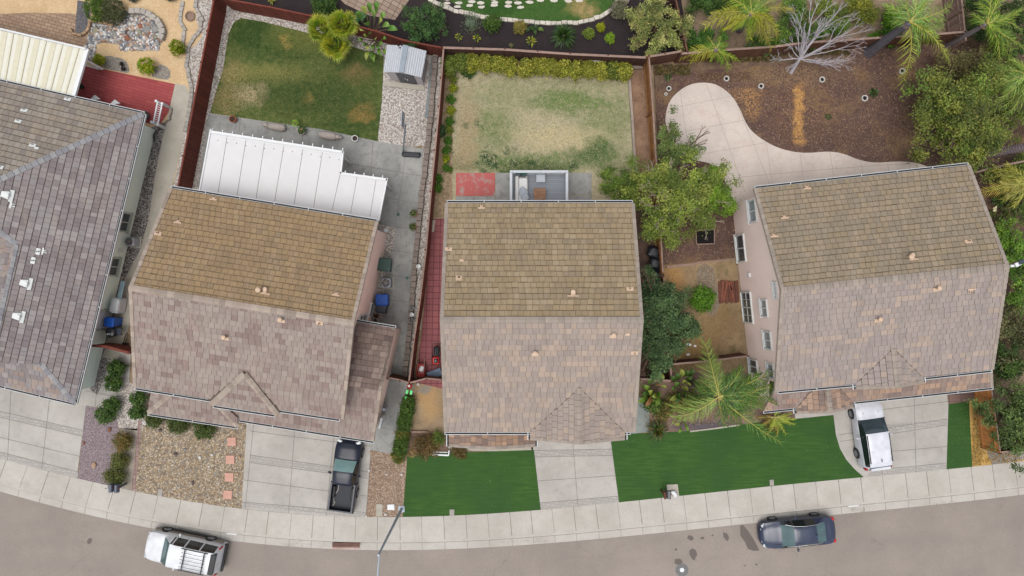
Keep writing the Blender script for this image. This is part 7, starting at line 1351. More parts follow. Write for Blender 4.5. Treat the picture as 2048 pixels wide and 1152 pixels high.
# bare white tree
t = thing('bare_tree', 'leafless white-barked tree spreading over the mulch and fence', 'tree', tuple(G(1582, 142))); m = MB(); R = random.Random(21); b0 = G(1582, 145); f0 = G(1600, 118, 1.2); m.tube(b0, b0.lerp(f0, .5) , .13, .1, 10, cap=False); m.tube(b0.lerp(f0, .5), f0, .1, .08, 10, cap=False)
for (x, y, z, r, d) in [(1640, 75, 2.6, .07, 4), (1600, 70, 2.6, .05, 3), (1622, 40, 2.9, .05, 3), (1665, 85, 2.8, .045, 4), (1655, 115, 2.2, .04, 4), (1630, 60, 2.8, .04, 4), (1608, 50, 2.9, .035, 4), (1655, 135, 1.8, .035, 3), (1560, 125, 1.4, .035, 3), (1572, 95, 2.0, .035, 3), (1645, 40, 3.2, .04, 3), (1690, 95, 2.4, .03, 3), (1612, 98, 2.2, .035, 4), (1590, 60, 2.6, .035, 3), (1680, 60, 3.0, .04, 3), (1675, 128, 2.0, .03, 3), (1575, 135, 1.4, .03, 3)]:
    e = G(x, y, z); branches(m, f0, e - f0, (e - f0).length * .85, r, d, R, .66, 3, .05, .5)
part('branches', m, WBARK, t)
# trees near house D
TL = [c(112, 124, 52), c(136, 144, 62), c(88, 104, 46), c(156, 156, 74), c(70, 86, 40), c(96, 130, 48)]
tree('leafy_tree', 'large olive-green tree in the corner of the mulch yard', 'tree', (1905, 225), 4, [(1870, 180, 2.4, 1.3), (1900, 210, 3.0, 1.6), (1940, 190, 3.0, 1.7), (1850, 215, 2.0, 1.0), (1880, 260, 2.4, 1.3), (1925, 270, 2.6, 1.6), (1900, 300, 2.0, 1.2), (1960, 240, 2.8, 1.4), (1955, 300, 2.0, 1.3), (1985, 270, 2.0, 1.0), (1975, 190, 2.4, 1.2), (1870, 290, 1.6, .8), (1925, 235, 3.4, 1.5)], 26000, .15, TL, 460, sub=.24, per=45, clumpvar=.3)
tree('leafy_tree', 'thin brownish scrub tree above the large olive tree', 'tree', (1920, 130), 2, [(1915, 130, 1.6, 1.2), (1950, 125, 1.6, 1.2), (1890, 140, 1.3, .9), (1975, 150, 1.6, .9), (1935, 155, 1.8, 1.0)], 6000, .13, [c(120, 112, 66), c(100, 96, 58), c(136, 128, 80), c(88, 90, 50)], 461, sub=.25, per=40)
tree('leafy_tree', 'yellow-green tree with pale limbs behind the right corner of the central roof', 'tree', (1345, 415), 3.5, [(1300, 365, 2.6, 1.1), (1330, 340, 2.8, 1.1), (1360, 360, 3.0, 1.3), (1395, 375, 2.8, 1.2), (1425, 365, 2.6, 1.0), (1335, 390, 3.0, 1.2), (1300, 415, 2.6, 1.0), (1380, 405, 2.8, 1.1), (1350, 430, 2.6, 1.1), (1410, 440, 2.0, .8), (1310, 455, 2.2, .9), (1335, 470, 2.0, .8), (1435, 400, 2.2, .7), (1385, 455, 1.8, .6), (1285, 385, 2.2, .8), (1270, 400, 2.2, .5)], 17000, .14, [c(122, 142, 58), c(148, 164, 70), c(100, 124, 50), c(80, 104, 44), c(166, 172, 86)], 462, sub=.2, per=40, clumpvar=.28, trunkmat=barkmat('pale_bark', c(190, 176, 156)))
tree('leafy_tree', 'bright green tree overlapping the curved patio edge', 'tree', (1420, 395), 2.5, [(1435, 375, 2.4, .75), (1425, 350, 2.2, .6), (1442, 400, 2.2, .7), (1410, 390, 2.4, .8), (1436, 350, 2.0, .4), (1445, 420, 1.8, .5)], 6500, .14, [c(112, 146, 44), c(134, 164, 54), c(90, 124, 40)], 463, sub=.16, per=35, clumpvar=.22)
tree('leafy_tree', 'small loose tree growing over the golden fence by the patio', 'tree', (1330, 320), 3, [(1340, 265, 2.2, .7), (1350, 285, 2.4, .8), (1375, 300, 2.2, .7), (1390, 290, 2.0, .4), (1330, 300, 2.0, .7), (1360, 310, 2.4, .6), (1400, 293, 2.0, .25)], 4200, .13, [c(104, 124, 66), c(84, 106, 54), c(126, 142, 78)], 464, sub=.15, per=32)
tree('leafy_tree', 'low dark bush mass left of the yellow-green tree behind the lawn', 'tree', (1235, 360), 1.5, [(1225, 355, 1.0, .7), (1240, 372, 1.2, .8), (1255, 360, 1.4, .7), (1215, 375, .9, .5), (1260, 385, 1.6, .7), (1240, 395, 1.2, .6)], 5000, .13, [c(96, 124, 46), c(116, 142, 54), c(134, 154, 62), c(76, 98, 42)], 465, sub=.16, per=35)
tree('leafy_tree', 'dark green tree filling the passage right of the central house', 'tree', (1320, 640), 3.2, [(1305, 570, 2.2, .8), (1335, 590, 2.2, .9), (1310, 610, 2.6, 1.0), (1345, 640, 2.4, 1.0), (1310, 650, 2.6, 1.0), (1365, 650, 1.8, .7), (1320, 690, 2.4, 1.0), (1300, 690, 2.2, .8), (1345, 690, 2.0, .7), (1365, 668, 1.8, .5), (1310, 715, 2.0, .8), (1290, 580, 2.0, .6), (1295, 620, 2.4, .7), (1355, 600, 1.6, .4), (1330, 720, 1.8, .6), (1370, 580, 1.4, .3)], 21000, .15, [c(70, 96, 58), c(88, 116, 72), c(54, 78, 46), c(108, 134, 86), c(62, 88, 52)], 466, sub=.18, per=40, clumpvar=.3)
shrub(1399, 598, .78, 1.1, [c(86, 132, 34), c(104, 150, 42), c(68, 110, 30), c(120, 160, 50)], 467, 'bright green round bush on the dry side yard', size=.13, sub=.12, shell=.65, cv=.2, n=2600)
shrub(1455, 420, .35, .8, [c(150, 118, 60), c(120, 112, 50)], 468, 'brownish dry bush at the rose wall corner', size=.11)
# right edge: dense trees and undergrowth
RT = [c(74, 96, 46), c(92, 116, 54), c(56, 76, 38), c(110, 130, 66)]
for i, (bx, by, bl, n, pal, lab) in enumerate([
    (2030, 620, [(2010, 460, 1.2, 1.0), (2035, 480, 1.5, 1.3), (2015, 505, 1.5, 1.0), (2045, 520, 1.6, 1.2), (2035, 555, 1.6, 1.1), (2025, 585, 1.2, .9)], 9000, [c(92, 134, 40), c(112, 150, 48), c(74, 112, 36), c(130, 160, 56)], 'bright green bush behind the right house beside its security light'),
    (2040, 690, [(2020, 620, 1.0, .9), (2045, 650, 1.2, 1.2), (2015, 660, .9, .8), (2035, 700, 1.2, 1.0)], 4500, [c(110, 116, 70), c(90, 100, 58), c(134, 130, 90), c(76, 86, 50)], 'thin grey-green scrub right of the right house roof'),
    (2010, 740, [(2000, 700, .8, .7), (2015, 735, 1.2, 1.0), (2000, 750, .8, .6)], 3000, [c(66, 92, 40), c(84, 112, 46), c(50, 70, 34)], 'dark green bush close to the right house front corner'),
    (2045, 850, [(2030, 790, 2.0, 1.2), (2010, 810, 1.8, 1.0), (2045, 830, 2.2, 1.4), (2015, 865, 1.6, .9), (2040, 880, 1.8, 1.1), (1990, 845, 1.6, .75), (2000, 875, 1.4, .7), (2060, 790, 2.2, 1.4), (2020, 835, 2.2, 1.0)], 17000, [c(76, 98, 50), c(92, 114, 58), c(58, 78, 40), c(110, 126, 70)], 'dark green juniper-like tree overhanging the orange fence'),
    (2040, 30, [(2040, 20, 1.6, 1.4), (1960, 30, 1.2, 1.1), (1945, 60, 1.2, 1.0), (2000, 70, 1.4, 1.2), (2040, 80, 1.2, 1.2), (1980, 100, 1.2, 1.0), (1950, 20, 1.6, .9)], 9000, [c(60, 88, 38), c(78, 108, 46), c(46, 66, 32), c(96, 124, 52)], 'dark green undergrowth beneath the corner palm at top right'),
    (2030, 110, [(2010, 130, 1.2, 1.0), (2040, 150, 1.2, 1.1), (2020, 170, 1.0, .9), (2040, 240, 1.0, .9), (2000, 230, .8, .8), (2020, 215, 1.0, .8)], 6500, [c(108, 124, 50), c(88, 108, 44), c(130, 140, 62), c(74, 92, 40)], 'yellowish undergrowth beneath the hanging palm at the right edge'),
    (2030, 370, [(2010, 350, .8, .8), (2040, 330, 1.0, .9), (2045, 380, 1.0, .9), (2020, 400, .6, .7), (2040, 430, .9, .8), (2000, 420, .6, .6)], 6500, [c(96, 116, 44), c(76, 98, 40), c(120, 136, 56), c(60, 80, 36)], 'leafy undergrowth around the yuccas right of the roof'),
    (1580, 60, [(1575, 45, .9, 1.0), (1600, 60, .8, .9), (1565, 75, .7, .7), (1620, 80, .7, .8), (1640, 60, .8, .8), (1590, 25, .8, .8)], 6500, [c(76, 110, 38), c(94, 130, 46), c(58, 86, 34), c(112, 140, 56)], 'dark green shrubs behind the bare white tree'),
    (1725, 20, [(1720, 15, 1.0, .9), (1735, 28, .9, .7), (1705, 10, .8, .6)], 3500, [c(128, 134, 44), c(150, 150, 54), c(100, 112, 40)], 'olive-yellow round bush at the top right of the bare tree'),
    (1785, 38, [(1790, 35, .7, .6), (1775, 38, .5, .4)], 2000, [c(104, 154, 34), c(126, 170, 44), c(84, 132, 32)], 'bright green bush left of the green palm'),
    (1760, 66, [(1750, 66, .3, .4), (1775, 68, .4, .5), (1790, 66, .4, .4)], 1600, BRIGHT, 'low green plants along the top of the grey-capped fence'),
    (1400, 72, [(1385, 75, .7, .5), (1400, 85, .8, .6), (1412, 72, .6, .5)], 3200, [c(70, 110, 40), c(88, 130, 46), c(54, 86, 34)], 'green bush between the fence corner and the short palm'),
    (1440, 0, [(1410, -10, .9, .8), (1440, -5, 1.0, .9), (1470, 0, 1.0, .8), (1395, 0, .7, .5)], 4000, [c(70, 104, 40), c(90, 124, 48), c(54, 80, 34)], 'shady green bush under the big palm at the top'),
    (1520, 85, [(1505, 88, .5, .5), (1530, 84, .5, .5), (1545, 90, .4, .35)], 1800, [c(60, 96, 40), c(80, 118, 46)], 'small green bush on the slope below the big palm'),
    (1680, 50, [(1670, 45, .6, .6), (1695, 55, .6, .5), (1650, 25, .7, .7), (1680, 20, .7, .6)], 3200, [c(104, 124, 48), c(84, 106, 42), c(130, 140, 60)], 'loose green shrubs seen through the bare branches')]):
    tree('leafy_bush', lab, 'bush', (bx, by), max(b[2] for b in bl), bl, n, .145, pal, 500 + i, sub=.17, per=38, clumpvar=.26, tr=.07)
g_ = [(2012, 388), (2042, 424), (1985, 405), (2035, 385)]
for i, (x, y) in enumerate(g_): rosette(['spiky yucca with cream flowers right of the roof', 'spiky yucca at the right frame edge', 'spiky yucca half hidden behind the roof edge', 'small spiky yucca above the edge yucca'][i], x, y, .75 if i < 2 else .55, 60, [c(84, 120, 60), c(106, 142, 76), c(66, 98, 52)], 520 + i, .5, .03, (.05, 1.3), bend=.2)
for i, (x, y) in enumerate([(2015, 392), (1990, 418)]):
    m = MB(); R = random.Random(i)
    for k in range(16): m.rock(G(x + R.uniform(-3, 3), y + R.uniform(-4, 4), 1.2 + R.uniform(0, .2)), .05, t=(1, 1, 1), seed=k)
    m.tube(G(x, y, .2), G(x, y, 1.2), .02); solo('flower_spike', m, plain('cream_flower%d' % i, c(232, 224, 176), .7), ['cream flower cluster on the upper yucca', 'cream flower cluster beside the roof edge'][i], 'flowers', tuple(G(x, y)))
m = MB(); R = random.Random(8)
for (x, y, z) in [(2030, 640, 2.2), (2048, 660, 2.4), (2035, 690, 2.0), (2050, 620, 2.2)]: branches(m, G(2060, 670, .3), G(x, y, z) - G(2060, 670, .3), 1.2, .035, 2, R, .5, 2)
solo('bare_branches', m, WBARK, 'pale bare branches in the scrub at the right edge', 'branches', tuple(G(2060, 670)))
# front yard of the right side: palm, cycad, bird of paradise
FP = [c(82, 126, 52), c(106, 148, 60), c(68, 108, 46), c(140, 164, 80)]
shrub(1300, 800, .7, .9, GG + [c(140, 150, 60)], 556, 'leafy green bush between cycad and bird of paradise clump', size=.16, sub=.14, shell=.5); shrub(1322, 820, .6, .6, BRN + OL[:3], 557, 'mixed brown-green bush just above the front cycad', size=.14, sub=.14, shell=.5); shrub(1376, 800, .6, .8, OL + GG[:2], 558, 'loose olive bush left of the dark palm trunk base', size=.14, sub=.15, shell=.5)
palm('large feather palm with dark leaning trunk in front of the rose house', (1383, 766), (1437, 793), 5.3, [(1412, 688, 4.4, 3), (1424, 720, 4.8, 3), (1350, 836, 3.8, 3), (1348, 815, 3.4, 3), (1562, 884, 3.4, 1), (1567, 762, 4.2, 0), (1545, 745, 4.4, 1), (1482, 738, 5.2, 0), (1500, 760, 5.0, 0), (1522, 812, 4.6, 0), (1518, 800, 4.8, 0), (1505, 832, 4.2, 2), (1470, 790, 5.8, 0), (1490, 800, 5.4, 2), (1500, 785, 5.4, 0), (1528, 770, 4.6, 1), (1450, 850, 4.0, 2), (1540, 792, 4.4, 0), (1478, 852, 3.8, 2), (1452, 752, 5.0, 1), (1516, 748, 4.6, 2), (1552, 806, 3.8, 0), (1400, 760, 4.6, 1), (1385, 800, 4.2, 2), (1470, 745, 5.2, 0), (1480, 815, 5.2, 2)], FP, 560, .72, 44, .17, base_r=.3, tmat=barkmat('palm_trunk_purple', c(120, 98, 100), 9), width=.024)
rosette('dark green cycad at the concrete pad beside the artificial lawn', 1313, 858, .82, 140, [c(60, 86, 34), c(78, 106, 42), c(48, 68, 30), c(120, 104, 50)], 561, .3, .03, (0, 1.2), 'cycad', 'cycad', .4)
BP = [c(92, 130, 46), c(118, 152, 58), c(72, 104, 40), c(156, 166, 76), c(150, 110, 66)]
bigleaf('bird of paradise clump in the corner of the side passage', 1310, 775, [(1286, 770, 1.6), (1296, 760, 1.8), (1305, 752, 1.9), (1318, 742, 1.9), (1326, 748, 1.8), (1296, 782, 1.4), (1284, 790, 1.2), (1276, 805, 1.0), (1290, 812, 1.0), (1316, 768, 2.0), (1330, 770, 1.8), (1305, 795, 1.4), (1322, 790, 1.4), (1312, 812, .9), (1320, 760, 1.9)], BP, 562, 1.0, .15)
bigleaf('taller bird of paradise clump beside the low dry-yard fence', 1358, 775, [(1342, 752, 2.0), (1352, 745, 2.2), (1362, 738, 2.2), (1374, 738, 2.1), (1384, 736, 2.0), (1382, 752, 2.0), (1380, 766, 1.8), (1344, 778, 1.6), (1356, 790, 1.6), (1370, 786, 1.8), (1366, 760, 2.4), (1350, 765, 2.2), (1376, 775, 1.7), (1340, 800, 1.3), (1352, 806, 1.2)], BP[:4], 563, 1.05, .17)
bigleaf('droopy banana-leaved plant at the edge of the artificial lawn', 1362, 845, [(1357, 866, .6), (1376, 862, .6), (1348, 848, .8), (1370, 838, .9), (1355, 832, .9)], BP[:4], 564, .7, .09)
shrub(1345, 806, .6, .8, BRN + OL[:2], 565, 'dry brownish bush between the two leafy clumps', size=.12, sub=.16, shell=.5)
palm('small arching palm under the porch eave of the right house', (1545, 830), (1548, 834), 1.0, [(1572, 868, .5, 0), (1588, 848, .6, 1), (1580, 828, .9, 1), (1560, 815, .9, 0), (1525, 850, .5, 2), (1535, 868, .4, 2), (1590, 838, .7, 1), (1515, 835, .5, 2), (1554, 872, .4, 2)], [c(130, 160, 50), c(160, 180, 60), c(150, 120, 60), c(170, 176, 70)], 566, .42, 26, .1)
rosette('brown-green grassy clump beside the small arching palm', 1538, 842, .75, 90, [c(130, 110, 56), c(100, 100, 48), c(150, 128, 70)], 567, .2, .03, (.1, 1.2), 'grass_clump', 'ornamental grass', .6)
# left of drive C: brown shrubs
shrub(855, 888, .78, .8, [c(120, 92, 56), c(98, 92, 48), c(140, 110, 68), c(92, 74, 50)], 570, 'brown wispy shrub between dry grass pad and left artificial lawn', size=.13, sub=.14, shell=.55, rx=1.1); shrub(878, 876, .4, .8, [c(96, 122, 48), c(76, 100, 42), c(120, 140, 60)], 571, 'green feathery plant at the left corner of the porch roof', size=.16, asp=.25, sub=.12)
shrub(918, 902, .42, .4, [c(122, 96, 60), c(96, 90, 48)], 572, 'low brown-green plant under the porch roof edge', size=.11, sub=.1); rosette('dry straw tuft at the left artificial lawn corner', 824, 906, .4, 26, [c(190, 160, 96), c(160, 134, 84)], 573, .1, .03, (.1, 1.1), 'grass_tuft', 'grass tuft')
# long hedge beside the concrete walk
for i in range(11):
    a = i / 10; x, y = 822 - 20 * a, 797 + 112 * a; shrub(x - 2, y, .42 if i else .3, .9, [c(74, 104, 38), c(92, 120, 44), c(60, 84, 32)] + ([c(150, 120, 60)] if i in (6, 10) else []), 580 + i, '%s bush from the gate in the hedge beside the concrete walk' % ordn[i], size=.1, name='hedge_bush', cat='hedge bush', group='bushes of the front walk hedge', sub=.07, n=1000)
# shrubs in front of house B and A
for i, (x, y, r, h, pal, lab, sz) in enumerate([(243, 733, .55, 1.0, GG, 'upper dark green bush along the wall of the left pink house', .11), (238, 762, .6, 1.0, GG, 'second dark green bush along the wall of the left pink house', .11), (233, 805, .5, .9, GG, 'dark green bush above the biggest one by the mauve gravel', .11), (222, 826, .62, 1.0, GG, 'largest dark green bush at the top of the mauve gravel', .11),
    (285, 793, .52, .9, GG, 'upper part of the clipped hedge beside the lower roof corner', .1), (284, 822, .52, .9, GG, 'lower part of the clipped hedge beside the lower roof corner', .1), (316, 836, .55, .8, [c(84, 100, 48), c(70, 86, 42), c(104, 116, 60)], 'left clipped olive shrub under the front eave', .1), (362, 843, .7, .8, [c(84, 100, 48), c(70, 86, 42), c(104, 116, 60)], 'middle clipped olive shrub under the front eave', .1), (415, 854, .7, .85, [c(78, 98, 44), c(66, 84, 40), c(100, 116, 56)], 'right clipped olive shrub under the front eave', .1),
    (254, 881, .6, .8, BRN + [c(110, 120, 50)], 'upper brown and green bush in the strip beside the mauve gravel', .11), (247, 917, .55, .7, BRN[1:3] + OL[:2], 'middle olive bush in the strip beside the mauve gravel', .11), (238, 950, .68, .8, BRN[1:3] + OL[:3], 'lowest olive bush in the strip beside the mailboxes', .11)]):
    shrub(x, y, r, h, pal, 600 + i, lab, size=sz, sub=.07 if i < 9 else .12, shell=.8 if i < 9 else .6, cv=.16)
# house A rear garden
shrub(205, 22, .9, 1.0, [c(84, 112, 34), c(100, 126, 40), c(66, 90, 30)], 620, 'clipped bright green half of the big creek-side bush', size=.1, rx=.95, sub=.05); shrub(232, 30, .85, 1.0, [c(86, 94, 56), c(100, 106, 70), c(70, 76, 48), c(118, 108, 84)], 621, 'duller woody half of the big creek-side bush', size=.09, rx=1.05, sub=.05)
shrub(205, 125, .36, .6, LIME, 622, 'small lime bush at the corner of the patio cover', size=.09); shrub(301, 138, .56, .9, LIME[1:] + BRIGHT[:1], 623, 'round lime bush at the red brick patio edge', size=.09); shrub(361, 102, .5, .9, LIME[2:] + [c(110, 130, 24)], 624, 'round lime bush beside the winding curb blocks', size=.09)
rosette('spiky green fern in the grey pot on the patio', 596, 250, .3, 30, [c(150, 196, 60), c(120, 170, 50)], 625, .5, .03, (.1, 1.2), 'fern', 'fern'); rosette('trailing plant in the grey pot at the lawn edge', 608, 262, .36, 30, GG, 626, .45, .04, (0, 1.0), 'potted_plant', 'plant')
for i, (x, y) in enumerate([(829, 428), (828, 455)]): rosette(['leafy plant in the upper terracotta pot', 'leafy plant in the lower terracotta pot'][i], x - 1, y, .3, 24, GG, 627 + i, .42, .05, (0, 1.2), 'potted_plant', 'plant')
for i, (x, y) in enumerate([(270, 2), (345, 1)]): shrub(x, y - 8, .4, .5, [c(70, 80, 70), c(96, 104, 96)], 630 + i, ['dull grey bush left of the path at the very top', 'dull grey bush right of the path at the very top'][i], size=.1)
m = MB()
for (x, y) in [(243, 128), (246, 138)]: m.rock(G(x, y, .3), .14, sq=1.2, seed=x)
m.tube(G(243, 128, .3), G(247, 140, .1), .06); solo('iron_ornament', m, HOLE, 'dark metal garden ornament on the grey gravel patch', 'ornament', tuple(G(245, 133)))
m = MB(); p = G(381, 33)
for k in range(12): a, b = k * math.pi / 6, (k + 1) * math.pi / 6; m.tube(p + Vector((.3 * math.cos(a), .3 * math.sin(a), .06)), p + Vector((.3 * math.cos(b), .3 * math.sin(b), .06)), .05, n=6)
m.lathe(p, [(.26, .02), (0, .03)], 12); solo('tree_ring', m, plain('ring_brown', c(150, 124, 110), .8), 'round brown tree ring among the grey curb blocks', 'tree ring', tuple(p))
m = MB(); p = G(1245, 3)
for k in range(16): a, b = k * math.pi / 8, (k + 1) * math.pi / 8; m.tube(p + Vector((.38 * math.cos(a), .38 * math.sin(a), .35)), p + Vector((.38 * math.cos(b), .38 * math.sin(b), .35)), .03, n=6)
m.lathe(p, [(.3, 0), (.36, .33), (.32, .28), (0, .2)], 16); solo('stone_basin', m, plain('basin_grey', c(150, 134, 120), .8), 'round stone basin at the very top near the white edging', 'basin', tuple(p))
# scrubby debris on the bank below the grey-capped fence
def litterpatch(label, regions, n, pal, seed, size=.12, h=.12, name='ground_cover'):
    g = np.random.default_rng(seed); R_ = g.integers(0, len(regions), n); reg = np.array(regions, float)[R_]; x = g.uniform(reg[:, 0], reg[:, 2]); y = g.uniform(reg[:, 1], reg[:, 3]); z = g.uniform(.01, h, n); t_ = (H - z) / F; P = np.c_[(x - 1024) * t_, -(y - 576) * t_, z]
    V, Fc, T_ = leafgeo(P, size, pal_pick(pal, n, g) * g.uniform(.8, 1.2, n)[:, None], g, .5, .3); return npmesh(name, V, Fc, T_, LEAF, None, off=(0, 0, 0), label=label, cat='ground cover', kind='stuff')
litterpatch('dry weeds on the bank below the grey-capped fence', [(1400, 108, 1560, 124), (1310, 130, 1380, 150), (1480, 104, 1560, 120), (1560, 98, 1700, 110)], 3500, [c(150, 124, 76), c(110, 96, 60), c(80, 76, 44), c(96, 92, 52)], 640, .16, .25)
litterpatch('dry grass blades on the golden strip', [(1945, 800, 1962, 930), (1945, 870, 2040, 925)], 1500, [c(206, 166, 90), c(186, 146, 80), c(160, 140, 90)], 641, .16, .06)
litterpatch('fallen leaves and scraps in the dry side yard', [(1335, 540, 1470, 740)], 900, [c(176, 140, 88), c(120, 96, 60), c(150, 120, 80), c(84, 90, 50)], 642, .1, .03)
litterpatch('fallen leaves in the front planting bed', [(1290, 780, 1480, 850)], 1500, [c(170, 140, 100), c(130, 104, 76), c(190, 156, 110), c(104, 112, 56)], 643, .12, .05)
litterpatch('weeds in the dirt strip beside the round shrubs', [(866, 360, 900, 435), (880, 150, 905, 360)], 700, [c(124, 122, 66), c(100, 104, 56), c(164, 140, 96)], 644, .1, .06)
litterpatch('short grass blades growing in the green lawn', [(440, 60, 740, 220), (430, 150, 755, 235), (560, 80, 755, 262)], 12000, [c(86, 104, 48), c(110, 122, 62), c(66, 88, 40), c(132, 132, 80)], 645, .09, .05, 'grass_blades')
litterpatch('short dry grass blades growing in the patchy lawn', [(910, 150, 1255, 340)], 12000, [c(196, 186, 150), c(170, 166, 124), c(140, 150, 100), c(206, 196, 164)], 646, .09, .04, 'grass_blades')
litterpatch('wood chips scattered on the bark mulch yard', [(1500, 150, 1850, 250), (1560, 250, 1850, 292), (1400, 145, 1500, 162), (1720, 100, 1850, 300)], 9000, [c(120, 92, 78), c(150, 120, 98), c(90, 68, 60), c(176, 140, 108)], 647, .09, .04, 'wood_chips')

litterpatch('scattered dry leaf bits on the driveways and kerb gutter', [(500, 870, 730, 1020), (0, 800, 150, 930), (1075, 900, 1235, 1000), (1710, 800, 1890, 930), (1000, 1080, 1100, 1086), (1700, 1016, 1740, 1024), (1850, 1004, 1930, 1010), (560, 1086, 700, 1094)], 420, [c(120, 96, 70), c(90, 78, 60), c(150, 120, 84)], 660, .07, .03, 'leaf_litter')
litterpatch('tiny leaf bits and seeds lying on the artificial lawns', [(820, 920, 1060, 1015), (1250, 880, 1680, 960), (1900, 815, 1938, 925)], 260, [c(150, 140, 90), c(196, 190, 150), c(110, 120, 60)], 661, .06, .03, 'leaf_litter')
litterpatch('leaf bits and grit on the patio concrete and bare ground', [(1350, 190, 1480, 300), (1480, 300, 1800, 345), (690, 290, 835, 700), (190, 60, 370, 160)], 420, [c(130, 108, 84), c(160, 132, 96), c(110, 100, 84)], 662, .06, .03, 'leaf_litter')
# ---------------------------------------------------------------- vehicles
def paint(name, col, rough=.25, metal=.3, spec=.35, coat=.22):
    s = S(name, 'obj'); n = s.noise(1.4, 3, .6); x = s.mix(s.map(n, .35, .65), col, tuple(min(1, v * 1.25 + .004) for v in col[:3]) + (1,)); return s.out(x, rough, spec=spec, metal=metal, coat=coat)
CGL = glassmat('car_glass', c(64, 92, 96), .06); CGD = glassmat('car_glass_dark', c(28, 36, 38), .05); TYRE = plain('tyre_rubber', c(40, 40, 42), .8); RIM = plain('alloy_rim', c(180, 184, 188), .3, .05, metal=.6); TRIM = plain('black_trim', c(34, 35, 38), .5); CHR = plain('chrome_trim', c(210, 214, 218), .2, .03, metal=.7)
HEADL = plain('headlight_clear', c(206, 212, 214), .15); TAILL = plain('taillight_red', c(196, 28, 40), .25); PLATE = plain('number_plate', c(214, 214, 206), .5)
def wheel(t, x, y, z, r, w, side):
    m = MB(); n = 24; pr = [(r * .62, -w / 2), (r * .9, -w / 2), (r, -w * .3), (r, w * .3), (r * .9, w / 2), (r * .62, w / 2)]; vs = []
    for rr, yy in pr:
        for k in range(n): a = 2 * math.pi * k / n; vs.append((x + rr * math.cos(a), y + yy, z + rr * math.sin(a)))
    m.mesh(vs, [(j * n + k, (j + 1) * n + k, (j + 1) * n + (k + 1) % n, j * n + (k + 1) % n) for j in range(len(pr) - 1) for k in range(n)]); ty = part('wheel', m, TYRE, t, False)
    m = MB(); yo = y + side * w * .42; n = 10; m.lathe((0, 0, 0), [(0, 0)], 3) if False else None
    for k in range(5):
        for dk in (-.1, .1): a = 2 * math.pi * k / 5 + dk; m.tube((x, yo, z), (x + r * .6 * math.cos(a), yo, z + r * .6 * math.sin(a)), .03, .022, 5)
    m.tube((x, y - side * w * .1, z), (x, y + side * w * .2, z), r * .6, r * .6, 20); 
    for k in range(20): a, b = 2 * math.pi * k / 20, 2 * math.pi * (k + 1) / 20; m.tube((x + r * .62 * math.cos(a), yo, z + r * .62 * math.sin(a)), (x + r * .62 * math.cos(b), yo, z + r * .62 * math.sin(b)), .02, n=5)
    part('rim', m, RIM, ty)
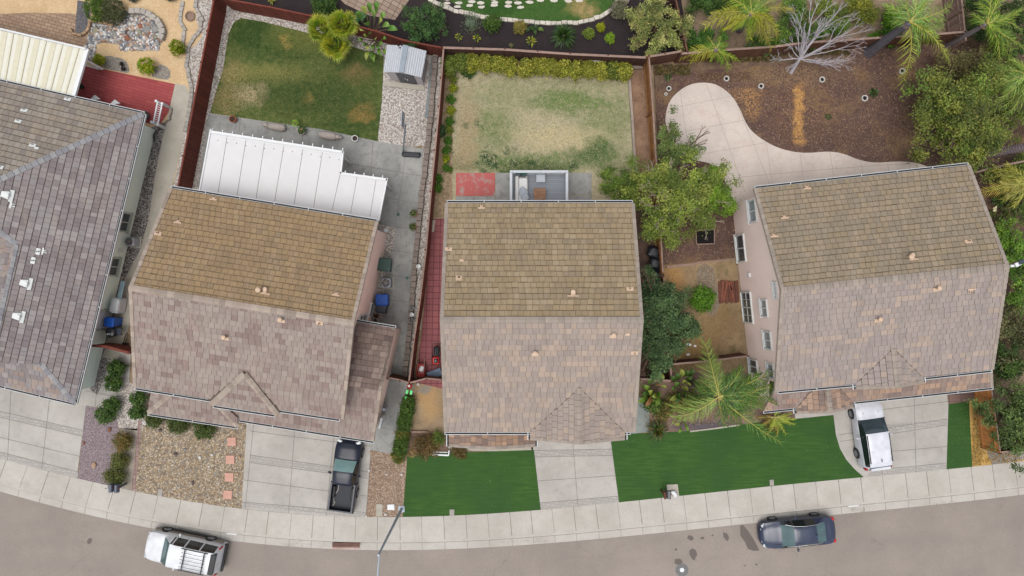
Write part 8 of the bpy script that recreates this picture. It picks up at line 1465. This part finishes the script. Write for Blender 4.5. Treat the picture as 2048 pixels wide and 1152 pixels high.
def car(label, ctr, ang, col, st, kinds, glass, wb, wx, wr=.33, cat='car', name='parked_car', glassmat_=None, side=None, z=0, ex=None, interp=5):
    """st rows: x, belt half width, belt z, top half width, top z, sill half width"""
    P = G(*ctr, z); P.z = z; t = thing(name, label, cat, tuple(P), ang, world=False); A = np.array(st, float); GM = glassmat_ or CGL
    rows = []; kk = []; sd = []
    for i in range(len(A) - 1):
        for j in range(interp):
            u = j / interp; p0, p1, p2, p3 = A[max(i - 1, 0)], A[i], A[i + 1], A[min(i + 2, len(A) - 1)]; cr = .5 * ((2 * p1) + (-p0 + p2) * u + (2 * p0 - 5 * p1 + 4 * p2 - p3) * u * u + (-p0 + 3 * p1 - 3 * p2 + p3) * u ** 3); li = p1 * (1 - u) + p2 * u
            v = .45 * cr + .55 * li; v[0] = li[0]; rows.append(v); kk.append(kinds[i]); sd.append(side[i] if side else glass[i])
    rows.append(A[-1]); sec = []
    for x, b, zb, r_, zr, s_ in rows:
        half = [(s_ * .96, .2), (s_, .42), (b, zb * .62), (b * 1.0, zb - .08), (b * .965, zb), (r_, zr - .035), (r_ * .88, zr), (r_ * .5, zr + .02), (0, zr + .03)]
        sec.append([(x, y, q) for y, q in half] + [(x, -y, q) for y, q in half[-2::-1]])
    n = len(sec[0]); body, top, sg, bases = MB(), {}, MB(), None
    def put(mbk, i, j): mbk.face([sec[i][j], sec[i + 1][j], sec[i + 1][j + 1], sec[i][j + 1]])
    ws, rs, roofm = MB(), MB(), MB()
    V = [p for s_ in sec for p in s_]
    def idxmesh(m, fs):
        used = sorted({k for f in fs for k in f}); mp = {k: i for i, k in enumerate(used)}; m.v = [V[k] for k in used]; m.f = [tuple(mp[k] for k in f) for f in fs]; m.m = [0] * len(fs); m.t = [(1, 1, 1)] * len(fs)
    fb, fw, fr, fs_l, fs_r = [], [], [], [], []
    for i in range(len(sec) - 1):
        for j in range(n - 1):
            f = (i * n + j, i * n + j + 1, (i + 1) * n + j + 1, (i + 1) * n + j); jj = min(j, n - 2 - j)
            if kk[i] == 'wind' and jj >= 5: fw.append(f)
            elif kk[i] == 'rear' and jj >= 5: fr.append(f)
            elif sd[i] and jj == 4: (fs_l if j < n / 2 else fs_r).append(f)
            else: fb.append(f)
    fb.append(tuple(range(n))[::-1]); fb.append(tuple((len(sec) - 1) * n + k for k in range(n)))
    for i in range(len(sec) - 1): fb.append((i * n, (i + 1) * n, (i + 1) * n + n - 1, i * n + n - 1))
    m = MB(); idxmesh(m, fb); o = part('body', m, col, t, True)
    md = o.modifiers.new('edges', 'EDGE_SPLIT'); md.split_angle = math.radians(38)
    for nm, fs, mt in (('windscreen', fw, GM), ('rear_window', fr, GM), ('side_window', fs_l, CGD), ('side_window', fs_r, CGD)):
        if fs: m = MB(); idxmesh(m, fs); part(nm, m, mt, t, True)
    for x in wx:
        for sg_ in (-1, 1): wheel(t, x, sg_ * (wb - .065), wr, wr, .23, sg_)
    def tb(x): k = int(np.argmin(np.abs(np.array([r[0] for r in rows]) - x))); return rows[k]
    for sg_ in (-1, 1):         # mirrors
        xm = [s[0] for s, k in zip(A, kinds + ['']) if k == 'wind'][-1 if A[0][0] < A[-1][0] else 0]; r = tb(xm - .25); m = MB(); cushion(m, (xm - .3, sg_ * (r[1] + .14), r[2] + .04), (.12, .22, .14), .04, sg_ * -.25); m.bar((xm - .28, sg_ * (r[1] - .02), r[2] + .02), (xm - .3, sg_ * (r[1] + .08), r[2] + .02), .04, .04); part('mirror', m, col, t)
    return t, rows, tb
def lamp_pair(t, name, x, y, z, sz, mat, rz=0):
    for sg_ in (-1, 1): m = MB(); cushion(m, (x, sg_ * y, z), sz, min(sz) * .35, -sg_ * rz); part(name, m, mat, t)
# black sedan. x grows towards the nose
st = [(-2.44, .4, .72, .3, .76, .42), (-2.38, .62, .82, .5, .86, .66), (-2.26, .78, .9, .62, .96, .78), (-2.05, .86, .96, .66, 1.02, .86), (-1.68, .89, .97, .66, 1.05, .88), (-1.0, .905, .95, .57, 1.38, .9), (-.5, .91, .94, .56, 1.43, .91), (.1, .91, .92, .56, 1.42, .91), (.45, .91, .91, .6, 1.36, .91), (1.15, .905, .88, .7, .98, .9), (1.6, .89, .82, .66, .9, .89), (2.05, .84, .76, .6, .82, .85), (2.24, .74, .7, .5, .76, .76), (2.36, .58, .62, .4, .67, .6), (2.43, .34, .52, .22, .56, .36)]
kd = ['deck', 'deck', 'deck', 'deck', 'rear', 'roof', 'roof', 'roof', 'wind', 'hood', 'hood', 'nose', 'nose', 'nose']; sdw = [0, 0, 0, 0, 0, 1, 1, 1, 1, 0, 0, 0, 0, 0]
BLACKSKY = paint('paint_black_sky_tint', c(40, 50, 76), .3, .0)  # black car; the sky's blue reflection is painted into its base colour
t, rows, tb = car('black sedan parked at the kerb', (1586, 1057), math.radians(185.8), BLACKSKY, st, kd, sdw, .91, (1.42, -1.35), side=sdw, z=ZS)
lamp_pair(t, 'headlight', 2.16, .66, .68, (.3, .22, .1), HEADL, .5); lamp_pair(t, 'taillight', -2.26, .7, .86, (.24, .26, .12), TAILL, .5)
m = MB(); m.bar((2.33, -.45, .66), (2.33, .45, .66), .08, .06); part('grille', m, CHR, t); m = MB(); m.box((-.95, 0, 1.46), (.16, .03, .03)); part('antenna', m, TRIM, t)
for s_ in (-1, 1): m = MB(); m.bar((1.62, s_ * .55, .925), (1.1, s_ * .6, 1.0), .02, .01); part('hood_crease', m, TRIM, t); m = MB(); pts = [(-1.5, .62, 1.1), (-1.0, .615, 1.37), (-.3, .605, 1.42), (.4, .64, 1.36), (.9, .72, 1.12)]; [m.bar((a[0], s_ * a[1], a[2]), (b[0], s_ * b[1], b[2]), .02, .015) for a, b in zip(pts[:-1], pts[1:])]; part('window_trim', m, CHR, t)
# silver crossover
st = [(-2.25, .74, .8, .62, 1.0, .76), (-2.2, .8, 1.04, .66, 1.2, .82), (-1.98, .85, 1.12, .7, 1.52, .88), (-1.6, .88, 1.14, .72, 1.6, .9), (-.8, .91, 1.14, .74, 1.65, .92), (-.2, .92, 1.1, .74, 1.65, .92), (.2, .92, 1.06, .74, 1.6, .92), (1.02, .91, 1.02, .77, 1.14, .91), (1.7, .88, .94, .7, 1.04, .9), (2.06, .8, .82, .58, .92, .84), (2.22, .62, .7, .44, .78, .66), (2.3, .36, .58, .26, .64, .4)]
kd = ['back', 'rear', 'roof', 'roof', 'roof', 'roof', 'wind', 'hood', 'hood', 'nose', 'nose']; sdw = [0, 0, 1, 1, 1, 1, 1, 0, 0, 0, 0]
SILV = paint('paint_silver', c(212, 214, 222), .35, .0)
t, rows, tb = car('silver white crossover parked on the right driveway', (1730, 861.5), math.radians(97.9), SILV, st, kd, sdw, .92, (1.32, -1.28), .36, side=sdw, glassmat_=glassmat('car_glass_grey', c(52, 66, 72), .06))
lamp_pair(t, 'headlight', 2.06, .68, .82, (.36, .18, .1), HEADL, .6); lamp_pair(t, 'taillight', -2.16, .78, 1.0, (.16, .16, .4), TAILL, .2)
for s_ in (-1, 1): m = MB(); m.bar((-1.7, s_ * .69, 1.66), (.1, s_ * .7, 1.66), .05, .04); part('roof_rail', m, TRIM, t); m = MB(); m.bar((1.35, s_ * .5, 1.11), (2.0, s_ * .44, .96), .03, .012); part('hood_crease', m, plain('seam_silver', c(160, 164, 172), .3), t)
m = MB(); m.bar((-2.16, -.62, 1.42), (-2.16, .62, 1.42), .16, .04); part('spoiler', m, SILV, t); m = MB(); cushion(m, (-1.55, 0, 1.69), (.2, .05, .05), .02); part('antenna', m, TRIM, t); m = MB(); m.bar((2.2, -.5, .7), (2.2, .5, .7), .1, .12); part('grille', m, TRIM, t)
# black pickup
st = [(-.55, .8, 1.02, .58, 1.5, .82), (-.45, .8, 1.02, .6, 1.6, .82), (0, .81, 1.02, .61, 1.64, .82), (.35, .82, 1.02, .62, 1.61, .83), (.98, .83, 1.0, .7, 1.14, .84), (1.2, .84, .99, .7, 1.1, .84), (1.7, .84, .94, .66, 1.04, .84), (2.05, .78, .86, .58, .94, .8), (2.2, .62, .76, .46, .84, .66), (2.28, .38, .66, .3, .7, .42)]
kd = ['back', 'roof', 'roof', 'wind', 'hood', 'hood', 'hood', 'nose', 'nose']; sdw = [0, 1, 1, 1, 0, 0, 0, 0, 0]; PBK = paint('paint_black', c(24, 30, 48), .3, .0, .2, .1)
t, rows, tb = car('black pickup truck with open bed on the left driveway', (696.5, 941), math.radians(82.5), PBK, st, kd, sdw, .84, (1.38, -1.27), .36, cat='pickup truck', name='pickup_truck', glassmat_=glassmat('car_glass_sunshade', c(120, 150, 150), .12), side=sdw)
m = MB(); L0, L1, w_, zt = -2.42, -.56, .82, 1.05
m.box(((L0 + L1) / 2, 0, .52), (L1 - L0, 1.5, .06)); bed = part('bed_floor', m, plain('bed_liner', c(40, 44, 54), .6), t)
for s_ in (-1, 1):
    m = MB(); pr = [(s_ * .84, .35), (s_ * .86, .6), (s_ * .84, .95), (s_ * .8, zt), (s_ * .7, zt), (s_ * .69, .5), (s_ * .69, .35)]; vs = [(x, y, q) for x in (L0, L1) for y, q in pr]; n = len(pr); m.mesh(vs, [(k, (k + 1) % n, (k + 1) % n + n, k + n) for k in range(n)] + [tuple(range(n)), tuple(range(n, 2 * n))]); part('bed_side', m, PBK, t)
    m = MB(); cushion(m, (-1.27, s_ * .6, .66), (.8, .2, .26), .06); part('wheel_arch', m, TRIM, t)
m = MB(); m.box((L0 + .03, 0, .72), (.07, 1.6, .6)); part('tailgate', m, PBK, t); m = MB(); m.box((L0 - .1, 0, .5), (.16, 1.6, .12)); part('rear_bumper', m, TRIM, t); m = MB(); m.box((L1 - .01, 0, .85), (.05, 1.5, .5)); part('cab_back', m, PBK, t)
m = MB(); m.box((L1 + .06, 0, 1.3), (.03, 1.0, .26)); part('rear_window', m, CGD, t)
lamp_pair(t, 'headlight', 2.1, .6, .88, (.18, .34, .12), HEADL, .4); lamp_pair(t, 'taillight', L0 + .02, .78, .8, (.06, .12, .3), TAILL); m = MB(); m.box((2.2, 0, .5), (.16, 1.1, .14)); part('front_bumper', m, TRIM, t); m = MB(); m.box((2.36, 0, .68), (.03, .34, .14)); part('number_plate', m, PLATE, t)
rp = MB(); pp = [(-.75, .45), (-.85, .36), (-1.2, .38), (-1.45, .52), (-1.8, .58), (-2.1, .5), (-2.2, .56), (-1.95, .46), (-2.25, .6)]
M_ = t.matrix_basis.copy() if False else Matrix.Translation(t.location) @ Matrix.Rotation(math.radians(82.5), 4, 'Z')
for a, b in zip(pp[:-1], pp[1:]): rp.tube(M_ @ Vector((*a, .58)), M_ @ Vector((*b, .58)), .02, n=5)
solo('rope', rp, plain('rope_pale', c(200, 190, 184), .8), 'pale rope lying in the open pickup bed', 'rope', tuple(M_ @ Vector((-1.5, .5, .57))))
# white and grey SUV with roof rack
st = [(-2.48, .86, 1.0, .66, 1.2, .9), (-2.42, .9, 1.12, .68, 1.6, .93), (-2.25, .93, 1.14, .7, 1.82, .95), (-1.6, .95, 1.13, .71, 1.87, .97), (-.6, .97, 1.12, .72, 1.88, .98), (.3, .97, 1.1, .72, 1.86, .98), (.62, .97, 1.1, .74, 1.78, .98), (1.22, .96, 1.08, .82, 1.2, .97), (1.9, .94, 1.03, .76, 1.14, .95), (2.28, .88, .96, .68, 1.05, .9), (2.44, .74, .86, .56, .94, .76), (2.5, .5, .76, .4, .8, .52)]
kd = ['back', 'rear', 'roof', 'roof', 'roof', 'roof', 'wind', 'hood', 'hood', 'nose', 'nose']; sdw = [0, 0, 1, 1, 1, 1, 0, 0, 0, 0, 0]; WSUV = paint('paint_white', c(222, 224, 228), .3, .0)
t, rows, tb = car('white sport utility vehicle with black roof rack parked at the kerb', (380, 1093), math.radians(168.3), WSUV, st, kd, sdw, .97, (1.5, -1.4), .39, cat='suv', name='parked_suv', side=sdw, z=ZS)
lamp_pair(t, 'headlight', 2.34, .74, .92, (.16, .26, .14), HEADL, .3); lamp_pair(t, 'taillight', -2.42, .86, 1.15, (.1, .12, .5), TAILL)
for s_ in (-1, 1):
    m = MB(); m.bar((-1.95, s_ * .68, 1.99), (-.25, s_ * .68, 1.99), .05, .05); part('rack_rail', m, TRIM, t)
    m = MB(); m.box((0, s_ * 1.02, .34), (2.2, .16, .08)); part('side_step', m, TRIM, t); m = MB(); m.bar((-2.3, s_ * .975, .7), (2.2, s_ * .985, .7), .05, .28); part('body_cladding', m, plain('cladding_taupe', c(150, 138, 128), .5), t)
for x in (-1.75, -.5): m = MB(); m.bar((x, -.7, 2.02), (x, .7, 2.02), .05, .05); part('rack_bar', m, TRIM, t)
for y in (-.45, -.22, 0, .22, .45): m = MB(); m.bar((-1.9, y, 2.03), (-.3, y, 2.03), .025, .02); part('rack_slat', m, TRIM, t)
for x in (-1.35, -.35, .45):
    for s_ in (-1, 1): m = MB(); m.bar((x, s_ * .96, 1.13), (x, s_ * .74, 1.83), .08, .02); part('pillar', m, WSUV, t)
m = MB(); m.box((-2.52, 0, .55), (.2, 1.8, .2)); part('rear_bumper', m, TRIM, t); m = MB(); cushion(m, (-2.3, 0, 1.88), (.35, 1.3, .05), .02); part('spoiler', m, TRIM, t)
# ---------------------------------------------------------------- flagstone labels: where each lies in its row
fs_ = [o for o in bpy.data.objects if o.name.startswith('flagstone')]; fs_.sort(key=lambda o: o.get('row_', 0))
for rw, rn in enumerate(['row farthest from the black mulch', 'middle row', 'row nearest the black mulch']):
    q_ = sorted([o for o in fs_ if o['row_'] == rw], key=lambda o: o.location.x)
    for i, o in enumerate(q_): o['label'] = '%s pale flagstone from the left in the %s' % (ordn[i], rn)
for o in fs_: del o['row_']
